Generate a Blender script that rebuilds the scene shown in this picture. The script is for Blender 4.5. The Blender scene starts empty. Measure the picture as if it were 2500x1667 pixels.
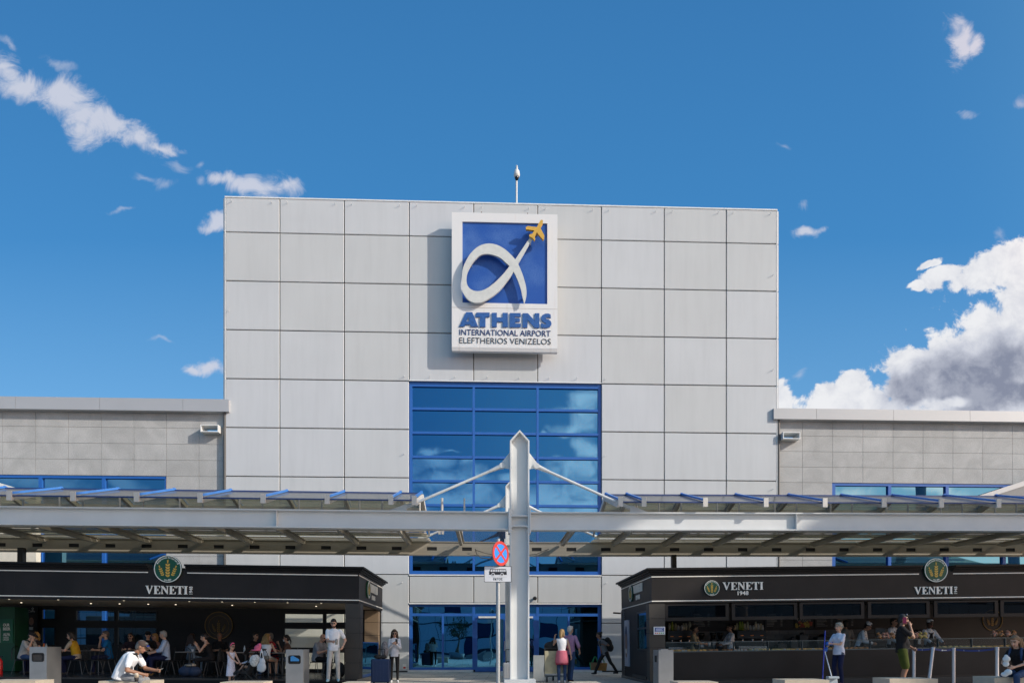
import bpy, bmesh, math, random
import numpy as np
from mathutils import Vector, Matrix, Quaternion
from mathutils.bvhtree import BVHTree
random.seed(7)
R = math.radians
sc = bpy.context.scene
COL = sc.collection
# ---- frame of the facade: u along it to the right, v into the building, z up -------------------------
TH = R(2.117); CS, SN = math.cos(TH), math.sin(TH)
F, CX, HY, CZ, D0 = 1667.0, 1250.0, 1574.0, 1.18, 30.0
def U(px, v=0.0):
    t = (px - CX) / F
    return (t * (D0 + v * CS) + v * SN) / (CS - t * SN)
def Yd(u, v): return D0 + u * SN + v * CS
def Z(px, py, v=0.0): return CZ + (HY - py) / F * Yd(U(px, v), v)
def W(u, v, z=0.0): return Vector((u * CS - v * SN, D0 + u * SN + v * CS, z))
def UV(px, Y):                                   # a pixel column at a depth -> u, v
    X = (px - CX) / F * Y; dy = Y - D0
    return X * CS + dy * SN, -X * SN + dy * CS
def zat(py, Y): return CZ + (HY - py) / F * Y
ORG = {}

# ---- materials ---------------------------------------------------------------------------------------
MC = {}
def mat(name, col, rough=.6, metal=0., var=.08, scale=6., bump=0., bscale=60., spec=.5, coat=0., emit=0., alpha=None):
    if name in MC: return MC[name]
    m = bpy.data.materials.new(name); m.use_nodes = True; MC[name] = m
    nt = m.node_tree; b = nt.nodes['Principled BSDF']
    b.inputs['Roughness'].default_value = rough; b.inputs['Metallic'].default_value = metal
    b.inputs['Specular IOR Level'].default_value = spec
    b.inputs['Coat Weight'].default_value = coat
    c = (*col, 1)
    b.inputs['Base Color'].default_value = c
    tc = nt.nodes.new('ShaderNodeTexCoord')
    if var > 0:
        n = nt.nodes.new('ShaderNodeTexNoise'); n.inputs['Scale'].default_value = scale; n.inputs['Detail'].default_value = 5
        nt.links.new(tc.outputs['Object'], n.inputs['Vector'])
        r = nt.nodes.new('ShaderNodeMapRange'); r.inputs[1].default_value = .25; r.inputs[2].default_value = .75
        r.inputs[3].default_value = 1 - var; r.inputs[4].default_value = 1 + var
        nt.links.new(n.outputs['Fac'], r.inputs[0])
        x = nt.nodes.new('ShaderNodeMix'); x.data_type = 'RGBA'; x.blend_type = 'MULTIPLY'; x.inputs[0].default_value = 1
        x.inputs[6].default_value = c; nt.links.new(r.outputs[0], x.inputs[7]); nt.links.new(x.outputs[2], b.inputs['Base Color'])
    if bump > 0:
        n2 = nt.nodes.new('ShaderNodeTexNoise'); n2.inputs['Scale'].default_value = bscale; n2.inputs['Detail'].default_value = 4
        nt.links.new(tc.outputs['Object'], n2.inputs['Vector'])
        bp = nt.nodes.new('ShaderNodeBump'); bp.inputs['Strength'].default_value = bump; bp.inputs['Distance'].default_value = .02
        nt.links.new(n2.outputs['Fac'], bp.inputs['Height']); nt.links.new(bp.outputs[0], b.inputs['Normal'])
    if emit > 0:
        b.inputs['Emission Color'].default_value = c; b.inputs['Emission Strength'].default_value = emit
    return m
def N(nt, typ, **kw):
    n = nt.nodes.new(typ)
    for k, v in kw.items(): setattr(n, k, v)
    return n
def glass_clear(name, tint=(.9, .95, .97), refl=1.0, trans=1.0):
    """thin pane: light passes straight through, tinted, with a fresnel reflection"""
    if name in MC: return MC[name]
    m = bpy.data.materials.new(name); m.use_nodes = True; MC[name] = m
    nt = m.node_tree; nt.nodes.clear()
    o = N(nt, 'ShaderNodeOutputMaterial'); mx = N(nt, 'ShaderNodeMixShader')
    t = N(nt, 'ShaderNodeBsdfTransparent'); t.inputs[0].default_value = (*tint, 1)
    g = N(nt, 'ShaderNodeBsdfGlossy'); g.inputs['Roughness'].default_value = .02
    lw = N(nt, 'ShaderNodeLayerWeight'); lw.inputs[0].default_value = .35
    ml = N(nt, 'ShaderNodeMath', operation='MULTIPLY_ADD'); ml.inputs[1].default_value = .8 * refl; ml.inputs[2].default_value = .07 * refl
    nt.links.new(lw.outputs['Fresnel'], ml.inputs[0]); nt.links.new(ml.outputs[0], mx.inputs[0])
    nt.links.new(t.outputs[0], mx.inputs[1]); nt.links.new(g.outputs[0], mx.inputs[2]); nt.links.new(mx.outputs[0], o.inputs[0])
    return m
def glass_mirror(name, tint, wob=.012, wscale=.8, rough=.01):
    """solar-control glass: coloured mirror coat, slightly wavy"""
    if name in MC: return MC[name]
    m = mat(name, tint, rough=rough, metal=1., var=0)
    nt = m.node_tree; b = nt.nodes['Principled BSDF']
    tc = N(nt, 'ShaderNodeTexCoord'); n = N(nt, 'ShaderNodeTexNoise'); n.inputs['Scale'].default_value = wscale; n.inputs['Detail'].default_value = 1
    nt.links.new(tc.outputs['Object'], n.inputs['Vector'])
    bp = N(nt, 'ShaderNodeBump'); bp.inputs['Strength'].default_value = 1; bp.inputs['Distance'].default_value = wob
    nt.links.new(n.outputs['Fac'], bp.inputs['Height']); nt.links.new(bp.outputs[0], b.inputs['Normal'])
    return m

# ---- mesh builder ------------------------------------------------------------------------------------
class MB:
    def __init__(s): s.v = []; s.f = []; s.m = []; s.sm = []
    def add(s, vs, fs, mi=0, smooth=False):
        b = len(s.v); s.v += [tuple(x) for x in vs]
        for f in fs: s.f.append(tuple(b + i for i in f)); s.m.append(mi); s.sm.append(smooth)
        return s
    def box(s, x0, x1, y0, y1, z0, z1, mi=0):
        x0, x1 = min(x0, x1), max(x0, x1); y0, y1 = min(y0, y1), max(y0, y1); z0, z1 = min(z0, z1), max(z0, z1)
        return s.add([(x0,y0,z0),(x1,y0,z0),(x1,y1,z0),(x0,y1,z0),(x0,y0,z1),(x1,y0,z1),(x1,y1,z1),(x0,y1,z1)],
                     [(0,3,2,1),(4,5,6,7),(0,1,5,4),(1,2,6,5),(2,3,7,6),(3,0,4,7)], mi)
    def cyl(s, p0, p1, r0, r1=None, seg=12, mi=0, cap=True, smooth=True):
        p0, p1 = Vector(p0), Vector(p1); r1 = r0 if r1 is None else r1
        d = (p1 - p0); q = d.to_track_quat('Z', 'Y') if d.length > 1e-9 else Quaternion()
        vs = []
        for p, r in ((p0, r0), (p1, r1)):
            for i in range(seg):
                a = 2 * math.pi * i / seg; vs.append(p + q @ Vector((r * math.cos(a), r * math.sin(a), 0)))
        s.add(vs, [(i, (i + 1) % seg, seg + (i + 1) % seg, seg + i) for i in range(seg)], mi, smooth)
        if cap: s.add(vs, [tuple(range(seg - 1, -1, -1)), tuple(range(seg, 2 * seg))], mi)
        return s
    def tube(s, pts, r, seg=8, mi=0):
        for a, b in zip(pts, pts[1:]): s.cyl(a, b, r, r, seg, mi)
        return s
    def ball(s, c, r, mi=0, seg=12, rings=8, rot=None):
        rx, ry, rz = (r, r, r) if isinstance(r, (int, float)) else r
        vs = [];
        for j in range(rings + 1):
            p = math.pi * j / rings
            for i in range(seg):
                a = 2 * math.pi * i / seg
                w = Vector((rx * math.sin(p) * math.cos(a), ry * math.sin(p) * math.sin(a), rz * math.cos(p)))
                if rot is not None: w = rot @ w
                vs.append(Vector(c) + w)
        fs = [(j * seg + i, (j + 1) * seg + i, (j + 1) * seg + (i + 1) % seg, j * seg + (i + 1) % seg) for j in range(rings) for i in range(seg)]
        return s.add(vs, fs, mi, True)
    def lathe(s, c, prof, seg=16, mi=0, axis='z'):
        vs = []
        for r, h in prof:
            for i in range(seg):
                a = 2 * math.pi * i / seg
                w = (r * math.cos(a), r * math.sin(a), h) if axis == 'z' else (r * math.cos(a), h, r * math.sin(a))
                vs.append((c[0] + w[0], c[1] + w[1], c[2] + w[2]))
        n = len(prof)
        fs = [(j * seg + i, j * seg + (i + 1) % seg, (j + 1) * seg + (i + 1) % seg, (j + 1) * seg + i) for j in range(n - 1) for i in range(seg)]
        return s.add(vs, fs, mi, True)
    def prism(s, poly, y0, y1, mi=0):            # polygon in (x, z), extruded along y
        n = len(poly); vs = [(x, y0, z) for x, z in poly] + [(x, y1, z) for x, z in poly]
        s.add(vs, [tuple(range(n)), tuple(range(2 * n - 1, n - 1, -1))] + [(i, n + i, n + (i + 1) % n, (i + 1) % n) for i in range(n)], mi)
        return s
    def prismx(s, poly, x0, x1, mi=0):           # polygon in (y, z), extruded along x
        n = len(poly); vs = [(x0, y, z) for y, z in poly] + [(x1, y, z) for y, z in poly]
        s.add(vs, [tuple(range(n)), tuple(range(2 * n - 1, n - 1, -1))] + [(i, n + i, n + (i + 1) % n, (i + 1) % n) for i in range(n)], mi)
        return s
    def flat(s, loops, y0, y1, mi=0):            # polygons with holes in (x, z), front at y0, back at y1
        c = bpy.data.curves.new('outline', 'CURVE'); c.dimensions = '2D'; c.fill_mode = 'BOTH'; c.extrude = abs(y1 - y0) / 2
        for pts in loops:
            sp = c.splines.new('POLY'); sp.points.add(len(pts) - 1)
            for p, q in zip(sp.points, pts): p.co = (q[0], q[1], 0, 1)
            sp.use_cyclic_u = True
        s._curve(c, lambda x, y, z: (x, (y0 + y1) / 2 - z, y), mi); return s
    def text(s, body, x0, x1, z0, z1, y0, y1, mi=0, bold=0., fn=None, shear=0):
        c = bpy.data.curves.new('text', 'FONT'); c.body = body; c.extrude = abs(y1 - y0) / 2; c.offset = bold; c.resolution_u = 3; c.shear = shear
        o = bpy.data.objects.new('text', c); m = bpy.data.meshes.new_from_object(o); bpy.data.objects.remove(o); bpy.data.curves.remove(c)
        if not m.vertices: return s
        xs = [v.co.x for v in m.vertices]; ys = [v.co.y for v in m.vertices]
        a, b, d, e = min(xs), max(xs), min(ys), max(ys)
        def f(x, y, z):
            p = (x0 + (x - a) / (b - a) * (x1 - x0), (y0 + y1) / 2 - z, z0 + (y - d) / (e - d) * (z1 - z0))
            return fn(*p) if fn else p
        s.add([f(*v.co) for v in m.vertices], [tuple(p.vertices) for p in m.polygons], mi); bpy.data.meshes.remove(m); return s
    def _curve(s, c, f, mi):
        o = bpy.data.objects.new('outline', c); m = bpy.data.meshes.new_from_object(o)
        s.add([f(*v.co) for v in m.vertices], [tuple(p.vertices) for p in m.polygons], mi)
        bpy.data.objects.remove(o); bpy.data.curves.remove(c); bpy.data.meshes.remove(m)
    def xform(s, fn, start=0):
        s.v[start:] = [tuple(fn(Vector(p))) for p in s.v[start:]]; return s
    def build(s, name, mats, parent=None, org=None, bevel=0, label=None):
        """one mesh object. org: the point of the facade frame its vertices are measured from"""
        if not isinstance(mats, (list, tuple)): mats = [mats]
        o0 = ORG.get(parent.name, (0, 0, 0)) if (parent is not None and org is None) else (org or (0, 0, 0))
        me = bpy.data.meshes.new(name)
        me.from_pydata([(x - o0[0], y - o0[1], z - o0[2]) for x, y, z in s.v], [], s.f)
        for m in mats: me.materials.append(m)
        me.polygons.foreach_set('material_index', s.m); me.polygons.foreach_set('use_smooth', s.sm)
        me.validate(); me.update()
        o = bpy.data.objects.new(name, me); COL.objects.link(o)
        if parent is not None: o.parent = parent
        ORG[o.name] = o0
        if bevel:
            b = o.modifiers.new('edge', 'BEVEL'); b.width = bevel; b.segments = 2; b.limit_method = 'ANGLE'; b.angle_limit = R(40)
        if label: o['label'] = label
        return o

def tag(o, label, cat, group=None, kind=None):
    if label: o['label'] = label
    if cat: o['category'] = cat
    if group: o['group'] = group
    if kind: o['kind'] = kind
    return o
def thing(name, label, cat, u, v, z=0., group=None, roll=0., rz=0.):
    o = bpy.data.objects.new(name, None); COL.objects.link(o); o.empty_display_size = .2
    o.location = W(u, v, z); o.rotation_euler = (0, roll, TH + rz)
    ORG[o.name] = (u, v, z) if rz == 0 else (0, 0, 0)
    return tag(o, label, cat, group)
def solo(mb, name, mats, label, cat, u, v, z=0., group=None, rz=0., local=False, bevel=0, roll=0., pitch=0.):
    """a thing that is one mesh; local: its vertices are already measured from its own base"""
    o = mb.build(name, mats, None, (0, 0, 0) if local else (u, v, z), bevel)
    o.location = W(u, v, z); o.rotation_euler = (pitch, roll, TH + rz)
    return tag(o, label, cat, group)
def dup(root, u, v, z=0., rz=0., label=None, scale=None):
    r = root.copy(); COL.objects.link(r); r.location = W(u, v, z); r.rotation_euler = (0, 0, TH + rz)
    if scale: r.scale = scale
    if label: r['label'] = label
    for ch in list(root.children):
        c = ch.copy(); COL.objects.link(c); c.parent = r
        for g in list(ch.children):
            d = g.copy(); COL.objects.link(d); d.parent = c
    return r
# serif capitals for the bakery name
GL = {
 'V': (.98, [[(0,1),(.40,1),(.40,.96),(.31,.93),(.56,.30),(.78,.93),(.69,.96),(.69,1),(.98,1),(.98,.96),(.89,.93),(.53,0),(.46,0),(.10,.93),(0,.96)]]),
 'E': (.80, [[(0,1),(.74,1),(.76,.74),(.72,.74),(.62,.94),(.34,.94),(.34,.54),(.44,.55),(.50,.66),(.54,.66),(.54,.36),(.50,.36),(.44,.47),(.34,.48),(.34,.06),(.64,.06),(.76,.28),(.80,.28),(.77,0),(0,0),(0,.04),(.10,.07),(.10,.93),(0,.96)]]),
 'N': (.96, [[(0,1),(.28,1),(.76,.36),(.76,.93),(.64,.96),(.64,1),(.96,1),(.96,.96),(.85,.93),(.85,0),(.78,0),(.18,.80),(.18,.07),(.30,.04),(.30,0),(0,0),(0,.04),(.10,.07),(.10,.90),(0,.96)]]),
 'T': (.88, [[(0,1),(.86,1),(.88,.72),(.84,.72),(.74,.94),(.56,.94),(.56,.07),(.68,.04),(.68,0),(.20,0),(.20,.04),(.32,.07),(.32,.94),(.14,.94),(.04,.72),(0,.72)]]),
 'I': (.44, [[(0,1),(.44,1),(.44,.96),(.34,.93),(.34,.07),(.44,.04),(.44,0),(0,0),(0,.04),(.10,.07),(.10,.93),(0,.96)]]),
}
def serif(mb, word, x0, x1, z0, z1, y0, y1, mi=0, fn=None):
    tot = sum(GL[c][0] for c in word) + .07 * (len(word) - 1); k = (x1 - x0) / tot; h = z1 - z0; x = 0
    st = len(mb.v)
    for c in word:
        w, loops = GL[c]
        mb.flat([[(x0 + (x + px) * k, z0 + pz * h) for px, pz in lp] for lp in loops], y0, y1, mi); x += w + .07
    if fn: mb.xform(fn, st)
    return mb
def arc_text(mb, body, cx, cz, rad, size, a0, a1, y0, y1, mi=0, flip=False):
    n = len(body)
    for i, ch in enumerate(body):
        if ch == ' ': continue
        a = R(a0 + (a1 - a0) * i / max(1, n - 1)); st = len(mb.v)
        w = size * (.35 if ch in 'itlI.1' else .55)
        low = ch in 'aceimnorstuvwxz'
        mb.text(ch, -w / 2, w / 2, 0, size * (.7 if low else 1), y0, y1, mi)
        def f(p, a=a):
            if flip: px, pz = p.x, p.z; ang = a + math.pi / 2; rr = -rad
            else: px, pz = p.x, p.z; ang = a - math.pi / 2; rr = rad
            c, s_ = math.cos(ang), math.sin(ang)
            z = pz + rr
            return Vector((cx + px * c - z * s_, p.y, cz + px * s_ + z * c))
        mb.xform(f, st)
    return mb
def wheat(mb, cx, cz, s, y0, y1, mi=0, ears=(0, 1, 2)):
    """three ears of wheat; s = radius of the disc they sit on"""
    def leaf(bx, bz, ang, L, w):
        pts = []
        for t, k in ((0, 0), (.25, .8), (.55, 1), (.8, .6), (1, 0)): pts.append((t * L, k * w))
        for t, k in ((.8, -.45), (.55, -.6), (.25, -.4)): pts.append((t * L, k * w))
        c, sn = math.cos(ang), math.sin(ang)
        mb.flat([[(bx + x * c - z * sn, bz + x * sn + z * c) for x, z in pts]], y0, y1, mi)
    for ox, oz, tilt, n, k in [e_ for i_, e_ in enumerate(((0, -.66, 0, 5, 1.12), (-.40, -.55, .36, 4, .84), (.40, -.55, -.36, 4, .84))) if i_ in ears]:
        for i in range(n):
            d = i * .205 * k; x = (ox - math.sin(tilt) * d) * s; z = (oz + math.cos(tilt) * d) * s
            for sg in (1, -1):
                leaf(cx + x + sg * .018 * s, cz + z, math.pi / 2 + tilt - sg * .62, .25 * s * k, sg * .082 * s * k)
        d = n * .205 * k
        for sg in (-.16, 0, .16):
            leaf(cx + (ox - math.sin(tilt) * (d - .02)) * s, cz + (oz + math.cos(tilt) * (d - .02)) * s, math.pi / 2 + tilt + sg, .34 * s * k, .03 * s)
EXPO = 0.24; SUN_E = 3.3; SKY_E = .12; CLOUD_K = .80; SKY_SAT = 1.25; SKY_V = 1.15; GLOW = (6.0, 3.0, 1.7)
GLASS_T = (.002, .135, .31)
# ======================= camera, light, sky ===========================================================
cam = bpy.data.cameras.new('camera'); co = bpy.data.objects.new('camera', cam); COL.objects.link(co)
co.location = (0, 0, CZ); co.rotation_euler = (math.pi / 2, 0, 0); cam.sensor_width = 36; cam.lens = 36 * F / 2500
cam.shift_y = (HY - 833.5) / 2500; cam.clip_end = 3000; cam.clip_start = .1; sc.camera = co
sc.view_settings.view_transform = 'Standard'; sc.view_settings.look = 'None'; sc.view_settings.exposure = EXPO; sc.view_settings.gamma = 1
sc.render.engine = 'CYCLES'; sc.cycles.max_bounces = 8; sc.cycles.transparent_max_bounces = 16; sc.cycles.use_denoising = True
sun_d = Vector((1.80, -1.0, 1.06))               # towards the sun, in the facade frame
sw = Vector((sun_d.x * CS - sun_d.y * SN, sun_d.x * SN + sun_d.y * CS, sun_d.z)).normalized()
sl = bpy.data.lights.new('sun', 'SUN'); sl.energy = SUN_E; sl.angle = R(.53); sl.color = (1, .93, .83)
so = bpy.data.objects.new('sun', sl); COL.objects.link(so); so.rotation_euler = sw.to_track_quat('Z', 'Y').to_euler(); so.location = sw * 60
w = bpy.data.worlds.new('World'); sc.world = w; w.use_nodes = True; nt = w.node_tree
bg = nt.nodes['Background']; bg.inputs[1].default_value = SKY_E
sky = N(nt, 'ShaderNodeTexSky', sky_type='NISHITA', sun_disc=False); sky.sun_elevation = math.asin(sw.z); sky.sun_rotation = math.atan2(sw.x, sw.y)
sky.air_density = 1.0; sky.dust_density = .55; sky.ozone_density = 2.4; sky.altitude = 100
def math_(op, a, b=None, c=None, clamp=False):
    n = N(nt, 'ShaderNodeMath', operation=op, use_clamp=clamp)
    for i, x in enumerate((a, b, c)):
        if x is None: continue
        if isinstance(x, (int, float)): n.inputs[i].default_value = x
        else: nt.links.new(x, n.inputs[i])
    return n.outputs[0]
tc = N(nt, 'ShaderNodeTexCoord'); sep = N(nt, 'ShaderNodeSeparateXYZ'); nt.links.new(tc.outputs['Generated'], sep.inputs[0])
ay = math_('MAXIMUM', math_('ABSOLUTE', sep.outputs[1]), .02)
qx = math_('DIVIDE', sep.outputs[0], ay); qz = math_('DIVIDE', sep.outputs[2], ay)
back = math_('LESS_THAN', sep.outputs[1], 0.0)
qx = math_('MULTIPLY_ADD', back, 10.0, qx)
cmb = N(nt, 'ShaderNodeCombineXYZ'); nt.links.new(qx, cmb.inputs[0]); nt.links.new(qz, cmb.inputs[1]); P = cmb.outputs[0]
def noise(scale, detail, rough, dist=0., sx=1., off=0.):
    mp = N(nt, 'ShaderNodeMapping'); mp.inputs['Scale'].default_value = (sx, 1, 1); mp.inputs['Location'].default_value = (off, off * .7, off)
    nt.links.new(P, mp.inputs[0])
    n = N(nt, 'ShaderNodeTexNoise'); n.inputs['Scale'].default_value = scale; n.inputs['Detail'].default_value = detail
    n.inputs['Roughness'].default_value = rough; n.inputs['Distortion'].default_value = dist
    nt.links.new(mp.outputs[0], n.inputs['Vector']); return n.outputs['Fac']
def blobs(lst, rear=False, warp=None, amt=.0):
    """smallest normalised distance to a set of ellipses (sky direction, given in degrees-like gnomonic units)"""
    src = P
    if warp is not None:
        vm = N(nt, 'ShaderNodeVectorMath', operation='SCALE'); nt.links.new(warp, vm.inputs[0]); vm.inputs['Scale'].default_value = amt
        va = N(nt, 'ShaderNodeVectorMath', operation='ADD'); nt.links.new(P, va.inputs[0]); nt.links.new(vm.outputs[0], va.inputs[1]); src = va.outputs[0]
    out = None
    for b in lst:
        x, y, rx, ry = b[:4]; rot = b[4] if len(b) > 4 else 0
        mp = N(nt, 'ShaderNodeMapping', vector_type='TEXTURE')
        mp.inputs['Location'].default_value = ((x - CX) / F + (10 if rear else 0), (HY - y) / F, 0)
        mp.inputs['Rotation'].default_value = (0, 0, R(-rot)); mp.inputs['Scale'].default_value = (rx / F, ry / F, 1)
        nt.links.new(src, mp.inputs[0])
        ln = N(nt, 'ShaderNodeVectorMath', operation='LENGTH'); nt.links.new(mp.outputs[0], ln.inputs[0])
        out = ln.outputs['Value'] if out is None else math_('SMOOTH_MIN', out, ln.outputs['Value'], .25)
    return out
wn = N(nt, 'ShaderNodeTexNoise'); wn.inputs['Scale'].default_value = 14; wn.inputs['Detail'].default_value = 4; nt.links.new(P, wn.inputs['Vector'])
wv = N(nt, 'ShaderNodeVectorMath', operation='SUBTRACT'); nt.links.new(wn.outputs['Color'], wv.inputs[0]); wv.inputs[1].default_value = (.5, .5, .5)
warp = wv.outputs[0]
# rot: degrees clockwise in the sky as seen
CUM = [(2450,648,150,52,-20),(2310,668,60,26,-16),(2275,690,34,22,10),(2235,697,22,11,0),(2268,640,34,11,-24),(2500,740,70,110,0),(2410,868,275,104,-24),(2225,915,74,72,0),(2480,960,330,90,0),
       (2080,940,44,32,-10),(2020,955,40,22,-10),(2040,990,75,42,0),(2120,980,70,30,0),(1905,970,40,46,0)]
WISP = [(10,160,50,36,30),(65,202,100,42,14),(155,240,95,58,32),(198,302,40,70,-18),(232,315,48,46,30),(290,318,78,32,14),(350,352,72,32,30),(395,373,48,16,10),
        (620,452,84,40,8),(555,440,44,26,0),(690,460,52,28,0),(2345,95,46,66,0),(2385,105,32,34,0),(1970,574,50,17,-16),(520,540,38,20,15),(495,902,66,27,0),(460,908,44,18,0)]
FAINT = [(20,105,30,14,40),(145,150,60,14,20),(430,418,48,16,5),(345,445,40,12,25),(395,460,36,18,0),(495,412,20,14,0),(500,452,22,16,0),(400,828,48,9,0),(2490,250,35,18,0),(1910,370,20,12,0),(1962,500,18,22,0),(2370,275,40,10,0),(300,515,30,8,0),(1948,912,16,14,0),(2445,565,22,20,0)]
RC = [(1435,960,50,48),(1400,1000,70,26),(1330,1030,18,20),(1385,1035,60,34),(1440,1085,38,44),(1470,1130,60,30),(1045,1097,46,14),(1095,1102,26,8),
      (1060,1145,85,34),(1150,1165,55,26),(1235,1160,36,20),(1380,1150,80,32),(1500,1150,60,40),(1090,1215,150,48),(1300,1230,150,60),(1450,1205,110,50),
      (1000,1250,120,40),(1400,1260,200,40)]
RF = [(130,1190,160,30,10),(330,1190,110,30,40),(2080,1200,120,26,-8),(2330,1170,160,28,8),(2300,1215,90,14,-6)]
RC = [(x + 123, y, a, b) for x, y, a, b in RC]; RF = [(x + 123, y, a, b, c) for x, y, a, b, c in RF]
n_f = noise(30, 10, .62, .3); n_w = noise(20, 10, .70, 1.1, .8, 3.1); n_s = noise(7.5, 7, .6, .2, 1, 9.)
def dens(L, n, amp, lo, hi, gain=1.0):
    return N_smooth(math_('ADD', math_('MULTIPLY', math_('SUBTRACT', 1.0, L), gain), math_('MULTIPLY', math_('SUBTRACT', n, .5), amp)), lo, hi)
def N_smooth(x, lo, hi):
    m = N(nt, 'ShaderNodeMapRange', interpolation_type='SMOOTHSTEP'); nt.links.new(x, m.inputs[0]); m.inputs[1].default_value = lo; m.inputs[2].default_value = hi
    return m.outputs[0]
L_c = blobs(CUM, False, warp, .035)
n_m = math_('ADD', math_('MULTIPLY', n_f, .6), math_('MULTIPLY', n_s, .4))
d_c = dens(L_c, n_m, 2.6, -.12, .16, .8)
d_w = math_('MULTIPLY', dens(blobs(WISP, False, warp, .065), n_w, 2.3, -.08, .85), .90)
d_f = math_('MULTIPLY', dens(blobs(FAINT, False, warp, .06), n_w, 2.6, .0, 1.2), .42)
d_r = math_('MULTIPLY', dens(blobs(RC, True, warp, .06), n_m, 3.2, -.12, .95), .95)
d_g = math_('MULTIPLY', dens(blobs(RF, True, warp, .03), n_w, 1.9, -.1, 1.0), .5)
allc = math_('MAXIMUM', math_('MAXIMUM', d_c, d_w), math_('MAXIMUM', d_f, math_('MAXIMUM', d_r, d_g)))
# cumulus tone: lit upper left flank, grey-lilac belly
bel = blobs([(2420,905,300,105,-12),(2230,935,85,52,0),(2480,960,300,70,0),(2160,1010,70,20,0)], False, warp, .06)
lit2 = blobs([(2270,985,80,28,0),(2330,975,60,18,0)], False, warp, .05)
sh = math_('MULTIPLY', N_smooth(math_('ADD', math_('SUBTRACT', 1.0, bel), math_('MULTIPLY', math_('SUBTRACT', n_s, .5), 1.7)), -.05, .75),
           math_('SUBTRACT', 1.0, math_('MULTIPLY', N_smooth(math_('SUBTRACT', 1.0, lit2), .0, .6), .8)))
puff = math_('MULTIPLY', N_smooth(n_f, .38, .62), .16)
sh = math_('ADD', math_('MULTIPLY', sh, .80), math_('MULTIPLY', N_smooth(n_m, .60, .40), .26), clamp=True)
cr = N(nt, 'ShaderNodeValToRGB'); e = cr.color_ramp.elements
k = CLOUD_K / SKY_E
e[0].position = 0; e[0].color = (.90 * k, .91 * k, .94 * k, 1); e[1].position = 1; e[1].color = (.26 * k, .29 * k, .39 * k, 1)
m1 = e.new(.45); m1.color = (.62 * k, .65 * k, .74 * k, 1)
nt.links.new(sh, cr.inputs[0])

# thin wisps are a little duller than the cumulus
tw = N(nt, 'ShaderNodeMix', data_type='RGBA'); nt.links.new(N_smooth(d_c, .0, .4), tw.inputs[0]); tw.inputs[6].default_value = (.66 * k, .69 * k, .80 * k, 1); nt.links.new(cr.outputs[0], tw.inputs[7])
hs = N(nt, 'ShaderNodeHueSaturation'); hs.inputs['Saturation'].default_value = SKY_SAT; hs.inputs['Value'].default_value = SKY_V; nt.links.new(sky.outputs[0], hs.inputs['Color'])
# clear autumn air: the blue barely pales towards the horizon
gr = N(nt, 'ShaderNodeValToRGB'); ge = gr.color_ramp.elements; kk = 1 / (SKY_E * 2 ** EXPO)
ge[0].position = 0; ge[0].color = (.22 * kk, .47 * kk, .76 * kk, 1); ge[1].position = 1; ge[1].color = (.040 * kk, .205 * kk, .49 * kk, 1)
g1 = ge.new(.35); g1.color = (.145 * kk, .395 * kk, .715 * kk, 1); g2 = ge.new(.62); g2.color = (.050 * kk, .257 * kk, .582 * kk, 1)
nt.links.new(math_('DIVIDE', qz, .96, clamp=True), gr.inputs[0])
sm = N(nt, 'ShaderNodeMix', data_type='RGBA'); sm.inputs[0].default_value = .75; nt.links.new(hs.outputs[0], sm.inputs[6]); nt.links.new(gr.outputs[0], sm.inputs[7])
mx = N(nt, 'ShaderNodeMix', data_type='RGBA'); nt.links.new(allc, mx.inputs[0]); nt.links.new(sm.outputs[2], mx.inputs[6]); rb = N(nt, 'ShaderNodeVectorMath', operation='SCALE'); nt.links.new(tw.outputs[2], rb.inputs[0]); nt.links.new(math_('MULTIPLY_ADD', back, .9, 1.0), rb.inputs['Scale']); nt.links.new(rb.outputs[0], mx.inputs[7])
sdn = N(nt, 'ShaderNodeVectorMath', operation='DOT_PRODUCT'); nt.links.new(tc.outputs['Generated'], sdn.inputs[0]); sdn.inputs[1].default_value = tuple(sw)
glow = N(nt, 'ShaderNodeMapRange', interpolation_type='SMOOTHSTEP'); nt.links.new(sdn.outputs['Value'], glow.inputs[0]); glow.inputs[1].default_value = .28; glow.inputs[2].default_value = 1.0; glow.inputs[3].default_value = 0; glow.inputs[4].default_value = 1.0  # sky boosted and warmed towards the sun, added as fill light
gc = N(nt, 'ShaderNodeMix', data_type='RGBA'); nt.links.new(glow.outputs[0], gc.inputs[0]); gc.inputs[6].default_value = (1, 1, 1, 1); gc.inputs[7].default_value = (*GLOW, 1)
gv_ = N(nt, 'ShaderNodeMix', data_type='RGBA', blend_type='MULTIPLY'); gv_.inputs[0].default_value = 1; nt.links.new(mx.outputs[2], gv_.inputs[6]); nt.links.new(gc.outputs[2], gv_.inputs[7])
nt.links.new(gv_.outputs[2], bg.inputs[0])

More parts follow.
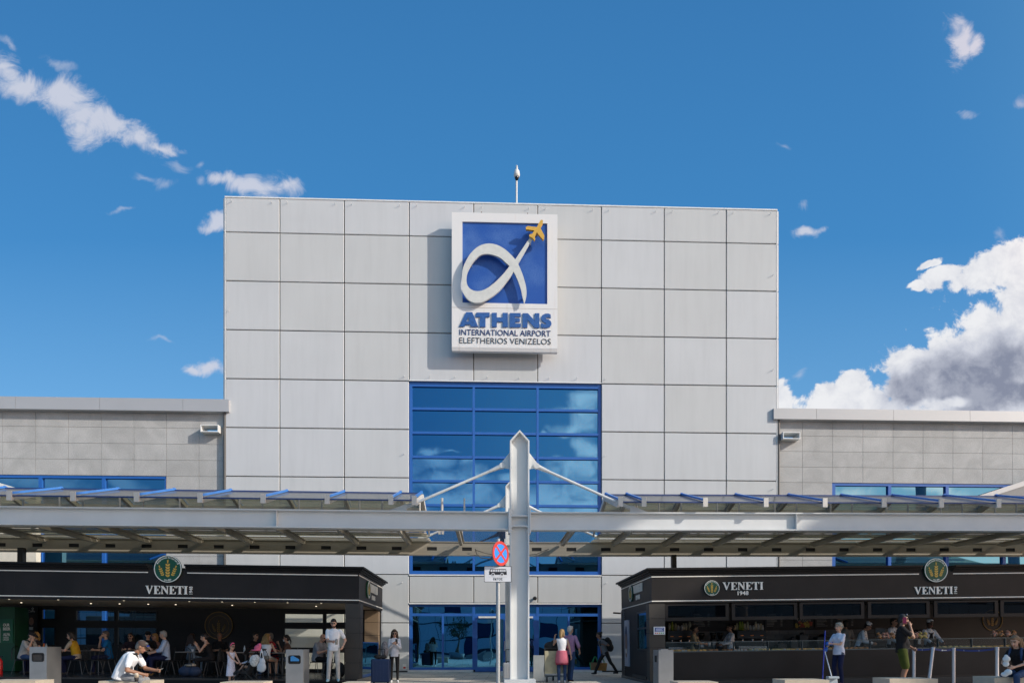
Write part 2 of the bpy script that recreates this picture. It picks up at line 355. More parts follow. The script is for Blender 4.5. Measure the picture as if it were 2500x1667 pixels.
# ======================= materials of the setting =====================================================
def clad_mat(name, col):
    m = mat(name, col, rough=.55, metal=0., var=.03, scale=.5, spec=.3)
    nt = m.node_tree; b = nt.nodes['Principled BSDF']; src = b.inputs['Base Color'].links[0].from_socket
    tc = N(nt, 'ShaderNodeTexCoord'); mp = N(nt, 'ShaderNodeMapping'); mp.inputs['Scale'].default_value = (1.6, 1, .16); nt.links.new(tc.outputs['Object'], mp.inputs[0])
    n = N(nt, 'ShaderNodeTexNoise'); n.inputs['Scale'].default_value = 1.6; n.inputs['Detail'].default_value = 8; n.inputs['Roughness'].default_value = .65; nt.links.new(mp.outputs[0], n.inputs['Vector'])
    r = N(nt, 'ShaderNodeMapRange'); r.inputs[1].default_value = .45; r.inputs[2].default_value = .8; r.inputs[3].default_value = 1.0; r.inputs[4].default_value = .92; nt.links.new(n.outputs['Fac'], r.inputs[0])
    x = N(nt, 'ShaderNodeMix', data_type='RGBA', blend_type='MULTIPLY'); x.inputs[0].default_value = 1; nt.links.new(src, x.inputs[6]); nt.links.new(r.outputs[0], x.inputs[7]); nt.links.new(x.outputs[2], b.inputs['Base Color'])
    return m
M_clad = [clad_mat('cladding_grey', (.562, .577, .590)), clad_mat('cladding_warm', (.545, .556, .556)), clad_mat('cladding_cool', (.568, .584, .606))]
M_joint = mat('joint_dark', (.035, .035, .035), .8)
M_edge = mat('panel_edge', (.75, .76, .76), .5)
M_blue = mat('blue_frame', (.021, .120, .43), .38, var=.04)
M_glassT = glass_mirror('sun_glass', GLASS_T, .010, .55)
def add_white(m, f):
    nt = m.node_tree; b = nt.nodes['Principled BSDF']; o = nt.nodes['Material Output']; a = N(nt, 'ShaderNodeMixShader'); a.inputs[0].default_value = f
    g = N(nt, 'ShaderNodeBsdfGlossy'); g.inputs['Roughness'].default_value = .01; nt.links.new(b.outputs[0], a.inputs[1]); nt.links.new(g.outputs[0], a.inputs[2]); nt.links.new(a.outputs[0], o.inputs[0])
    for l in list(nt.links):
        if l.to_socket == b.inputs['Normal']: nt.links.new(l.from_socket, g.inputs['Normal'])
add_white(M_glassT, .045)
M_glassD = glass_mirror('door_glass', (.06, .34, .56), .006, .9)
M_glassW = glass_mirror('wing_glass', (.02, .17, .30), .004, .5); add_white(M_glassW, .08); add_white(M_glassD, .06)
M_white = mat('white_paint_steel', (.66, .67, .665), .45, var=.06, scale=1.5)
M_white2 = mat('white_sill', (.74, .74, .72), .5)
M_fascia = mat('roof_edge_metal', (.46, .46, .47), .45, metal=.2, var=.03, scale=.8)
M_dark = mat('dark_gap', (.02, .02, .022), .9, var=0)
M_pipe = mat('downpipe_dark', (.10, .095, .09), .5)
def stone_mat():
    m = mat('granite', (.40, .395, .375), .75, var=0); nt = m.node_tree; b = nt.nodes['Principled BSDF']
    tc = N(nt, 'ShaderNodeTexCoord')
    n1 = N(nt, 'ShaderNodeTexNoise'); n1.inputs['Scale'].default_value = 22; n1.inputs['Detail'].default_value = 6; n1.inputs['Roughness'].default_value = .8
    n2 = N(nt, 'ShaderNodeTexNoise'); n2.inputs['Scale'].default_value = .9; n2.inputs['Detail'].default_value = 6; n2.inputs['Distortion'].default_value = 1.5
    for n in (n1, n2): nt.links.new(tc.outputs['Object'], n.inputs['Vector'])
    cr = N(nt, 'ShaderNodeValToRGB'); e = cr.color_ramp.elements; e[0].position = .30; e[0].color = (.325, .323, .318, 1); e[1].position = .62; e[1].color = (.50, .497, .487, 1)
    nt.links.new(n1.outputs['Fac'], cr.inputs[0])
    r = N(nt, 'ShaderNodeMapRange'); r.inputs[1].default_value = .3; r.inputs[2].default_value = .7; r.inputs[3].default_value = .86; r.inputs[4].default_value = 1.08
    nt.links.new(n2.outputs['Fac'], r.inputs[0])
    at = N(nt, 'ShaderNodeAttribute', attribute_name='tone'); mm = N(nt, 'ShaderNodeMath', operation='MULTIPLY'); nt.links.new(r.outputs[0], mm.inputs[0]); nt.links.new(at.outputs['Fac'], mm.inputs[1])
    x = N(nt, 'ShaderNodeMix', data_type='RGBA', blend_type='MULTIPLY'); x.inputs[0].default_value = 1
    nt.links.new(cr.outputs[0], x.inputs[6]); nt.links.new(mm.outputs[0], x.inputs[7]); nt.links.new(x.outputs[2], b.inputs['Base Color'])
    return m
M_stone = stone_mat()

# ======================= ground =======================================================================
def ground_mat():
    m = mat('paving', (.38, .35, .31), .8, var=0); nt = m.node_tree; b = nt.nodes['Principled BSDF']
    tc = N(nt, 'ShaderNodeTexCoord'); br = N(nt, 'ShaderNodeTexBrick'); br.offset = .5
    br.inputs['Scale'].default_value = 1; br.inputs['Brick Width'].default_value = .9; br.inputs['Row Height'].default_value = .6; br.inputs['Mortar Size'].default_value = .012
    br.inputs['Color1'].default_value = (.50, .445, .38, 1); br.inputs['Color2'].default_value = (.58, .52, .45, 1); br.inputs['Mortar'].default_value = (.2, .185, .165, 1)
    nt.links.new(tc.outputs['Object'], br.inputs['Vector'])
    n2 = N(nt, 'ShaderNodeTexNoise'); n2.inputs['Scale'].default_value = .8; n2.inputs['Detail'].default_value = 8; nt.links.new(tc.outputs['Object'], n2.inputs['Vector'])
    r = N(nt, 'ShaderNodeMapRange'); r.inputs[1].default_value = .3; r.inputs[2].default_value = .7; r.inputs[3].default_value = .75; r.inputs[4].default_value = 1.1; nt.links.new(n2.outputs['Fac'], r.inputs[0])
    x = N(nt, 'ShaderNodeMix', data_type='RGBA', blend_type='MULTIPLY'); x.inputs[0].default_value = 1
    nt.links.new(br.outputs[0], x.inputs[6]); nt.links.new(r.outputs[0], x.inputs[7]); nt.links.new(x.outputs[2], b.inputs['Base Color']); return m
g = MB().add([(-900,-900,-.2),(900,-900,-.2),(900,900,-.2),(-900,900,-.2)], [(0,1,2,3)]).build('ground', mat('dry_earth', (.24, .21, .17), .9, scale=.05, var=.2)); tag(g, None, None, None, 'structure')
g = MB().box(-60, 60, -50, 3.5, -.9, -.15).build('road', mat('asphalt', (.055, .055, .057), .85, scale=1.2, var=.2, bump=.3)); tag(g, None, None, None, 'structure')
g = MB().box(-60, 60, 3.8, 75, -.9, 0).build('pavement', ground_mat()); g.location = (0, 0, 0); tag(g, None, None, None, 'structure')
g = MB().box(-60, 60, 3.5, 3.796, -.9, .004).build('kerb', mat('kerb_stone', (.42, .41, .39), .8)); tag(g, None, None, None, 'structure')
rm = MB()
for i in range(24): rm.box(-60 + i * 5, -57.5 + i * 5, -14.1, -13.95, -.15, -.146)
g = rm.build('road_markings', mat('road_paint', (.75, .75, .72), .7)); tag(g, None, None, None, 'structure')

# ======================= terminal tower ===============================================================
JX = [U(p) for p in (550.6, 683.4, 840.8, 999, 1156.5, 1312.7, 1468, 1621.5, 1773, 1896)]
JZ = [.04 + 2.11 * k for k in range(10)] + [20.52]
tower = thing('terminal_tower', 'tall terminal tower clad in pale grey metal panels with a big blue window', 'building', 0, 0)
core = MB()
uL, uR = JX[0], JX[-1]
ZW0, ZW1 = 4.27, 12.70; ZE = 2.97
wu0, wu1 = JX[3], JX[6]
core.box(uL + .03, wu0, .03, 14, 0, 20.46); core.box(wu1, uR - .03, .03, 14, 0, 20.46)
core.box(wu0, wu1, .03, 14, ZW1, 20.46); core.box(wu0, wu1, .03, 14, ZE, ZW0)
core.box(wu0, wu1, .45, 14, ZW0, ZW1); core.box(wu0, wu1, .5, 14, 0, ZE)
core.build('core_wall', M_joint, tower)
pan = MB(); gp = .017
rp = random.Random(3)
def panel(u0, u1, z0, z1, fw=0.):
    mi = rp.choice([0, 0, 0, 2, 1]); d = rp.uniform(-.004, .004); e = rp.uniform(-.004, .004)
    if JZ[7] - .1 < z0 < 18 and u0 > JX[0] + .1: mi = rp.choice([1, 1, 0])
    a, b, c, h = u0 + gp, u1 - gp, z0 + gp, z1 - gp; y = -.03
    q = .034
    vs = [(a, y + .035, c), (b, y + .035, c), (b, y + .035, h), (a, y + .035, h), (a + q * .4, y + d, c + q * .4), (b - q * .4, y + d + e, c + q * .4), (b - q * .4, y + e, h - q * .4), (a + q * .4, y, h - q * .4)]
    pan.add(vs, [(4, 5, 6, 7)], mi); pan.add(vs, [(0, 1, 5, 4), (1, 2, 6, 5), (2, 3, 7, 6), (3, 0, 4, 7)], 3)
for i in range(9):
    for j in range(10):
        u0, u1, z0, z1 = JX[i], JX[i + 1], JZ[j], JZ[j + 1]
        if 3 <= i <= 5 and 2 <= j <= 5: continue
        if 3 <= i <= 5 and j < 2: continue
        panel(u0, u1, z0, z1)
for i in (3, 4, 5): panel(JX[i], JX[i + 1], ZE + .06, ZW0 - .07)
# top coping, side returns, ledges, fixing pins
pan.box(uL - .02, uR + .02, -.05, .30, 20.505, 20.56, 3)
for k in range(10):
    pan.box(uL - .10, uL - .005, .02, 2.0, JZ[k] + .02, JZ[k + 1] - .02, 0); pan.box(uR + .005, uR + .10, .02, 2.0, JZ[k] + .02, JZ[k + 1] - .02, 0)
pan.box(uL - .022, uL + .012, -.034, .05, 0, 20.5, 3); pan.box(uR - .012, uR + .024, -.034, .05, 0, 20.5, 3)
pan.box(wu0, wu1, -.06, .10, ZW0 - .06, ZW0 - .003, 3); pan.box(wu0, wu1, -.06, .10, ZE, ZE + .055, 3); pan.box(wu0, wu1, -.05, .06, ZW1 + .003, ZW1 + .04, 3)
for i in range(9):
    for f in (.12, .86):
        uu = JX[i] + (JX[i + 1] - JX[i]) * f
        pan.cyl((uu, -.03, 20.32), (uu, -.16, 20.34), .012, .012, 6, 3)
for uu, zz in [(JX[3] + .9, 12.88), (JX[3] + 2, 12.88), (JX[4] + .6, 12.88), (JX[4] + 2., 12.88), (JX[5] + .5, 12.88), (JX[5] + 1.7, 12.88), (JX[6] + .15, 12.88), (JX[2] + 2.6, 12.88),
               (JX[0] + .15, 15.6), (JX[0] + .15, 11.3), (JX[2] + 2.6, 9.5), (JX[6] + .15, 9.5), (JX[9] - .2, 17.6), (JX[9] - .2, 13.4), (JX[9] - .2, 8.1), (JX[2] + 2.5, 3.9), (JX[6] + .2, 3.9)]:
    pan.cyl((uu, -.03, zz), (uu, -.16, zz + .02), .012, .012, 6, 3)
pan.build('wall_cladding', M_clad + [M_edge], tower)
# tall window
fr = MB(); f = .10
v0, v1 = .06, .20
fr.box(wu0, wu0 + .13, v0, v1, ZW0, ZW1); fr.box(wu1 - .13, wu1, v0, v1, ZW0, ZW1)
fr.box(wu0 + .13, wu1 - .13, v0, v1, ZW1 - .20, ZW1); fr.box(wu0 + .13, wu1 - .13, v0, v1, ZW0, ZW0 + .16)
for i in (4, 5): fr.box(JX[i] - .05, JX[i] + .05, v0 - .01, v1 - .01, ZW0 + .16, ZW1 - .20)
for k in range(1, 8):
    z = ZW1 - .11 - k * 1.055
    for i in (3, 4, 5): fr.box(JX[i] + (.13 if i == 3 else .05), JX[i + 1] - (.13 if i == 5 else .05), v0 + .005, v1, z - .055, z + .055)
win = fr.build('window', M_blue, tower)
gl = MB()
rg = random.Random(5)
zz = [ZW0 + .1] + [ZW1 - .11 - k * 1.055 for k in range(7, 0, -1)] + [ZW1 - .1]
for i in (3, 4, 5):
    for a, b in zip(zz, zz[1:]):
        t1, t2 = rg.uniform(-.007, .007), rg.uniform(-.007, .007)
        gl.add([(JX[i], .15 + t1, a), (JX[i + 1], .15 + t2, a), (JX[i + 1], .15 - t1, b), (JX[i], .15 - t2, b)], [(0, 1, 2, 3)])
gl.build('pane', M_glassT, win)
# entrance
en = MB(); zb = .10
e_m = [U(1080.7), U(1389)]
en.box(wu0, wu0 + .13, v0, v1, zb, ZE); en.box(wu1 - .13, wu1, v0, v1, zb, ZE); en.box(wu0 + .13, wu1 - .13, v0, v1, ZE - .10, ZE)
zt = Z(1100, 1499.6)
for i in (4, 5): en.box(JX[i] - .06, JX[i] + .06, v0 - .01, v1 - .01, zb, ZE - .10)
for i, m_ in ((3, e_m[0]), (5, e_m[1])):
    a, b = JX[i] + (.13 if i == 3 else .06), JX[i + 1] - (.13 if i == 5 else .06)
    en.box(a, b, v0 + .005, v1, zt - .06, zt + .06); en.box(a, b, v0 + .005, v1, zb, zb + .11); en.box(m_ - .045, m_ + .045, v0 + .003, v1, zb + .11, zt - .06)
en.box(JX[4] + .06, JX[5] - .06, v0 + .005, v1, zt - .06, zt + .06)
ent = en.build('entrance_window', M_blue, tower)
gl = MB()
for a, b in ((wu0, e_m[0]), (e_m[0], JX[4]), (JX[5], e_m[1]), (e_m[1], wu1)):
    t1 = rg.uniform(-.006, .006); gl.add([(a, .15 + t1, zb), (b, .15 - t1, zb), (b, .15 - t1, zt), (a, .15 + t1, zt)], [(0, 1, 2, 3)])
for a, b in ((wu0, JX[4]), (JX[4], JX[5]), (JX[5], wu1)):
    t1 = rg.uniform(-.004, .004); gl.add([(a, .15, zt), (b, .15, zt), (b, .15 + t1, ZE), (a, .15 + t1, ZE)], [(0, 1, 2, 3)])
gl.build('pane', M_glassD, ent)
for a, b in ((wu0 - .06, JX[4] - .02), (JX[5] + .02, wu1 + .02)): MB().box(a, b, -.08, .3, .0, .098).build('sill', M_white2, ent)
du0, du1 = JX[4] + .06, JX[5] - .06; dm = (du0 + du1) / 2
for a, b, hs_ in ((du0, dm - .004, 1), (dm + .004, du1, -1)):
    d = MB(); d.box(a, a + .10, .04, .13, .02, zt - .065); d.box(b - .10, b, .04, .13, .02, zt - .065); d.box(a + .1, b - .1, .04, .13, .02, .22); d.box(a + .1, b - .1, .04, .13, zt - .19, zt - .065)
    hx = a if hs_ > 0 else b - .12
    for hz in (.35, 1.15, 2.0): d.box(hx - .02, hx + .09, .015, .04, hz, hz + .22)
    dr = d.build('door', M_blue, tower)
    MB().add([(a, .09, .02), (b, .09, .02), (b, .09, zt), (a, .09, zt)], [(0, 1, 2, 3)]).build('pane', M_glassD, dr)
    hh = b - .05 if hs_ > 0 else a + .05
    MB().tube([(hh, .045, .95), (hh, -.03, .95), (hh, -.03, 1.35), (hh, .045, 1.35)], .016).build('handle', mat('steel', (.6, .6, .6), .3, 1.), dr)
    c0 = a + .25 if hs_ > 0 else b - .95
    MB().box(c0 - .1, c0 + .8, -.04, .035, zt - .15, zt - .07).build('door_closer', M_white2, dr)
# small red and white sticker by the entrance corner
st = MB().box(JX[3] - .28, JX[3] - .12, -.045, -.032, .12, .36).box(JX[3] - .25, JX[3] - .15, -.05, -.0452, .16, .24, 1)
st.build('alarm_plate', [M_white2, mat('sign_red', (.55, .03, .02), .5)], tower)
# bullet camera over the door
bc = thing('wall_camera', 'small black round camera on the grey panel above the entrance door', 'camera', U(1305), -.03, Z(1305, 1460))
MB().cyl((U(1305), -.03, Z(1305, 1460)), (U(1305), -.20, Z(1305, 1460)), .05).build('bracket', mat('black_plastic', (.02, .02, .02), .5), bc)
MB().cyl((U(1305), -.14, Z(1305, 1460)), (U(1305), -.38, Z(1305, 1460) - .03), .085, .08, 16).build('body', mat('black_plastic', (.02, .02, .02), .5), bc)

# ======================= roof camera mast =============================================================
pu, pv = U(1261, .6), .6
pz = 20.55
rc = thing('camera_mast', 'white mast with a dome camera standing on the tower roof', 'camera', pu, pv, pz)
ztop = Z(1261, 414, .6)
M_cam = mat('camera_white', (.72, .70, .66), .4)
MB().cyl((pu, pv, pz - .1), (pu, pv, ztop - .12), .045).tube([(pu, pv, ztop - .12), (pu, pv - .05, ztop - .03), (pu, pv - .14, ztop), (pu, pv - .25, ztop - .03), (pu, pv - .3, ztop - .1), (pu, pv - .3, ztop - .22)], .045, 10).build('pole', M_white, rc)
dz = ztop - .22
MB().lathe((pu, pv - .3, dz), [(.04, 0), (.085, -.02), (.12, -.08), (.13, -.2), (.14, -.22), (.14, -.25), (.12, -.28), (.105, -.34), (0, -.34)], 20).build('housing', M_cam, rc)
MB().lathe((pu, pv - .3, dz - .33), [(.09, 0), (.092, -.04), (.075, -.10), (.04, -.135), (0, -.14)], 16).build('dome', mat('smoked_dome', (.01, .01, .012), .08), rc)

# ======================= wings ========================================================================
def rects_minus(u0, u1, z0, z1, holes):
    us = sorted({u0, u1, *[h for a in holes for h in a[:2]]}); zs = sorted({z0, z1, *[h for a in holes for h in a[2:]]}); out = []
    us = [x for x in us if u0 <= x <= u1]; zs = [x for x in zs if z0 <= x <= z1]
    for a, b in zip(us, us[1:]):
        for c, d in zip(zs, zs[1:]):
            mu, mz = (a + b) / 2, (c + d) / 2
            if not any(h[0] < mu < h[1] and h[2] < mz < h[3] for h in holes): out.append((a, b, c, d))
    return out
def wing(name, label, u0, u1, holes, win_u, win_end, fas, scup, tiles_from, sgn, zlines, wz):
    wg = thing(name, label, 'building', u0 if sgn > 0 else u1, .15)
    vW = .15
    b = MB()
    for a, bb, c, d in rects_minus(u0, u1, 0, fas[1] + .1, holes): b.box(a, bb, vW + .02, vW + .32, c, d)
    b.box(u0, u1, vW + .32, 14, 0, 8.9)
    b.build('inner_wall', mat('mortar', (.20, .17, .14), .9), wg)
    # stone slabs
    s = MB(); tones = []; rr = random.Random(11)
    us = []; x = tiles_from
    if sgn > 0:
        us = [u0]
        while x < u1: us.append(x); x += 1.385
        us.append(u1)
    else:
        us = [u1]
        while x > u0: us.append(x); x -= 1.385
        us.append(u0); us = us[::-1]
    for a, bb in zip(us, us[1:]):
        for c, d in zip(zlines, zlines[1:]):
            for q in rects_minus(a, bb, c, d, [h for h in holes if h[0] < bb and h[1] > a and h[2] < d and h[3] > c]):
                g_ = .006; n0 = len(s.f)
                s.box(q[0] + (g_ if q[0] == a else 0), q[1] - (g_ if q[1] == bb else 0), vW, vW + .04, q[2] + (g_ if q[2] == c else 0), q[3] - (g_ if q[3] == d else 0))
                t_ = rr.uniform(.96, 1.03); tones += [t_] * (len(s.f) - n0)
    o = s.build('stone_cladding', M_stone, wg)
    at = o.data.attributes.new('tone', 'FLOAT', 'FACE'); at.data.foreach_set('value', tones[:len(o.data.polygons)])
    # fascia boxes
    fb = MB(); fu = fas[2]
    for a, bb in zip(fu, fu[1:]): fb.box(a + .006, bb - .006, -.17, vW + .4, fas[1], fas[0])
    fb.box(u0, u1, -.155, vW + .38, fas[1] + .01, fas[0] - .01, 1)
    fb.build('roof_edge', [M_fascia, M_joint], wg)
    # windows
    f2 = MB(); z0, z1 = wz
    a_, b_ = (win_u[0], win_u[-1])
    f2.box(a_, b_, vW + .03, vW + .17, z1 - .12, z1); f2.box(a_, b_, vW + .03, vW + .17, z0, z0 + .12)
    for i, m_ in enumerate(win_u): f2.box(m_ - (.0 if i == 0 else .07), m_ + (.0 if i == len(win_u) - 1 else .07) + (.09 if i == 0 else 0), vW + .02, vW + .16, z0 + .12, z1 - .12)
    zmid = 2.15
    f2.box(a_ + .07, b_ - .07, vW + .035, vW + .16, zmid - .06, zmid + .06)
    wn_ = f2.build('window', M_blue, wg)
    gl = MB(); rg = random.Random(2)
    for a, bb in zip(win_u, win_u[1:]):
        t1 = rg.uniform(-.004, .004); gl.add([(a, vW + .12 + t1, z0), (bb, vW + .12 - t1, z0), (bb, vW + .12 - t1, z1), (a, vW + .12 + t1, z1)], [(0, 1, 2, 3)])
    gl.build('pane', M_glassW, wn_)
    # scupper spout
    a, bb, c, d = scup; t = .035; y0, y1 = -.23, vW + .30
    MB().box(a, bb, y0, y1, c, c + t).box(a, bb, y0, y1, d - t, d).box(a, a + t, y0, y1, c + t, d - t).box(bb - t, bb, y0, y1, c + t, d - t).build('drain_spout', M_white2, wg)
    return wg
# left wing
lu1 = U(546, .15); lu0 = -34.0
zl = [U(x, .15) for x in (405.6, 252, 94.9)]
st_ = zl[0] - zl[1]
wins = [zl[0] - st_ * k for k in range(7)][::-1]
zf = (Z(300, 971, -.17), Z(300, 1001, -.17))
ztile = [Z(300, 940 + y / 3.92, .15) for y in (385, 538, 692)]
zr = [8.5 - .695 * k for k in range(-4, 13)]
zlines = sorted([zz_ for zz_ in zr if 0 < zz_ < zf[1]] + [0, zf[1] + .05])
wzl = (.6, 8.5)
sc_l = (U(489, -.23), U(533, -.23), Z(511, 1054, -.23), Z(511, 1036, -.23))
hole = [(wins[0], wins[-1], *wzl), (sc_l[0] + .02, sc_l[1] - .02, sc_l[2] + .02, sc_l[3] - .02)]
fl = [U(556, -.3)]; x = U(443, -.3)
while x > lu0: fl.append(x); x -= 3.5
fl = (fl + [lu0])[::-1]
wl = wing('terminal_wing', 'low granite wing joined to the tower beside the seated cafe guests', lu0, lu1, hole, wins, None, (*zf, fl), sc_l, U(486, .15), -1, zlines, wzl)
MB().box(U(546, .1), JX[0] - .11, .08, .2, 0, zf[1]).cyl((U(549, .02), .0, 0), (U(549, .02), .0, zf[1]), .06).build('downpipe', M_pipe, wl)
# right wing
ru0 = U(1903, .15); ru1 = 36.0
zl = [U(x, .15) for x in (2031.6, 2173, 2315.7, 2456)]
st_ = zl[1] - zl[0]; wins = [zl[0] + st_ * k for k in range(7)]
zfr = (Z(2200, 1000, -.17), Z(2200, 1026, -.17))
sc_r = (U(1912, -.23), U(1954, -.23), Z(1933, 1071, -.23), Z(1933, 1054, -.23))
wzr = (.6, Z(2040, 1178, .15))
zr = [wzr[1] - .695 * k for k in range(-4, 13)]
zlines = sorted([zz_ for zz_ in zr if 0 < zz_ < zfr[1]] + [0, zfr[1] + .05])
hole = [(wins[0], wins[-1], *wzr), (sc_r[0] + .02, sc_r[1] - .02, sc_r[2] + .02, sc_r[3] - .02)]
fl = [U(1892, -.3)]; x = U(1997, -.3)
while x < ru1: fl.append(x); x += 3.5
fl = fl + [ru1]
wr = wing('terminal_wing', 'low granite wing joined to the tower behind the bakery serving counter', ru0, ru1, hole, wins, None, (*zfr, fl), sc_r, U(1959, .15), 1, zlines, wzr)
MB().box(JX[-1] + .11, U(1903, .1), .08, .2, 0, zfr[1]).cyl((U(1900, .02), .0, 0), (U(1900, .02), .0, zfr[1]), .06).build('downpipe', M_pipe, wr)
# sloping bridge walls beside the wings
def ramp(label, pts_px, v, col, under):
    n = len(pts_px); (x0, y0), (x1, y1) = pts_px
    a, b = U(x0, v), U(x1, v); za, zb_ = Z(x0, y0, v), Z(x1, y1, v)
    t = thing('ramp_wall', label, 'wall', (a + b) / 2, v)
    MB().prism([(a, under), (b, under), (b, zb_), (a, za)], v, v + .3).build('wall', mat('ramp_panel_' + label[:5], col, .6), t)
    MB().prism([(a, za), (b, zb_), (b, zb_ + .22), (a, za + .22)], v - .03, v + .35).build('coping', M_white2 if col[0] > .6 else M_fascia, t)
    return t
ramp('cream sloping bridge wall rising outward in front of the blue cafe-side windows', ((-320, 1095), (88, 1218)), -.75, (.72, .66, .55), 0)
ramp('grey sloping bridge wall rising outward behind the counter roof', ((2345, 1236), (2750, 1105)), -.75, (.24, .235, .235), 5.4)
# ======================= entrance canopy: columns, beams, rods, glass roofs ===========================
uc1, v1 = UV(1268, 20.6); uc2, v2 = UV(1252, 26.5)
zb0, zb1 = Z(1240, 1295, v1), Z(1240, 1251, v1)
sLc = (Z(0, 1237, v1) - zb1) / (U(0, v1) - U(1240, v1)); sRc = (Z(2500, 1254.8, v1) - zb1) / (U(2500, v1) - U(1290, v1))
def dzc(u): return sLc * (u - uc1) if u < uc1 else sRc * (u - uc1)
def lift(p): return Vector((p.x, p.y, p.z + dzc(p.x)))
can = thing('entrance_canopy', 'white steel canopy with pointed columns, tie rods and glazed roofs before the tower', 'canopy', uc1, v1)
UL, UR = -25.0, 25.5
def column(uc, v, ztop, name):
    m = MB(); hw, tf, dv = .29, .045, .20; tip = ztop; sh_ = tip - .32
    for s_ in (-1, 1): m.box(uc + s_ * hw, uc + s_ * (hw - tf), v - dv, v + dv, .16, sh_)
    m.box(uc - hw + tf, uc + hw - tf, v - .02, v + .02, .16, sh_ - .001)
    m.prism([(uc - hw + tf, sh_), (uc + hw - tf, sh_), (uc, tip - .05)], v - .02, v + .02)
    for s_ in (-1, 1): m.prism([(uc + s_ * hw, sh_ + .001), (uc + s_ * (hw - .06), sh_ + .001), (uc, tip - .065), (uc, tip)][::s_], v - dv, v + dv)
    for z in (zb1 - .14, zb0 + .10): m.box(uc - hw + tf, uc + hw - tf, v - dv + .02, v - .021, z, z + .035)
    for s_ in (-1, 1): m.box(uc + s_ * (hw + .002), uc + s_ * (hw + .045), v - dv - .02, v + dv, zb0 - .1, zb1 + .1)
    for s_ in (-1, 1):
        for z in (zb0 - .03, zb0 + .08, zb1 - .05, zb1 + .05): m.cyl((uc + s_ * (hw - tf - .03), v - dv + .03, z), (uc + s_ * (hw - tf - .005), v - dv + .03, z), .025, .025, 8)
    for s_ in (-1, 1): m.prism([(uc + s_ * hw, ztop - .62), (uc + s_ * (hw + .28), ztop - .98), (uc + s_ * (hw + .28), ztop - 1.08), (uc + s_ * hw, ztop - 1.12)][::s_], v - .025, v + .025)
    o = m.build(name, M_white, can, bevel=.004); return o
zt1 = Z(1268, 1054, v1); zt2 = Z(1252, 1169, v2)
column(uc1, v1, zt1, 'column'); column(uc2, v2, zt2, 'column')
for uc, v in ((uc1, v1), (uc2, v2)): MB().box(uc - .47, uc + .47, v - .4, v + .4, 0, .16).build('base_plate', M_white, can, bevel=.008)
def hbeam(ua, ub, v, name, slots=False):
    m = MB(); n = 12
    for i in range(n):
        a, b = ua + (ub - ua) * i / n, ua + (ub - ua) * (i + 1) / n
        m.box(a, b, v - .16, v + .16, zb1 - .035, zb1); m.box(a, b, v - .16, v + .16, zb0, zb0 + .04); m.box(a, b, v - .012, v + .012, zb0 + .04, zb1 - .035)
    st = sorted((ua, ub)); w_ = st[1] - st[0]
    for q in (.32, .72): m.box(st[0] + w_ * q, st[0] + w_ * q + .012, v - .15, v - .013, zb0 + .041, zb1 - .036)
    m.xform(lift); return m.build(name, M_white, can)
hbeam(UL, uc1 - .34, v1, 'front_beam'); hbeam(uc1 + .34, UR, v1, 'front_beam')
M_rear = mat('beam_warm_grey', (.36, .325, .265), .5, var=.06, scale=1.5)
def rbeam(ua, ub, v):
    m = MB(); x = ua; hu = []
    c0 = U(1140, v); p_ = 1.352
    k0 = math.ceil((ua - c0) / p_); cur = ua
    zs0, zs1 = Z(1250, 1345, v) , Z(1250, 1336.5, v)
    k = k0
    while True:
        c = c0 + k * p_
        a, b = c - .19, c + .19
        if b > ub: break
        if a > ua:
            m.box(cur, a, v - .012, v + .012, zb0 + .04, zb1 - .035); m.box(a, b, v - .012, v + .012, zb0 + .04, zs0); m.box(a, b, v - .012, v + .012, zs1, zb1 - .035)
            m.box(a - .02, b + .02, v + .012, v + .08, zs0 - .02, zs1 + .02, 1)
            cur = b
        k += 1
    m.box(cur, ub, v - .012, v + .012, zb0 + .04, zb1 - .035)
    n = 12
    for i in range(n):
        a, b = ua + (ub - ua) * i / n, ua + (ub - ua) * (i + 1) / n
        m.box(a, b, v - .05, v + .05, zb1 - .035, zb1); m.box(a, b, v - .08, v + .12, zb0, zb0 + .04)
    m.xform(lift); return m.build('rear_beam', [M_rear, M_dark], can)
rbeam(UL, uc2 - .34, v2); rbeam(uc2 + .34, UR, v2)
# tie rods and their gussets
def rod(pa, pb, uc):
    a, b = Vector(pa), Vector(pb); d = (b - a).normalized()
    m = MB().cyl(a + d * .05, a + d * .42, .075, .045, 10).cyl(a + d * .40, b - d * .25, .042, .042, 10).cyl(b - d * .28, b, .055, .055, 10)
    m.cyl(a + Vector((0, -.07, 0)), a + Vector((0, .07, 0)), .085, .085, 14); m.build('tie_rod', M_white, can)
for uc, v, zt, ends in ((uc1, v1, zt1, ((993, 1237), (1538.6, 1240))), (uc2, v2, zt2, (None, None))):
    for s_, e_ in zip((-1, 1), ends):
        if e_: ue, ze = U(e_[0], v), Z(e_[0], e_[1], v)
        else: ue = uc + s_ * (abs(U(993, v1) - uc1)); ze = zb1 + .18
        rod((uc + s_ * .52, v, zt - 1.03), (ue, v, ze), uc)
        q = [(ue - s_ * .0, zb1 + .005), (ue - s_ * .02, ze + .06), (ue + s_ * .06, ze + .06), (ue + s_ * .58, zb1 + .005)]
        MB().prism(q[::s_], v - .03, v + .03).xform(lift).build('gusset', M_white, can)
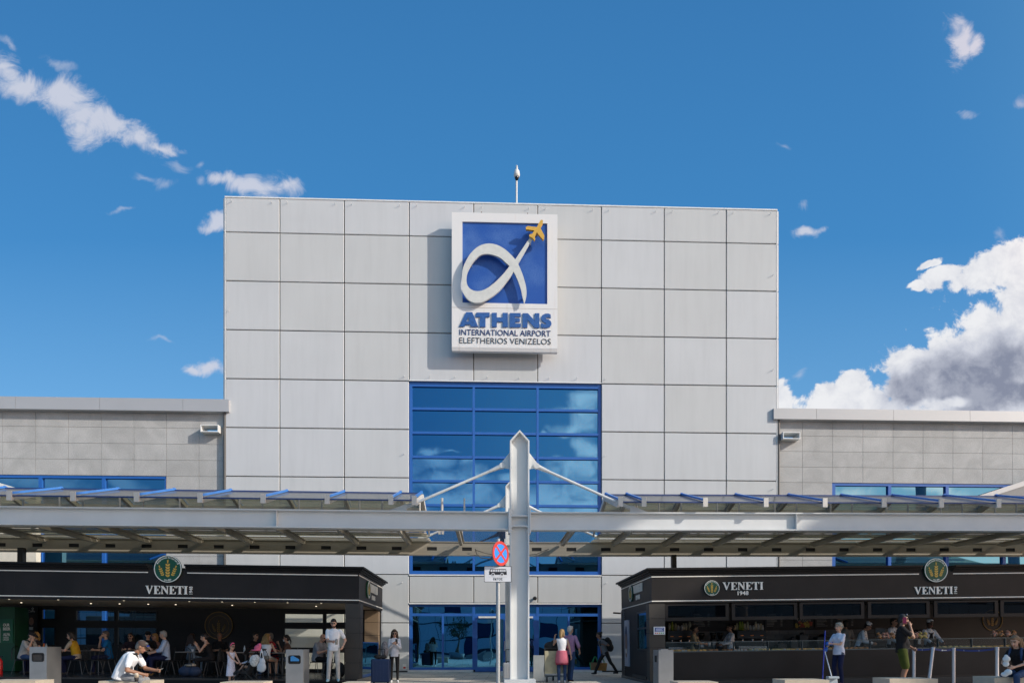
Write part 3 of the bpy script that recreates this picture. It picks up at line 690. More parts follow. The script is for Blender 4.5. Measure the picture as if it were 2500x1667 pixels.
# glazed ridge roofs
def roof_glass(name, dust_sheen, tint=(.80, .80, .76)):
    m = bpy.data.materials.new(name); m.use_nodes = True; nt = m.node_tree; nt.nodes.clear()
    o = N(nt, 'ShaderNodeOutputMaterial'); a = N(nt, 'ShaderNodeMixShader'); b = N(nt, 'ShaderNodeMixShader')
    t = N(nt, 'ShaderNodeBsdfTransparent'); t.inputs[0].default_value = (*tint, 1)
    d = N(nt, 'ShaderNodeBsdfTranslucent'); d.inputs[0].default_value = (.55, .53, .46, 1); d2 = N(nt, 'ShaderNodeBsdfDiffuse'); d2.inputs[0].default_value = (.42, .42, .45, 1)
    ad = N(nt, 'ShaderNodeMixShader'); ad.inputs[0].default_value = .5; nt.links.new(d.outputs[0], ad.inputs[1]); nt.links.new(d2.outputs[0], ad.inputs[2])
    g = N(nt, 'ShaderNodeBsdfGlossy'); g.inputs['Roughness'].default_value = .06
    lw = N(nt, 'ShaderNodeLayerWeight'); lw.inputs[0].default_value = .3
    a.inputs[0].default_value = dust_sheen; nt.links.new(t.outputs[0], a.inputs[1]); nt.links.new(ad.outputs[0], a.inputs[2])
    ml = N(nt, 'ShaderNodeMath', operation='MULTIPLY'); ml.inputs[1].default_value = .55; nt.links.new(lw.outputs['Fresnel'], ml.inputs[0])
    nt.links.new(ml.outputs[0], b.inputs[0]); nt.links.new(a.outputs[0], b.inputs[1]); nt.links.new(g.outputs[0], b.inputs[2]); nt.links.new(b.outputs[0], o.inputs[0]); return m
M_roofg = [roof_glass('dust_sheen_glass', .62), roof_glass('roof_glass', .34, (.34, .35, .24))]  # front slope's grey share also paints in the sky's reflection
M_raft = mat('blue_rafter', (.055, .22, .62), .38, var=.04)
M_rear = mat('beam_warm_grey', (.36, .325, .265), .5, var=.06, scale=1.5)
M_raftw = mat('rafter_white', (.62, .58, .53), .5)
vE, vR, vB_ = v1 - .33, v1 + 2.0, v1 + 4.25
zE_, zR_ = zb1 + .285, zb1 + .985
def roof_side(ua, ub, rafters):
    g_ = MB()
    edges = sorted([ua, *rafters, ub]) if True else []
    edges = sorted(set(edges))
    for a, b in zip(edges, edges[1:]):
        n = max(1, int((b - a) / 1.2))
        for i in range(n):
            p, q = a + (b - a) * i / n, a + (b - a) * (i + 1) / n
            q2 = q - .012 if i < n - 1 else q
            g_.add([(p, vE, zE_), (q2, vE, zE_), (q2, vR, zR_), (p, vR, zR_)], [(0, 1, 2, 3)], 0); g_.add([(p, vR, zR_), (q2, vR, zR_), (q2, vB_, zE_), (p, vB_, zE_)], [(0, 1, 2, 3)], 1)
    g_.xform(lift).build('roof_glazing', M_roofg, can)
    pm = MB(); n = 10
    for v_, z_, s_ in ((vE, zE_, .018), (vE + 1.1, zE_ + .28, .035), (vR, zR_ + .01, .035), (vR + .9, zR_ - .33, .045), (vR + 1.7, zR_ - .62, .045), (vB_, zE_ - .02, .05)):
        mi = 1 if v_ in (vR, vE) else 0
        for i in range(n):
            a, b = ua + (ub - ua) * i / n, ua + (ub - ua) * (i + 1) / n
            pm.box(a, b, v_ - s_, v_ + s_, z_ - s_ - .02, z_ + s_ - .02, mi)
    pm.xform(lift).build('purlin_grid', [M_raftw, mat('dark_blue_trim', (.015, .04, .16), .4)], can)
    for r in rafters:
        m = MB(); h = .036
        m.prismx([(vE - .05, zE_ + .012), (vR, zR_ + .012), (vR, zR_ + .075), (vE - .05, zE_ + .075)], r - h, r + h, 0)
        m.prismx([(vR + .001, zR_ + .012), (vB_, zE_ + .012), (vB_, zE_ + .09), (vR + .001, zR_ + .09)], r - h, r + h, 0)
        m.box(r - .055, r + .085, vE - .10, vE - .052, zE_ - .17, zE_ + .10, 1)
        m.prismx([(vE - .051, zE_ - .17), (vE + .9, zE_ + .12), (vR, zR_ - .02), (vE - .051, zE_ - .012)], r - .03, r + .05, 1)
        m.prismx([(vR, zR_ - .03), (vB_, zE_ - .03), (vB_, zE_ - .16), (vR, zR_ - .16)], r - .05, r + .05, 1)
        
        for q_ in (.75, 1.45): MB().cyl((r + q_, v1 + .7, zb1), (r + q_, v1 + .7, zE_ + .28), .028, .028, 8).xform(lift).build('roof_stud', M_raftw, can)
        for q_ in (.4, 1.2): MB().box(r + q_, r + q_ + .08, vB_ - .1, vB_, zb1, zE_).xform(lift).build('roof_stud', M_raftw, can)
        m.xform(lift).build('rafter', [M_raft, M_raftw], can)
lr = [U(p, vE - .08) for p in (1010, 953, 797.5, 641, 487, 332, 177, 21, -134, -290)]
rr_ = [U(p, vE - .08) for p in (1514, 1571, 1721, 1869, 2013, 2157, 2297, 2437, 2578, 2720)]
roof_side(UL, lr[0] + .03, lr); roof_side(rr_[0] - .03, UR, rr_)
# gable ends of the two roofs
for u_ in (lr[0] + .02, rr_[0] - .06):
    m = MB()
    m.prismx([(vE - .04, zE_ - .03), (vR, zR_ - .03), (vB_, zE_ - .03), (vB_ + .3, zb1), (vB_ + .15, zb1), (vB_ - .12, zE_ - .12), (vR, zR_ - .2), (vE + .1, zE_ - .16)], u_, u_ + .05)
    m.xform(lift).build('gable_frame', M_raftw, can)
# joists under the roofs, with bracket ends
je = [U(p, v2) for p in (-5, 119, 245, 371, 497, 620, 745.6, 875, 1002, 1127, 1371, 1494, 1617, 1739, 1858, 1976, 2092, 2206, 2320, 2432, 2545, -130)]
for u_ in je:
    m = MB(); a, b = v1 + .17, v2 - .09
    m.prismx([(a, zb1 - .06), (b, zb1 - .06), (b, zb1 - .12), (b - .35, zb1 - .22), (a, zb1 - .22)], u_ - .05, u_ + .05)
    m.box(u_ - .11, u_ + .11, a, b - .2, zb1 - .06, zb1 - .03)
    m.box(u_ - .10, u_ + .10, a, a + .12, zb1 - .26, zb1 - .02)
    m.xform(lift).build('joist', M_rear, can)
# slatted middle ceiling and louvre strips below the glazing
def slats(ua, ub, va, vb, pitch, wdt, name, m_):
    m = MB(); v = va
    while v < vb:
        m.add([(ua, v, zb1 - .01), (ub, v, zb1 - .01), (ub, v + wdt, zb1 - .01), (ua, v + wdt, zb1 - .01)], [(0, 1, 2, 3)]); v += pitch
    m.xform(lift).build(name, m_, can)
def perforated():
    m = bpy.data.materials.new('perforated_plank'); m.use_nodes = True; nt = m.node_tree; b = nt.nodes['Principled BSDF']; b.inputs['Base Color'].default_value = (.50, .43, .33, 1); b.inputs['Roughness'].default_value = .6
    o = nt.nodes['Material Output']; a = N(nt, 'ShaderNodeMixShader'); a.inputs[0].default_value = .32; t = N(nt, 'ShaderNodeBsdfTransparent')
    nt.links.new(t.outputs[0], a.inputs[1]); nt.links.new(b.outputs[0], a.inputs[2]); nt.links.new(a.outputs[0], o.inputs[0]); return m
M_slat = perforated()
slats(U(1037, vR), U(1478, vR), v1 + .2, v2 - .1, .15, .135, 'slatted_ceiling', M_slat)
def polycarb():
    m = bpy.data.materials.new('translucent_cream'); m.use_nodes = True; nt = m.node_tree; nt.nodes.clear()
    o = N(nt, 'ShaderNodeOutputMaterial'); a = N(nt, 'ShaderNodeMixShader'); a.inputs[0].default_value = .90
    t = N(nt, 'ShaderNodeBsdfTransparent'); t.inputs[0].default_value = (.85, .82, .68, 1)
    d = N(nt, 'ShaderNodeBsdfTranslucent'); d.inputs[0].default_value = (.34, .31, .20, 1); d2 = N(nt, 'ShaderNodeBsdfDiffuse'); d2.inputs[0].default_value = (.45, .42, .32, 1)
    b = N(nt, 'ShaderNodeMixShader'); b.inputs[0].default_value = .5; nt.links.new(d.outputs[0], b.inputs[1]); nt.links.new(d2.outputs[0], b.inputs[2])
    nt.links.new(t.outputs[0], a.inputs[1]); nt.links.new(b.outputs[0], a.inputs[2]); nt.links.new(a.outputs[0], o.inputs[0]); return m
M_poly = polycarb()
for ua, ub in ((UL, U(1037, vR) - .1), (U(1478, vR) + .1, UR)):
    m = MB(); v = v1 + 2.75; k = 0
    while v < v2 + .15:
        wd = (.62, .30, .48)[k % 3]; z_ = zb1 - .012 + (k % 2) * .03
        m.add([(ua, v, z_), (ub, v, z_), (ub, v + wd, z_), (ua, v + wd, z_)], [(0, 1, 2, 3)])
        m.box(ua, ub, v + wd + .005, v + wd + .05, zb1 - .05, zb1 - .005, 1); v += wd + .08; k += 1
    m.xform(lift).build('translucent_ceiling', [M_poly, M_raftw], can)
# loose cables by the middle column
cb = MB(); pts = [Vector((U(1160, v2 - .2), v2 - .15, Z(1160, 1340, v2)))]
for x, y in ((1164, 1352), (1175, 1361), (1200, 1364), (1225, 1363)): pts.append(Vector((U(x, v2 - .2), v2 - .2, Z(x, y, v2 - .2))))
cb.tube(pts, .018, 6)
cb.tube([Vector((U(x, v2 - .2), v2 - .2, Z(x, y, v2 - .2))) for x, y in ((1162, 1342), (1185, 1350), (1215, 1356), (1240, 1357))], .015, 6)
cb.tube([Vector((U(x, v2 - .2), v2 - .2, Z(x, y, v2 - .2))) for x, y in ((1292, 1354), (1310, 1352), (1328, 1344), (1340, 1340))], .018, 6)
cb.build('cable', mat('cable_grey', (.12, .11, .10), .7), can)

# ======================= airport sign on the tower ====================================================
SV = -.64                                          # front face of the board
sx = lambda x: U(1000 + x / 3.7325, SV); 
def sz(x, y, v=SV): return Z(1000 + x / 3.7325, 480 + y / 3.7325, v)
su0, su1 = U(1103, SV), U(1361, SV); sz0, sz1 = Z(1230, 857, SV), Z(1230, 521, SV)
sg_ = thing('airport_sign', 'large white box sign with a blue square, white ribbon letter and gold aeroplane', 'sign', (su0 + su1) / 2, 0, sz0)
def dirty_white():
    m = mat('sign_white', (.74, .735, .73), .5, var=0); nt = m.node_tree; b = nt.nodes['Principled BSDF']
    tc = N(nt, 'ShaderNodeTexCoord'); mp = N(nt, 'ShaderNodeMapping'); mp.inputs['Scale'].default_value = (2.2, 1, .25); nt.links.new(tc.outputs['Object'], mp.inputs[0])
    n = N(nt, 'ShaderNodeTexNoise'); n.inputs['Scale'].default_value = 2.0; n.inputs['Detail'].default_value = 7; nt.links.new(mp.outputs[0], n.inputs['Vector'])
    r = N(nt, 'ShaderNodeMapRange'); r.inputs[1].default_value = .60; r.inputs[2].default_value = .80; r.inputs[3].default_value = 0; r.inputs[4].default_value = .45; nt.links.new(n.outputs['Fac'], r.inputs[0])
    x = N(nt, 'ShaderNodeMix', data_type='RGBA'); nt.links.new(r.outputs[0], x.inputs[0]); x.inputs[6].default_value = (.74, .735, .73, 1); x.inputs[7].default_value = (.50, .40, .30, 1); nt.links.new(x.outputs[2], b.inputs['Base Color']); return m
M_sw = dirty_white()
zq0, zq1 = sz(860, 972), sz(860, 236); uq0, uq1 = sx(481), sx(1255)
m = MB()
for a, b, c, d in rects_minus(su0, su1, sz0 + .14, sz1, [(uq0, uq1, zq0, zq1)]): m.box(a, b, SV, SV + .12, c, d)
m.box(su0 + .015, su1 - .015, SV + .121, -.35, sz0 + .15, sz1 - .015)
m.prismx([(SV, sz0 + .138), (SV + .05, sz0), (-.4, sz0), (-.4, sz0 + .138)], su0, su1)
m.box(su0, su1, SV - .004, SV - .0005, sz(860, 1017) - .008, sz(860, 1017) + .004, 1)
m.box(su0 + .4, su1 - .4, -.35, -.03, sz0 + .5, sz1 - .5)
for px_ in (655, 1076): m.cyl((sx(px_), SV + .1, sz1), (sx(px_), SV + .1, sz1 + .10), .025, .02, 8, 2)
m.tube([(sx(1180), SV + .1, sz1), (sx(1200), SV + .1, sz1 + .05), (sx(1215), SV + .1, sz1 + .02), (sx(1235), SV + .1, sz1 + .03)], .012, 6, 2)
m.build('board', [M_sw, mat('sign_seam', (.35, .31, .27), .8), mat('rust', (.16, .09, .05), .8)], sg_)
def blue_mat():
    m = mat('sign_blue', (.018, .095, .40), .4, var=0); nt = m.node_tree; b = nt.nodes['Principled BSDF']
    tc = N(nt, 'ShaderNodeTexCoord'); n = N(nt, 'ShaderNodeTexNoise'); n.inputs['Scale'].default_value = 26; n.inputs['Detail'].default_value = 8; n.inputs['Roughness'].default_value = .8
    n2 = N(nt, 'ShaderNodeTexNoise'); n2.inputs['Scale'].default_value = .7; n2.inputs['Detail'].default_value = 3
    for q in (n, n2): nt.links.new(tc.outputs['Object'], q.inputs['Vector'])
    ad = N(nt, 'ShaderNodeMath', operation='MULTIPLY_ADD'); ad.inputs[1].default_value = .9; nt.links.new(n2.outputs['Fac'], ad.inputs[0]); nt.links.new(n.outputs['Fac'], ad.inputs[2])
    r = N(nt, 'ShaderNodeMapRange'); r.inputs[1].default_value = .93; r.inputs[2].default_value = 1.2; r.inputs[3].default_value = 0; r.inputs[4].default_value = .6; nt.links.new(ad.outputs[0], r.inputs[0])
    x = N(nt, 'ShaderNodeMix', data_type='RGBA'); nt.links.new(r.outputs[0], x.inputs[0]); x.inputs[6].default_value = (.013, .080, .36, 1); x.inputs[7].default_value = (.12, .24, .52, 1); nt.links.new(x.outputs[2], b.inputs['Base Color']); return m
MB().box(uq0 + .001, uq1 - .001, SV + .06, SV + .119, zq0 + .001, zq1 - .001).build('blue_panel', blue_mat(), sg_)
AV = SV - .24
def px2(pts, v): return [(U(1000 + x / 3.7325, v), Z(1000 + x / 3.7325, 480 + y / 3.7325, v)) for x, y in pts]
def smooth(pts, n=3):
    out = []; L = len(pts)
    for i in range(L):
        p0, p1, p2, p3 = pts[i - 1], pts[i], pts[(i + 1) % L], pts[(i + 2) % L]
        for k in range(n):
            t = k / n; out.append(tuple(.5 * ((2 * b) + (-a + c) * t + (2 * a - 5 * b + 4 * c - d) * t * t + (-a + 3 * b - 3 * c + d) * t ** 3) for a, b, c, d in zip(p0, p1, p2, p3)))
    return out
al_out = [(1098,370),(963,572),(930,535),(880,488),(820,450),(760,431),(700,429),(640,447),(590,482),(545,532),(512,590),(490,640),(480,690),(477,760),(480,850),(500,897),(530,935),(570,960),(610,967),(655,963),(700,942),(760,905),(820,855),(880,782),(930,712),(947,682),(970,725),(995,785),(1015,850),(1030,920),(1045,974),(1058,930),(1066,880),(1060,815),(1040,740),(1015,670),(988,610),(1010,572),(1060,485),(1100,415),(1130,374)]
al_in = [(912,632),(870,595),(830,560),(780,537),(720,523),(665,527),(620,552),(575,600),(545,650),(524,700),(518,760),(530,812),(560,845),(610,861),(660,855),(710,832),(770,787),(820,740),(870,685)]
def smooth_c(pts, n=4):
    out = []; L = len(pts)
    def turn(i):
        a, b, c = (Vector((*pts[k % L], 0)) for k in (i - 1, i, i + 1)); return (b - a).angle(c - b)
    cor = [turn(i) > R(38) for i in range(L)]
    for i in range(L):
        p1, p2 = pts[i], pts[(i + 1) % L]; p0 = pts[i - 1] if not cor[i] else tuple(2 * a - b for a, b in zip(p1, p2)); p3 = pts[(i + 2) % L] if not cor[(i + 1) % L] else tuple(2 * b - a for a, b in zip(p1, p2))
        for k in range(n):
            t = k / n; out.append(tuple(.5 * ((2 * b) + (-a + c) * t + (2 * a - 5 * b + 4 * c - d) * t * t + (-a + 3 * b - 3 * c + d) * t ** 3) for a, b, c, d in zip(p0, p1, p2, p3)))
    return out
m = MB(); m.flat([px2(smooth_c(al_out), AV), px2(smooth_c(al_in), AV)], AV, AV + .10)
for x, y in ((560, 890), (560, 600), (760, 470), (950, 620), (1045, 900), (1100, 400)):
    u_, z_ = px2([(x, y)], AV)[0]; m.box(u_ - .04, u_ + .04, AV + .1, SV + .06, z_ - .04, z_ + .04)
m.build('ribbon_letter', mat('ribbon_grey_white', (.62, .63, .60), .5), sg_, bevel=.012)
pl_ = [(1207,211),(1216,220),(1214,240),(1192,284),(1228,355),(1226,385),(1214,392),(1160,325),(1140,362),(1146,386),(1137,398),(1120,376),(1092,362),(1090,346),(1118,338),(1138,308),(1062,298),(1058,279),(1078,268),(1160,278),(1186,226),(1196,213)]
PV = AV - .10
m = MB(); m.flat([px2(pl_, PV)], PV, PV + .12); u_, z_ = px2([(1165, 300)], PV)[0]; m.box(u_ - .05, u_ + .05, PV + .12, SV + .06, z_ - .05, z_ + .05)
m.build('aeroplane', mat('sign_gold', (.66, .39, .06), .45), sg_, bevel=.02)
LT = [[[(515,1052),(572,1052),(625,1185),(562,1185),(553,1166),(508,1166),(500,1183),(453,1183)],[(517,1136),(545,1136),(534,1098)]],
 [[(608,1056),(730,1056),(730,1096),(692,1096),(692,1187),(640,1187),(640,1096),(600,1096)]],
 [[(750,1058),(795,1058),(795,1100),(848,1100),(848,1058),(895,1058),(895,1188),(848,1188),(848,1140),(795,1140),(795,1187),(750,1187)]],
 [[(914,1060),(1012,1060),(1012,1094),(962,1094),(962,1108),(1005,1108),(1005,1140),(962,1140),(962,1156),(1012,1156),(1012,1190),(912,1190)]],
 [[(1030,1062),(1078,1062),(1140,1130),(1140,1062),(1183,1062),(1183,1195),(1140,1195),(1075,1122),(1075,1192),(1030,1192)]],
 [[(1285,1072),(1288,1104),(1258,1098),(1241,1102),(1246,1114),(1270,1120),(1289,1138),(1294,1160),(1280,1186),(1250,1197),(1218,1195),(1198,1188),(1198,1152),(1225,1162),(1244,1163),(1245,1154),(1225,1146),(1204,1128),(1199,1104),(1210,1080),(1238,1065),(1265,1065)]]]
M_lb = mat('letter_blue', (.024, .10, .32), .45, var=.25, scale=14)
for lp in LT:
    LV = SV - .045
    MB().flat([px2(q, LV) for q in lp], LV, SV - .002).build('letter', M_lb, sg_, bevel=.008)
M_nb = mat('letter_navy', (.012, .03, .14), .5); M_ng = mat('letter_black', (.03, .03, .035), .5)
def sline(body, x0, x1, ya, yb, m_, bold):
    v = SV - .022; m = MB().text(body, U(1000 + x0 / 3.7325, v), U(1000 + x1 / 3.7325, v), sz(870, yb, v), sz(870, ya, v), v, SV - .004, 0, bold)
    sl_ = ((sz(x1, ya, v) - sz(x0, ya, v)) * 0)
    m.build('lettering', m_, sg_)
sline('INTERNATIONAL AIRPORT', 455, 1285, 1214, 1266, M_nb, -.004)
sline('ELEFTHERIOS VENIZELOS', 455, 1287, 1288, 1340, M_ng, -.014)

# ======================= no-stopping sign post ========================================================
pu_, pv_ = UV(1216, 15.8); wp = W(pu_, pv_)
ts = thing('traffic_sign', 'galvanised post with a round blue and red no-stopping disc above a bus plate', 'traffic sign', pu_, pv_)
M_galv = mat('galvanised', (.42, .44, .45), .45, metal=.6, var=.15, scale=25)
MB().cyl((pu_, pv_, 0), (pu_, pv_, zat(1317, 15.8)), .047, .047, 16).cyl((pu_, pv_, zat(1317, 15.8)), (pu_, pv_, zat(1317, 15.8) + .02), .052, .045, 16).build('post', M_galv, ts)
M_sr = mat('sign_red', (.70, .025, .02), .45, var=.03); M_sb = mat('sign_bright_blue', (.01, .24, .85), .45, var=.03); M_dk = mat('sign_back', (.25, .25, .25), .6)
cz_ = zat(1351.5, 15.8); rD = 29.8 * 15.8 / F; a48 = R(47)
du_ = pu_ + .055
d = MB()
def circ(r, n=40, c=(0, 0)): return [(c[0] + r * math.cos(2 * math.pi * i / n), c[1] + r * math.sin(2 * math.pi * i / n)) for i in range(n)]
d.flat([circ(rD)], -.004, .012, 2); d.flat([circ(rD), circ(rD * .76)], -.010, -.0045, 0); d.flat([circ(rD * .76)], -.008, -.0046, 1)
for s_ in (1, -1):
    hw = .028; L = rD * .77; c, sn = math.cos(s_ * math.pi / 4), math.sin(s_ * math.pi / 4)
    d.flat([[(x * c - z * sn, x * sn + z * c) for x, z in ((-L, -hw), (L, -hw), (L, hw), (-L, hw))]], -.0125 - .001 * s_, -.0085, 0)
c48, s48 = math.cos(a48), math.sin(a48)
d.xform(lambda p: Vector((du_ + p.x * c48 - p.y * s48, pv_ - .075 + p.x * s48 + p.y * c48, cz_ + p.z)))
d.build('disc', [M_sr, M_sb, M_dk], ts)
q0, q1, y0, y1 = UV(1182, 15.8)[0], UV(1248.6, 15.8)[0], zat(1420.8, 15.8), zat(1382, 15.8)
p = MB(); vp = pv_ - .06; p.box(q0, q1, vp, vp + .012, y0, y1, 0)
M_ink = mat('sign_ink', (.015, .015, .02), .5, var=0)
def ring(x0, x1, z0, z1, t, y, mi): p.flat([[(x0, z0), (x1, z0), (x1, z1), (x0, z1)], [(x0 + t, z0 + t), (x1 - t, z0 + t), (x1 - t, z1 - t), (x0 + t, z1 - t)]], y - .003, y - .0005, mi)
ring(q0, q1, y0, y1, .010, vp, 1)
bw = q1 - q0; bh = y1 - y0
bx = lambda t: q0 + (t - 1328) / 312 * bw
bz = lambda t: y1 - (t - 198) / 182 * bh
body = [(bx(1385), bz(295)), (bx(1387), bz(262)), (bx(1398), bz(232)), (bx(1575), bz(230)), (bx(1585), bz(265)), (bx(1586), bz(296))]
wins_ = [[(bx(a), bz(262)), (bx(b), bz(262)), (bx(b), bz(236)), (bx(a), bz(236))] for a, b in ((1402, 1424), (1428, 1452), (1456, 1478), (1482, 1504), (1508, 1530), (1534, 1552), (1556, 1574))]
whl = [circ(.030, 20, (bx(t), bz(293))) for t in (1430, 1532)]
p.flat([body] + wins_, vp - .004, vp - .0006, 1)
for t in (1430, 1532): p.flat([circ(.036, 20, (bx(t), bz(293)))], vp - .006, vp - .0045, 0); p.flat([circ(.022, 20, (bx(t), bz(293)))], vp - .0075, vp - .0065, 1)
p.text('ΕΚΤΟΣ', bx(1433), bx(1538), bz(358), bz(332), vp - .004, vp - .0006, 1, .01)
p.box(bx(1380), bx(1590), vp - .002, vp - .0006, bz(322), bz(319), 2)
p.build('plate', [mat('plate_white', (.68, .69, .72), .45), M_ink, mat('plate_grey', (.45, .45, .47), .5)], ts)
MB().box(pu_ - .07, pu_ + .07, vp + .013, pv_ + .05, cz_ - .18, cz_ - .14).box(pu_ - .07, pu_ + .07, vp + .013, pv_ + .05, y0 + .1, y0 + .14).build('bracket', M_galv, ts)
# ======================= bakery kiosks ================================================================
M_ch = mat('charcoal_panel', (.0190, .0160, .0150), .5, var=.32, scale=.9, spec=.22, bump=.08)
M_ch2 = mat('charcoal_cornice', (.0095, .0082, .0078), .5, var=.1, spec=.2)
M_line = mat('cream_line', (.80, .76, .68), .5)
M_cream = mat('cream_letter', (.80, .78, .72), .45)
M_green = mat('badge_green', (.002, .070, .034), .5, var=.05)
M_gold = mat('badge_gold', (.62, .38, .06), .4, var=.12, scale=30)
M_soff = mat('soffit_beige', (.36, .28, .20), .6)
M_pill = mat('pillar_brown', (.036, .030, .024), .5, var=.15, scale=2)
M_pillb = mat('pillar_tan', (.30, .21, .13), .6, var=.1, scale=2)
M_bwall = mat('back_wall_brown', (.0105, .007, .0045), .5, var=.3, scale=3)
M_blk = mat('black_frame', (.010, .010, .011), .4, var=0)
M_floor = mat('kiosk_floor', (.030, .028, .027), .25, var=.15, scale=3)
M_lamp = mat('downlight_lens', (1, .86, .62), .4, var=0, emit=1.6)
G_clear = glass_clear('clear_pane', (.86, .93, .92), .8)
G_cream = glass_clear('clear_pane_warm', (.92, .90, .76), .5)
G_dark = glass_clear('dark_pane', (.25, .28, .32), .35)
G_blue = glass_mirror('blue_rail_glass', (.05, .16, .22), .004, 1.)
LK_roll = .0105; RK_roll = -.0142
uKL, vKL = UV(874, 20.3); uKR, vKR = UV(1594, 20.3)
DK = 4.55
def fzL(u): return .17 - LK_roll * (u - uKL)
def fzR(u): return .10 - RK_roll * (u - uKR)
def badge(root, u, v, z, r, side=None):
    """round green badge with three gold ears of wheat; faces -v (or along u for a side wall)"""
    b = MB(); b.flat([circ(r, 44)], -.05, .0, 0); b.flat([circ(r, 44), circ(r * .945, 44)], -.058, -.0505, 1); b.flat([circ(r * .94, 44)], -.053, -.0502, 0)
    ls = [MB() for _ in range(3)]
    for k_, l in enumerate(ls): wheat(l, 0, -.04 * r, r * .86, -.060, -.0535, 0, (k_,))
    t = MB(); arc_text(t, '• bread sustains the human heart •', 0, 0, r * .78, r * .13, 152, 28, -.059, -.0535); arc_text(t, 'since 1948', 0, 0, r * .88, r * .12, 254, 286, -.059, -.0535, flip=True)
    def f(p):
        if side is None: return Vector((u + p.x, v + p.y, z + p.z))
        return Vector((u - side * p.y, v + side * p.x, z + p.z)) if side > 0 else Vector((u + p.y, v - p.x, z + p.z))
    for q in (b, t, *ls): q.xform(f)
    o = b.build('badge', [M_green, M_cream], root); [l.build('wheat_ear', M_gold, o) for l in ls]; t.build('badge_lettering', M_cream, o)
def lettering(root, fn, name='lettering'):
    m = MB(); fn(m); return m.build(name, M_cream, root)
def fascia(root, ua, ub, corner, v, sgn, zb, z1, ztop, gaps, lw):
    """front fascia ua..ub and a return along the side at `corner`; sgn +1: corner is its right end"""
    m = MB(); m.box(ua, ub, v, v + .16, zb, z1)
    cs = corner; s0, s1 = (cs - .16, cs) if sgn > 0 else (cs, cs + .16)
    m.box(s0, s1, v + .161, v + DK, zb, z1)
    m.box(min(ua, ub) + .2, max(ua, ub) - .2, v + .161, v + DK - .1, zb + .35, zb + .45)
    x = min(ua, ub) + 1.7
    while x < max(ua, ub) - .4: m.box(x, x + .008, v - .0015, v - .0003, zb + .05, z1 - .05, 1); x += 2.44
    m.build('fascia', [M_ch, M_dark], root)
    cm = MB(); steps = [(0.0, .30, .05), (.30, .62, .10), (.62, 1.0, .17)]; H = ztop - z1
    segs = []
    x = ua
    for g in gaps: segs.append((x, g[0])); x = g[1]
    segs.append((x, ub))
    for a, b in segs:
        for f0, f1, pr in steps:
            aa = a - (pr if (a == ua and sgn < 0) else 0); bb = b + (pr if (b == ub and sgn > 0) else 0)
            cm.box(aa, bb, v - pr, v + .2, z1 + H * f0 + .001, z1 + H * f1)
    for f0, f1, pr in steps:
        if sgn > 0: cm.box(cs - .2, cs + pr, v + .201, v + DK + pr, z1 + H * f0 + .001, z1 + H * f1)
        else: cm.box(cs - pr, cs + .2, v + .201, v + DK + pr, z1 + H * f0 + .001, z1 + H * f1)
    cm.build('cornice', M_ch2, root, bevel=.006)
    lm = MB(); t = .014
    lo, hi = lw
    for a, b in segs:
        ga = .03 if a != ua else 0; gb = .03 if b != ub else 0
        lm.box(a + ga, b - gb - (.04 if sgn > 0 and b == ub else 0), v - .012, v - .0005, hi - t, hi + t)
    lm.box(ua, ub, v - .012, v - .0005, lo - t, lo + t)
    sx_ = (cs + .0005, cs + .012) if sgn > 0 else (cs - .012, cs - .0005)
    for z in (lo, hi): lm.box(*sx_, v + .01, v + DK, z - t, z + t)
    lm.build('trim_line', M_line, root)
# ---------- left: cafe seating ------------------------------------------------------------------------
kl = thing('cafe_kiosk', 'dark open cafe kiosk full of seated guests, with a soffit of small spotlights', 'kiosk', uKL, vKL, 0, roll=LK_roll)
vF, vBk = vKL, vKL + DK; ULk = -21.5
zfb, zf1, zft = zat(1471.8, 20.3), zat(1397, 20.3), zat(1384, 20.3)
gapL = (U(361, vF), U(452, vF))
fascia(kl, ULk, uKL, uKL, vF, 1, zfb, zf1, zft, [gapL], (zat(1464.4, 20.3), zat(1403.8, 20.3)))
rollL = lambda px, py, v: Z(px, py, v) + LK_roll * (U(px, v) - uKL)     # picture height -> height before the roll
badge(kl, U(409, vF), vF - .01, rollL(409, 1388.5, vF), 33 * 20 / F)
MB().box(gapL[0] + .05, gapL[1] - .05, vF + .01, vF + .12, zf1 + .001, zf1 + .06).build('badge_base', M_ch, kl)
lettering(kl, lambda m: serif(m, 'VENETI', U(353, vF), U(456, vF), rollL(405, 1449.5, vF), rollL(405, 1429.5, vF), vF - .03, vF - .001))
def v1948(m, px0, px1, py0, py1, v, rl):
    a, b, c, d = U(px0, v), U(px1, v), rl(px0, py1, v), rl(px0, py0, v); st = len(m.v)
    m.text('1948', 0, d - c, 0, b - a, -.02, 0, 0, .01); m.xform(lambda p: Vector((b - p.z, v + p.y - .001, c + p.x)), st)
lettering(kl, lambda m: v1948(m, 460, 468, 1431, 1449.5, vF, rollL))
# side return: badge and name
badge(kl, uKL, vKL + 1.45, zfb + .52, .27, side=1)
def side_name(m, side, ucx, va, vb, z0, z1, zy0, zy1):
    st = len(m.v); serif(m, 'VENETI', 0, vb - va, z0, z1, -.04, -.001); m.text('1948', (vb - va) * .3, (vb - va) * .7, zy0, zy1, -.03, -.001)
    if side > 0: m.xform(lambda p: Vector((ucx - p.y, va + p.x, p.z)), st)
    else: m.xform(lambda p: Vector((ucx + p.y, vb - p.x, p.z)), st)
lettering(kl, lambda m: side_name(m, 1, uKL, vKL + 1.85, vKL + 3.2, zfb + .48, zfb + .74, zfb + .25, zfb + .40))
MB().box(ULk, uKL - .17, vF + .165, vBk, zfb + .03, zfb + .08).build('soffit', M_soff, kl)
f = MB(); f.box(ULk, uKL + .02, vF - .3, vBk + .3, -.3, .17); f.build('floor', M_floor, kl)
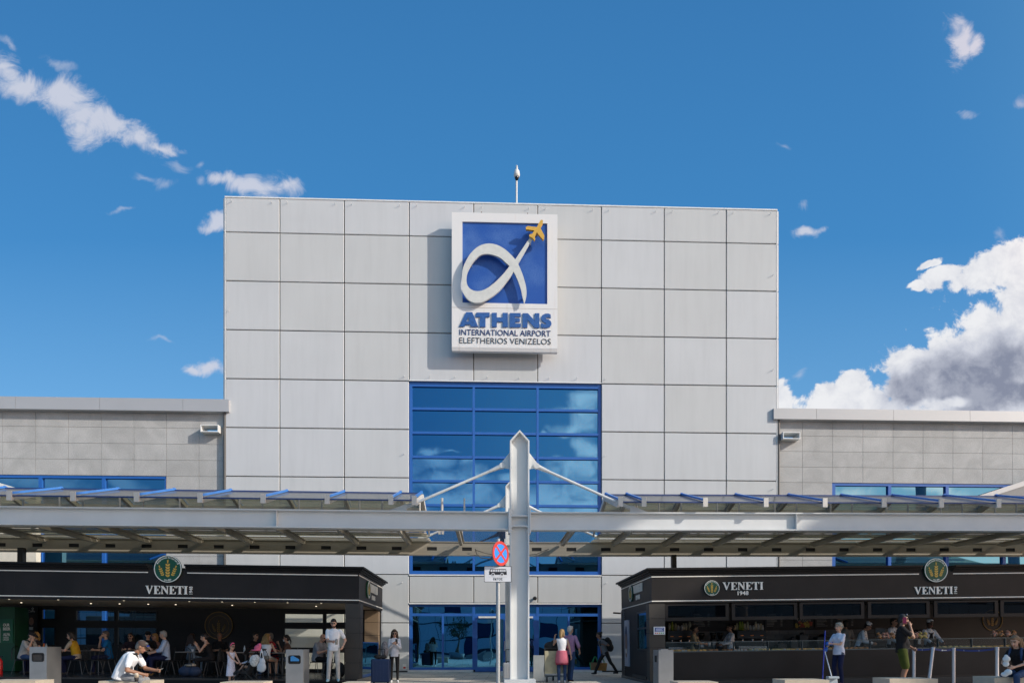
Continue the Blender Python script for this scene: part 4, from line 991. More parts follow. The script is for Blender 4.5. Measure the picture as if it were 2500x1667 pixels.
MB().box(ULk, uKL + .021, vF - .301, vF - .29, -.25, .12).build('plinth', M_ch2, kl)
# pillars with joint grooves
def pillar(root, u0, u1, v0, v1, z0, z1, m_, zs):
    p = MB(); zz = [z0] + zs + [z1]
    for a, b in zip(zz, zz[1:]): p.box(u0, u1, v0, v1, a + .006, b - .006)
    p.box(u0 + .015, u1 - .015, v0 + .015, v1 - .015, z0, z1, 1); return p.build('pillar', [m_, M_dark], root)
zj = [zat(1340 + y / 4.704, 20.3) for y in (1305, 1135, 962, 787)]
pillar(kl, U(840.7, vF), U(878, vF), vF + .02, vF + .45, .171, zfb - .002, M_pill, zj)
zj2 = [zat(1340 + y / 4.704, 24.8) for y in (1140, 990, 843)]
pillar(kl, U(893, vBk), U(926, vBk) , vBk - .35, vBk + .1, .171, zfb - .002, M_pillb, zj2)
# back wall with windows
def rz_(px, py, v): return rollL(px, py, v)
WH = []
def hole_px(x0, x1, y0, y1): WH.append((U(x0, vBk), U(x1, vBk), rz_((x0 + x1) / 2, y1, vBk), rz_((x0 + x1) / 2, y0, vBk)))
for a in ((100, 135, 1485, 1512), (100, 135, 1529, 1576), (183, 280, 1488, 1516), (285, 382, 1488, 1516), (183, 280, 1530, 1575), (285, 382, 1530, 1575), (692, 789, 1496, 1522), (793, 884, 1496, 1522), (692, 789, 1532, 1582), (793, 884, 1532, 1582), (692, 789, 1590, 1634), (793, 884, 1590, 1634)): hole_px(*a)
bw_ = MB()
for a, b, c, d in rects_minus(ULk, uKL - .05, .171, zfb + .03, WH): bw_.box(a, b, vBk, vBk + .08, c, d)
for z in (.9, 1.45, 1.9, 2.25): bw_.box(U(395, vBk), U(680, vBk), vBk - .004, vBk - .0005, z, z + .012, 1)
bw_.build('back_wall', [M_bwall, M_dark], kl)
for x0, x1, ids, gm in ((100, 135, (0, 1), G_clear), (183, 382, (2, 3, 4, 5), G_clear), (692, 884, (6, 7, 8, 9, 10, 11), G_cream)):
    fm = MB(); gmb = MB()
    for i in ids:
        a, b, c, d = WH[i]; t = .035
        fm.box(a, b, vBk - .02, vBk + .05, c, c + t); fm.box(a, b, vBk - .02, vBk + .05, d - t, d); fm.box(a, a + t, vBk - .02, vBk + .05, c + t, d - t); fm.box(b - t, b, vBk - .02, vBk + .05, c + t, d - t)
        gmb.add([(a, vBk + .02, c), (b, vBk + .02, c), (b, vBk + .02, d), (a, vBk + .02, d)], [(0, 1, 2, 3)])
    o = fm.build('window', M_blk, kl); gmb.build('pane', gm, o)
# bronze wall medallion
mc = (U(534, vBk), rz_(534, 1526, vBk)); mr = .50
M_brz = mat('bronze_dark', (.06, .045, .03), .45, metal=.3); M_brg = mat('bronze_gold', (.28, .17, .05), .45, metal=.3)
md = MB(); md.flat([circ(mr, 48, mc)], vBk - .04, vBk - .001, 0); md.flat([circ(mr, 48, mc), circ(mr * .95, 48, mc)], vBk - .06, vBk - .041, 1); md.flat([circ(mr * .72, 48, mc), circ(mr * .70, 48, mc)], vBk - .05, vBk - .041, 1)
st = len(md.v); wheat(md, mc[0], mc[1] - .05, mr * .62, vBk - .055, vBk - .041, 1)
arc_text(md, 'THE OLD BAKERY', mc[0], mc[1], mr * .76, mr * .14, 160, 20, vBk - .05, vBk - .041, 1) if False else None
md.build('medallion', [M_brz, M_brg], kl)
# spotlights in the soffit
rd = random.Random(4)
for x, v_ in [(x, .5) for x in (20, 140, 300, 460, 540, 620, 700, 782)] + [(x, 2.4) for x in (50, 220, 290, 360, 427, 565, 770)]:
    u_ = U(x, vF + v_); MB().cyl((u_, vF + v_, zfb + .03), (u_, vF + v_, zfb + .015), .024, .024, 10).build('spotlight', M_lamp, kl)
# glass side rail
rl = MB(); va, vb_ = vF + .9, vBk - .5; uu = uKL - .06
rl.box(uu - .02, uu + .02, va, va + .04, .171, 1.28); rl.box(uu - .02, uu + .02, vb_ - .04, vb_, .171, 1.28); rl.box(uu - .02, uu + .02, va + .04, vb_ - .04, .171, .25); rl.box(uu - .02, uu + .02, va + .04, vb_ - .04, 1.25, 1.28)
ro = rl.build('side_rail', M_blue, kl); MB().box(uu - .005, uu + .005, va + .04, vb_ - .04, .25, 1.25).build('pane', G_blue, ro)
# roof post up to the canopy
for px, vv in ((50, v2 - .25),):
    MB().box(U(px, vv) - .10, U(px, vv) + .10, vv - .1, vv + .1, 0, zb0 + .05).build('roof_post', M_pill, kl)
# tall poster of a woman drinking coffee, kept generic
po = MB(); a, b, c, d = U(62, vBk), U(93, vBk), rz_(78, 1545, vBk), rz_(78, 1480, vBk); po.box(a, b, vBk - .05, vBk - .021, c, d, 0)
mid = (a + b) / 2
po.flat([[(mid + .13 * math.cos(t) * 1.1, c + .42 + .24 * math.sin(t)) for t in [i * .3 for i in range(21)]]], vBk - .054, vBk - .0505, 1)
po.flat([[(mid + .085 * math.cos(t), c + .42 + .14 * math.sin(t)) for t in [i * .3 for i in range(21)]]], vBk - .057, vBk - .0545, 2)
po.flat([[(mid - .16, c + .01), (mid + .16, c + .01), (mid + .10, c + .25), (mid - .10, c + .25)]], vBk - .056, vBk - .0505, 1)
po.flat([[(mid - .06, c + .12), (mid + .06, c + .12), (mid + .07, c + .22), (mid - .07, c + .22)]], vBk - .060, vBk - .0575, 3)
po.text('Caffe', mid - .12, mid + .12, d - .20, d - .12, vBk - .054, vBk - .0505, 3); po.flat([circ(.035, 16, (mid + .04, d - .07)), circ(.022, 16, (mid + .04, d - .07))], vBk - .054, vBk - .0505, 3)
po.build('poster', [mat('poster_black', (.012, .010, .009), .4), mat('poster_hair', (.03, .018, .012), .5), mat('poster_skin', (.30, .17, .11), .5), M_cream], kl)

# ---------- right: serving counter --------------------------------------------------------------------
kr = thing('bakery_kiosk', 'charcoal bakery kiosk with a glass serving counter and lifted hatch windows', 'kiosk', uKR, vKR, 0, roll=RK_roll)
vF, vBk = vKR, vKR + DK; URk = 22.5
rollR = lambda px, py, v: Z(px, py, v) + RK_roll * (U(px, v) - uKR)
gapR = (U(2249, vF), U(2328, vF))
zfb, zf1, zft = zat(1472, 20.3), zat(1401, 20.3), zat(1387, 20.3)
fascia(kr, uKR, URk, uKR, vF, -1, zfb, zf1, zft, [gapR], (zat(1466.8, 20.3), zat(1407.5, 20.3)))
badge(kr, U(2286, vF), vF - .01, rollR(2286, 1391.7, vF), 29 * 20.4 / F)
MB().box(gapR[0] + .05, gapR[1] - .05, vF + .01, vF + .12, zf1 + .001, zf1 + .06).build('badge_base', M_ch, kr)
badge(kr, U(1740, vF), vF - .001, rollR(1740, 1435, vF), 18.5 * 20.4 / F)
lettering(kr, lambda m: serif(m, 'VENETI', U(1767, vF), U(1866, vF), rollR(1816, 1439, vF), rollR(1816, 1420.4, vF), vF - .03, vF - .001))
lettering(kr, lambda m: m.text('1948', U(1803.6, vF), U(1830, vF), rollR(1816, 1452, vF), rollR(1816, 1442, vF), vF - .02, vF - .001, 0, .02))
lettering(kr, lambda m: serif(m, 'VENETI', U(2234, vF), U(2328, vF), rollR(2281, 1449.5, vF), rollR(2281, 1431.5, vF), vF - .03, vF - .001))
lettering(kr, lambda m: v1948(m, 2332, 2339, 1431, 1448.5, vF, rollR))
badge(kr, uKR, vKR + 2.75, zfb + .50, .27, side=-1)
lettering(kr, lambda m: side_name(m, -1, uKR, vKR + 1.15, vKR + 2.4, zfb + .46, zfb + .72, zfb + .23, zfb + .38))
MB().box(uKR + .17, URk, vF + .165, vBk, zfb + .03, zfb + .08).build('soffit', mat('soffit_dark', (.03, .026, .023), .6), kr)
MB().box(uKR - .02, URk, vF - .05, vBk + .1, -.3, .10).build('floor', M_floor, kr)
zj = [zat(1340 + y / 4.704, 20.3) for y in (1295, 1130, 963, 797)]
pillar(kr, U(1588, vF), U(1626, vF), vF + .02, vF + .42, .101, zfb - .002, M_pill, zj)
# side wall (seen edge-on to the left): rear pier, poster, service window, panel
sw_ = MB(); us0, us1 = uKR - .0, uKR + .08
ws = (vF + .55, vF + 2.0)
sw_.box(us0, us1, ws[0], ws[1], .101, 1.02); sw_.box(us0, us1, ws[0], ws[1], 2.25, zfb)
sw_.box(us0, us1, vF + .421, ws[0], .101, zfb); sw_.box(us0, us1, ws[1], vBk - .6, .101, zfb)
sw_.box(us0 - .02, us1 + .05, vBk - .599, vBk, .101, zfb, 1); sw_.box(us0 - .06, us0, vF + .6, vF + 2.6, .13, .22, 1)
sw_.build('side_wall', [M_ch, M_pill], kr)
fm = MB(); fm.box(us0 - .01, us1, ws[0], ws[0] + .05, 1.02, 2.25); fm.box(us0 - .01, us1, ws[1] - .05, ws[1], 1.02, 2.25); fm.box(us0 - .01, us1, ws[0] + .05, ws[1] - .05, 1.02, 1.07); fm.box(us0 - .01, us1, ws[0] + .05, ws[1] - .05, 1.68, 1.74); fm.box(us0 - .01, us1, ws[0] + .05, ws[1] - .05, 2.20, 2.25)
o = fm.build('window', M_blk, kr); MB().box(us0 + .02, us0 + .03, ws[0] + .05, ws[1] - .05, 1.07, 2.2).build('pane', glass_clear('side_pane', (.45, .5, .55), 1.6), o)
pp = MB(); a, b = vBk - 1.35, vBk - .75; x = us0 - .06
pp.box(x, us0 - .001, a, b, .45, 2.05, 0)
def blob_(cy, cz, ry, rz, mi, o): 
    st = len(pp.v); pp.flat([[(cy + ry * math.cos(i * .3), cz + rz * math.sin(i * .3)) for i in range(21)]], -.002, 0, mi); pp.xform(lambda p: Vector((x - o + p.y, p.x, p.z)), st)
mv = (a + b) / 2
blob_(mv, 1.35, .22, .50, 1, .0005); blob_(mv + .02, 1.30, .13, .30, 2, .003); blob_(mv, .95, .14, .2, 2, .0055); blob_(mv, .98, .08, .09, 3, .008)
pp.build('poster', [mat('poster_pale', (.40, .40, .46), .5), mat('poster_navy', (.03, .035, .08), .5), mat('poster_skin', (.30, .17, .11), .5), M_cream], kr)
# led strip up the rear edge
ld = MB()
for k in range(30): ld.box(us0 - .03, us0 - .021, vBk - .58, vBk - .56, .3 + k * .07, .33 + k * .07)
ld.build('edge_studs', mat('stud_grey', (.3, .3, .34), .4), kr)
MB().tube([(us0 - .02, vBk + .05, zfb - .08), (us0 - .30, vBk + .05, zfb - .06)], .03).build('lamp_arm', M_blk, kr)
# lifted hatch windows
zh0, zh1 = rollR(1700, 1514, vF), rollR(1700, 1473, vF) 
hx = [(1626, 1783), (1790, 1950), (1956, 2114), (2123, 2274), (2285, 2441), (2447, 2600)]
for a, b in hx:
    fm = MB(); ua, ub = U(a, vF), U(b, vF); t = .10
    fm.box(ua, ub, vF + .03, vF + .09, zh0, zh0 + t); fm.box(ua, ub, vF + .03, vF + .09, zh1 - .05, zh1); fm.box(ua, ua + t, vF + .03, vF + .09, zh0 + t, zh1 - .05); fm.box(ub - t, ub, vF + .03, vF + .09, zh0 + t, zh1 - .05)
    o = fm.build('hatch_window', M_ch, kr); MB().add([(ua + t, vF + .06, zh0 + t), (ub - t, vF + .06, zh0 + t), (ub - t, vF + .065, zh1 - .05), (ua + t, vF + .065, zh1 - .05)], [(0, 1, 2, 3)]).build('pane', G_dark, o)
# counter
uC0, uC1 = U(1626, vF) + .005, URk
zc = rollR(1700, 1591, vF); zg = rollR(1700, 1567, vF)
cm = MB(); cm.box(uC0, uC1, vF + .10, vF + .16, .16, zc); cm.box(uC0, uC1, vF + .15, vF + .9, .101, zc - .03); cm.box(uC0, uC1, vF + .165, vF + .9, zc - .03, zc, 1); cm.box(uC0, uC1, vF + .14, vF + .149, .101, .159, 1)
cm.build('counter', [M_ch, M_blk], kr)
gm_ = MB(); gm_.add([(uC0, vF + .12, zc), (uC1, vF + .12, zc), (uC1, vF + .2, zg), (uC0, vF + .2, zg)], [(0, 1, 2, 3)]); gm_.add([(uC0, vF + .2, zg), (uC1, vF + .2, zg), (uC1, vF + .75, zg), (uC0, vF + .75, zg)], [(0, 1, 2, 3)])
gm_.build('counter_glass', glass_clear('display_pane', (.90, .94, .94), .10), kr)
em = MB(); em.box(uC0, uC1, vF + .19, vF + .21, zg - .008, zg + .012); em.box(uC0, uC1, vF + .115, vF + .135, zc, zc + .03)
x = uC0
while x < uC1: em.box(x, x + .015, vF + .13, vF + .21, zc + .03, zg - .008); x += 1.05
em.build('counter_rail', mat('rail_steel', (.10, .12, .125), .35, .6), kr)
# back wall with tiles and menu boards
vW2 = vF + 2.9
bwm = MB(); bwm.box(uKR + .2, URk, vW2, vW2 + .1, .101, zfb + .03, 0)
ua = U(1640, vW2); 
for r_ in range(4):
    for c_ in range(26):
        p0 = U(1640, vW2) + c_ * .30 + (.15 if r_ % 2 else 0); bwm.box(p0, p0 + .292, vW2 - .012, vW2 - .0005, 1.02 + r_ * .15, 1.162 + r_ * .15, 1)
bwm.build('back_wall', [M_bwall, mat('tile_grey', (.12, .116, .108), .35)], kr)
for x0, x1, gr in ((1690, 1772, 0), (1868, 1938, 0), (1940, 1986, 1), (1990, 2120, 0)):
    mb_ = MB(); a, b = U(x0, vW2), U(x1, vW2); c, d = rollR(x0, 1531, vW2), rollR(x0, 1495, vW2); mb_.box(a, b, vW2 - .05, vW2 - .013, c, d, 0)
    if gr:
        mb_.text('GREEN', a + .1, b - .1, d - .30, d - .18, vW2 - .054, vW2 - .0505, 1)
        q = random.Random(1)
        for i in range(26): mb_.flat([circ(q.uniform(.03, .06), 8, (q.uniform(a + .06, b - .06), q.uniform(c + .03, c + .18)))], vW2 - .053 - i * .0003, vW2 - .0505 - i * .0003, 2 + i % 2)
    else:
        q = random.Random(x0); z = d - .06
        while z > c + .04:
            x = a + .06
            while x < b - .5: mb_.box(x, x + q.uniform(.2, .4), vW2 - .052, vW2 - .0505, z, z + .014, 1); mb_.box(x + .48, x + .55, vW2 - .052, vW2 - .0505, z, z + .014, 1); x += .72
            z -= .05
    mb_.build('menu_board', [mat('board_black', (.012, .012, .013), .5), mat('chalk', (.40, .38, .35), .7), mat('fruit_yellow', (.5, .35, .05), .6), mat('fruit_red', (.35, .06, .03), .6)], kr)
mc = (U(2424, vW2), rollR(2424, 1513, vW2)); md = MB(); md.flat([circ(.36, 40, mc), circ(.34, 40, mc)], vW2 - .03, vW2 - .001, 0); wheat(md, mc[0], mc[1] - .03, .26, vW2 - .02, vW2 - .001, 0); md.build('medallion', M_brg, kr)
# back worktop
MB().box(uKR + .5, URk, vF + 2.15, vW2 - .02, .101, 1.0).build('worktop', M_blk, kr)
# customer feedback panel on the pillar
fbp = MB(); a, b, c, d = U(1597.6, vF), U(1625, vF), rollR(1611, 1548, vF), rollR(1611, 1529, vF)
fbp.box(a, b, vF - .03, vF + .018, c, d, 0); fbp.box(a + .03, b - .03, vF - .034, vF - .0305, c + .085, d - .025, 1)
for k in range(3): fbp.box(a + .06, b - .06 - .04 * (k % 2), vF - .037, vF - .0345, d - .065 - k * .03, d - .055 - k * .03, 7)
for k in range(5):
    cx_ = a + (b - a) * (.16 + .17 * k); fbp.cyl((cx_, vF - .036, c + .042), (cx_, vF - .0305, c + .042), .019, .019, 12, 2 + k)
o = fbp.build('feedback_panel', [mat('panel_white', (.72, .72, .72), .4), mat('screen', (.04, .06, .16), .2, emit=.25), mat('btn_red', (.5, .02, .02), .4), mat('btn_orange', (.6, .12, .03), .4), mat('btn_yellow', (.65, .35, .02), .4), mat('btn_green', (.05, .4, .06), .4), mat('btn_teal', (.01, .25, .12), .4), mat('screen_text', (.5, .55, .7), .4, emit=.3)], kr, bevel=.01)
MB().box(U(1648.5, v2 - .25) - .09, U(1648.5, v2 - .25) + .09, v2 - .35, v2 - .16, 0, zb0 + .02).build('roof_post', M_pill, kr)
# ======================= people =======================================================================
def capsule(mb, p0, p1, r0, r1, mi, seg=10, flat=1.0):
    p0, p1 = Vector(p0), Vector(p1); d = p1 - p0; L = d.length
    q = d.to_track_quat('Z', 'Y') if L > 1e-6 else Quaternion()
    prof = [(-r0, .02), (-r0 * .7, r0 * .7), (0, r0)]
    n = max(1, int(L / .05))
    for i in range(1, n): prof.append((L * i / n, r0 + (r1 - r0) * i / n))
    prof += [(L, r1), (L + r1 * .7, r1 * .7), (L + r1, .02)]
    vs = []
    for z, r in prof:
        for i in range(seg):
            a = 2 * math.pi * i / seg; vs.append(p0 + q @ Vector((r * math.cos(a), r * math.sin(a) * flat, z)))
    m = len(prof); fs = [(j * seg + i, j * seg + (i + 1) % seg, (j + 1) * seg + (i + 1) % seg, (j + 1) * seg + i) for j in range(m - 1) for i in range(seg)]
    fs += [tuple(range(seg - 1, -1, -1)), tuple((m - 1) * seg + i for i in range(seg))]
    mb.add(vs, fs, mi, True)
def loft(mb, rings, mi, seg=18):
    """closed body through elliptic rings: (centre, rx, ry, tilt about x)"""
    vs = []
    dense = []
    for (c0, a0, b0, t0), (c1, a1, b1, t1) in zip(rings, rings[1:]):
        n = max(2, int((Vector(c1) - Vector(c0)).length / .035))
        for i in range(n):
            t = i / n; dense.append((Vector(c0).lerp(Vector(c1), t), a0 + (a1 - a0) * t, b0 + (b1 - b0) * t, t0 + (t1 - t0) * t))
    c, a, b, t = rings[-1]; dense.append((Vector(c), a, b, t))
    for c, a, b, t in dense:
        for i in range(seg):
            an = 2 * math.pi * i / seg; y = b * math.sin(an)
            vs.append(c + Vector((a * math.cos(an), y * math.cos(t), y * math.sin(t))))
    m = len(dense); fs = [(j * seg + i, j * seg + (i + 1) % seg, (j + 1) * seg + (i + 1) % seg, (j + 1) * seg + i) for j in range(m - 1) for i in range(seg)]
    fs += [tuple(range(seg - 1, -1, -1)), tuple((m - 1) * seg + i for i in range(seg))]
    mb.add(vs, fs, mi, True)
def ik(a, b, l1, l2, pole):
    a, b, pole = Vector(a), Vector(b), Vector(pole); d = b - a; L = min(d.length, (l1 + l2) * .995)
    if d.length > 1e-6: d = d.normalized()
    b = a + d * L
    x = (l1 * l1 - l2 * l2 + L * L) / (2 * L); h = math.sqrt(max(0, l1 * l1 - x * x))
    p = (pole - d * pole.dot(d)); p = p.normalized() if p.length > 1e-6 else Vector((0, 1, 0))
    return a + d * x + p * h, b
def fuse(mb, voxel, smooth=3):
    """one continuous skin round all the pieces of mb; each face keeps the material of the piece it came from"""
    me = bpy.data.meshes.new('raw'); me.from_pydata(mb.v, [], mb.f); me.update()
    ob = bpy.data.objects.new('raw', me); COL.objects.link(ob)
    r = ob.modifiers.new('r', 'REMESH'); r.mode = 'VOXEL'; r.voxel_size = voxel
    s = ob.modifiers.new('s', 'SMOOTH'); s.factor = .5; s.iterations = smooth
    dg = bpy.context.evaluated_depsgraph_get(); ev = ob.evaluated_get(dg)
    out = bpy.data.meshes.new_from_object(ev)
    bpy.data.objects.remove(ob); bpy.data.meshes.remove(me)
    bv = BVHTree.FromPolygons([Vector(x) for x in mb.v], mb.f)
    mi = []
    for p in out.polygons:
        h = bv.find_nearest(p.center); mi.append(mb.m[h[2]] if h[2] is not None else 0)
    out.polygons.foreach_set('material_index', mi); out.polygons.foreach_set('use_smooth', [True] * len(mi)); out.update()
    return out
SKINS = {'light': (.50, .29, .20), 'mid': (.40, .22, .14), 'tan': (.30, .15, .09), 'dark': (.16, .08, .05)}
M_eye = mat('eye_dark', (.015, .01, .01), .3, var=0); M_lip = mat('lip', (.30, .10, .08), .5, var=0)
def cloth(name, c, rough=.85, scale=9, var=.14, bump=.35): return mat('cloth_' + name, c, rough, var=var, scale=scale, bump=bump, bscale=16, spec=.2)
def person(label, u, v, z, face, H=1.72, seat=None, lean=0, hunch=0, hand_r=None, hand_l=None, foot_r=None, foot_l=None, look=(0, 0),
           skin='mid', top=None, sleeve='short', bottom=None, legs='long', shoes=None, build=1.0, hair=None, hcol=(.02, .014, .01), cap=None, glasses=False,
           skirt=None, belt=None, vest=None, apron=None, stripes=None, beard=False, tank=False, vox=.0125, group=None, bald=False, female=False, tight=1.0, straps=None, socks=None, bag=None, hat_white=False, mask=False):
    s = H / 1.75; B = build
    MS = [mat('skin_' + skin, SKINS[skin], .55, var=.06, scale=20), top, bottom or top, shoes or mat('shoe_dark', (.03, .028, .028), .6), M_eye, M_lip, vest or apron or stripes or belt or top, socks or top, mat('hair_%d' % int(hcol[0] * 1000 + hcol[1] * 9000), hcol, .6, var=.3, scale=40)]
    SK, TP, BT, SH, EY, LP, EX, SO, HR = range(9)
    m = MB(); V = Vector
    hz = .942 * s if seat is None else seat + .10 * s
    la, lb = R(lean), R(lean + hunch)
    d1 = V((0, math.sin(la), math.cos(la))); d2 = V((0, math.sin(lb), math.cos(lb)))
    P = V((0, 0, hz)); waist = P + d1 * .13 * s; chest = waist + d1 * .11 * s + d2 * .13 * s; nb = chest + d2 * .155 * s
    sw = (.172 if female else .190) * s * (1 + (B - 1) * .5); hw = .088 * s
    tp = -la; t2 = -lb
    # torso (the shirt reaches a little below the hips)
    wr, wf = (.150 if not female else .128) * s * B, (.105 if not female else .095) * s * B
    hem = P - d1 * (.05 if skirt is None else -.03) * s
    trs = [(hem - d1 * .02 * s, .164 * s * B, .124 * s * B, tp), (P + d1 * .05 * s, .160 * s * B, .115 * s * B, tp), (waist + d1 * .03 * s, wr * 1.0, wf * 1.04, tp), (chest, .168 * s * B, .118 * s * B, t2),
           (chest + d2 * .09 * s, .172 * s * (B * .5 + .5), .105 * s * B, t2), (nb - d2 * .005 * s, .105 * s, .075 * s, t2), (nb + d2 * .018 * s, .062 * s, .058 * s, t2)]
    if tank: loft(m, trs[:5], TP); loft(m, [(chest + d2 * .05 * s, .150 * s, .092 * s, t2), (nb - d2 * .01 * s, .10 * s, .07 * s, t2), (nb + d2 * .02 * s, .05 * s, .05 * s, t2)], SK)
    else: loft(m, trs, TP)
    if female:
        for sx_ in (-1, 1): m.ball(chest + V((sx_ * .075 * s, .085 * s * math.cos(lb), 0)) + d2 * .02 * s, .062 * s, TP)
    elif B > 1.1: m.ball(waist + V((0, .05 * s, 0)), (.13 * s * B, .11 * s * B, .14 * s), TP)
    if vest:
        loft(m, [(waist - d1 * .05 * s, .166 * s, .128 * s, tp), (chest, .176 * s * B, .126 * s * B, t2), (chest + d2 * .10 * s, .168 * s, .112 * s, t2), (nb + d2 * .0 * s, .10 * s, .085 * s, t2)], EX)
    if apron:
        ap = [(P + V((0, .055 * s, -.30 * s)), .14 * s, .09 * s, tp), (P + V((0, .04 * s, 0)), .150 * s, .095 * s, tp), (waist + V((0, .03 * s, .04 * s)), .13 * s, .09 * s, tp), (chest + V((0, .032 * s, .03 * s)), .085 * s, .095 * s, t2)]
        loft(m, ap, EX)
        for sx_ in (-1, 1): capsule(m, chest + V((sx_ * .07 * s, .11 * s, .02 * s)), nb + V((sx_ * .085 * s, .02 * s, -.005)), .016, .016, EX)
    if stripes:
        for k in range(5):
            c = P + d1 * (.02 + .085 * k) * s; loft(m, [(c, .172 * s * B, .126 * s * B, tp), (c + d1 * .035 * s, .172 * s * B, .126 * s * B, tp)], EX)
    # neck and head
    hd = R(lean * .35 + hunch * .45 + look[0]); hy = R(look[1])
    dn = V((math.sin(hd * .6 + lb * .4) * math.sin(0), math.sin(lb * .55 + hd * .4), math.cos(lb * .55 + hd * .4)))
    neck = nb + dn * .075 * s; capsule(m, nb - d2 * .03 * s, neck, .056 * s, .052 * s, SK)
    Rh = Matrix.Rotation(-hy, 3, 'Z') @ Matrix.Rotation(-hd, 3, 'X'); hs = s ** .6
    hc = neck + Rh @ V((0, .018, .105)) * hs
    T = lambda x, y, zz_: hc + Rh @ V((x, y, zz_)) * hs
    m.ball(T(0, -.008, .022), (.077 * hs, .098 * hs, .100 * hs), SK, 16, 12, Rh); m.ball(T(0, .022, -.045), (.060 * hs, .068 * hs, .072 * hs), SK, 14, 10, Rh)
    m.ball(T(0, .062, -.092), (.028 * hs, .026 * hs, .022 * hs), SK, 10, 6, Rh)
    capsule(m, T(0, .090, .018), T(0, .106, -.022), .010 * hs, .016 * hs, SK, 8)
    for sx_ in (-1, 1):
        m.ball(T(sx_ * .078, -.008, -.005), (.012 * hs, .022 * hs, .032 * hs), SK, 8, 6, Rh)
        m.ball(T(sx_ * .032, .082, .016), (.011 * hs, .008 * hs, .007 * hs), EY, 8, 6, Rh)
        capsule(m, T(sx_ * .016, .091, .036), T(sx_ * .048, .080, .036), .0065 * hs, .005 * hs, HR, 6)
    capsule(m, T(-.020, .086, -.056), T(.020, .086, -.056), .008 * hs, .008 * hs, LP, 6)
    if beard:
        m.ball(T(0, .048, -.075), (.058 * hs, .046 * hs, .050 * hs), HR, 12, 8, Rh)
    # arms
    jt = {}
    for sd, tgt in ((1, hand_r), (-1, hand_l)):
        sh_ = nb - d2 * .045 * s + V((sd * sw, 0, 0))
        if tgt is None: tgt = (sd * (sw + .075 * s), .03 + .0 * s, hz - .02 * s)
        el, wrist = ik(sh_, tgt, .295 * s, .255 * s, (sd * .55, -.75, -.45) if tgt[2] < sh_.z - .12 * s else (sd * .28, .12, -1))
        ra = (.047 if not female else .041) * s * (B * .4 + .6); k = .62 if sleeve == 'short' else 1
        if sleeve == 'long': capsule(m, el.lerp(wrist, .8), wrist, ra * .68, ra * .60, SK)
        elif sleeve == 'cuff': capsule(m, el.lerp(wrist, .2), wrist, ra * .80, ra * .60, SK)
        else: capsule(m, sh_.lerp(el, .55 if sleeve == 'short' else 0), el, ra * (.92 if sleeve == 'short' else 1), ra * .84, SK); capsule(m, el, wrist, ra * .84, ra * .60, SK)
        if sleeve in ('short', 'long', 'cuff'):
            mp = sh_.lerp(el, .66) if sleeve == 'short' else el
            capsule(m, sh_ + V((-sd * .02, 0, -.005)), mp, ra * 1.28, ra * 1.24, TP)
            if sleeve == 'long': capsule(m, el, el.lerp(wrist, .90), ra * 1.26, ra * .98, TP)
            if sleeve == 'cuff': capsule(m, el, el.lerp(wrist, .28), ra * 1.3, ra * 1.15, TP)
        elif not tank: m.ball(sh_ + V((-sd * .03, 0, 0)), ra * 1.25, TP)
        if vest: m.ball(sh_ + V((-sd * .05, 0, .01)), ra * 1.35, EX)
        # hand: palm, four fingers, thumb
        fd = (wrist - el).normalized(); up = V((0, 0, 1)); side = fd.cross(up); side = side.normalized() if side.length > .1 else V((1, 0, 0)); nn = side.cross(fd).normalized()
        inn = V((-sd, 0, 0)); inn = (inn - fd * inn.dot(fd)); inn = inn.normalized() if inn.length > .2 else side
        across = fd.cross(inn).normalized()
        pk = wrist + fd * .075 * s
        capsule(m, wrist, pk, .028 * s, .030 * s, SK, 10)
        for i, (o_, L_) in enumerate(((-.027, .060), (-.009, .072), (.009, .068), (.026, .052))):
            b0 = pk + across * o_ * s + fd * .012 * s; b1 = b0 + (fd * .85 + inn * .45) * L_ * .5 * s; b2 = b1 + (fd * .45 + inn * .85) * L_ * .5 * s
            capsule(m, b0, b1, .0095 * s, .009 * s, SK, 6); capsule(m, b1, b2, .009 * s, .0075 * s, SK, 6)
        tb = wrist + fd * .03 * s - across * .028 * s; te = tb + (fd * .7 - across * .55 + inn * .35) * .055 * s
        capsule(m, tb, te, .011 * s, .0085 * s, SK, 6)
        jt['hand_r' if sd > 0 else 'hand_l'] = pk + fd * .02 * s + inn * .03 * s; jt['el_r' if sd > 0 else 'el_l'] = el
    # legs
    for sd, ft in ((1, foot_r), (-1, foot_l)):
        hp = P + V((sd * hw, 0, -.01 * s))
        if ft is None: ft = (sd * .10 * s, .0, .085 * s) if seat is None else (sd * .11 * s, .43 * s, .085 * s)
        kn, an = ik(hp, ft, .435 * s, .425 * s, (sd * .10, 1, .25 if seat is not None else 0))
        rt = .083 * s * (B * .5 + .5); rk = .056 * s; rc = .050 * s; rn = .040 * s
        cm_ = kn.lerp(an, .30) + (V((0, -.018 * s, 0)) if seat is None else V((0, -.015, -.0)))
        Lm = BT if legs in ('long', 'tight') else SK
        lo = 1.14 if legs == 'long' else 1.0
        capsule(m, hp, kn, rt * (1.05 if legs == 'long' else 1), rk * lo * 1.05, Lm if legs != 'shorts' else BT if False else Lm, 12)
        capsule(m, kn, cm_, rk * lo, rc * lo * 1.05, Lm, 12); capsule(m, cm_, an + V((0, 0, -.01 * s)), rc * lo * 1.05, rn * (1.35 if legs == 'long' else 1.0), Lm, 12)
        if legs == 'shorts':
            capsule(m, hp, hp.lerp(kn, .88), rt * 1.22, rk * 1.62, BT, 14)
        fdir = V((sd * .12, 1, 0)).normalized() if seat is None or True else V((0, 1, 0))
        sole = an + V((0, 0, -.05 * s))
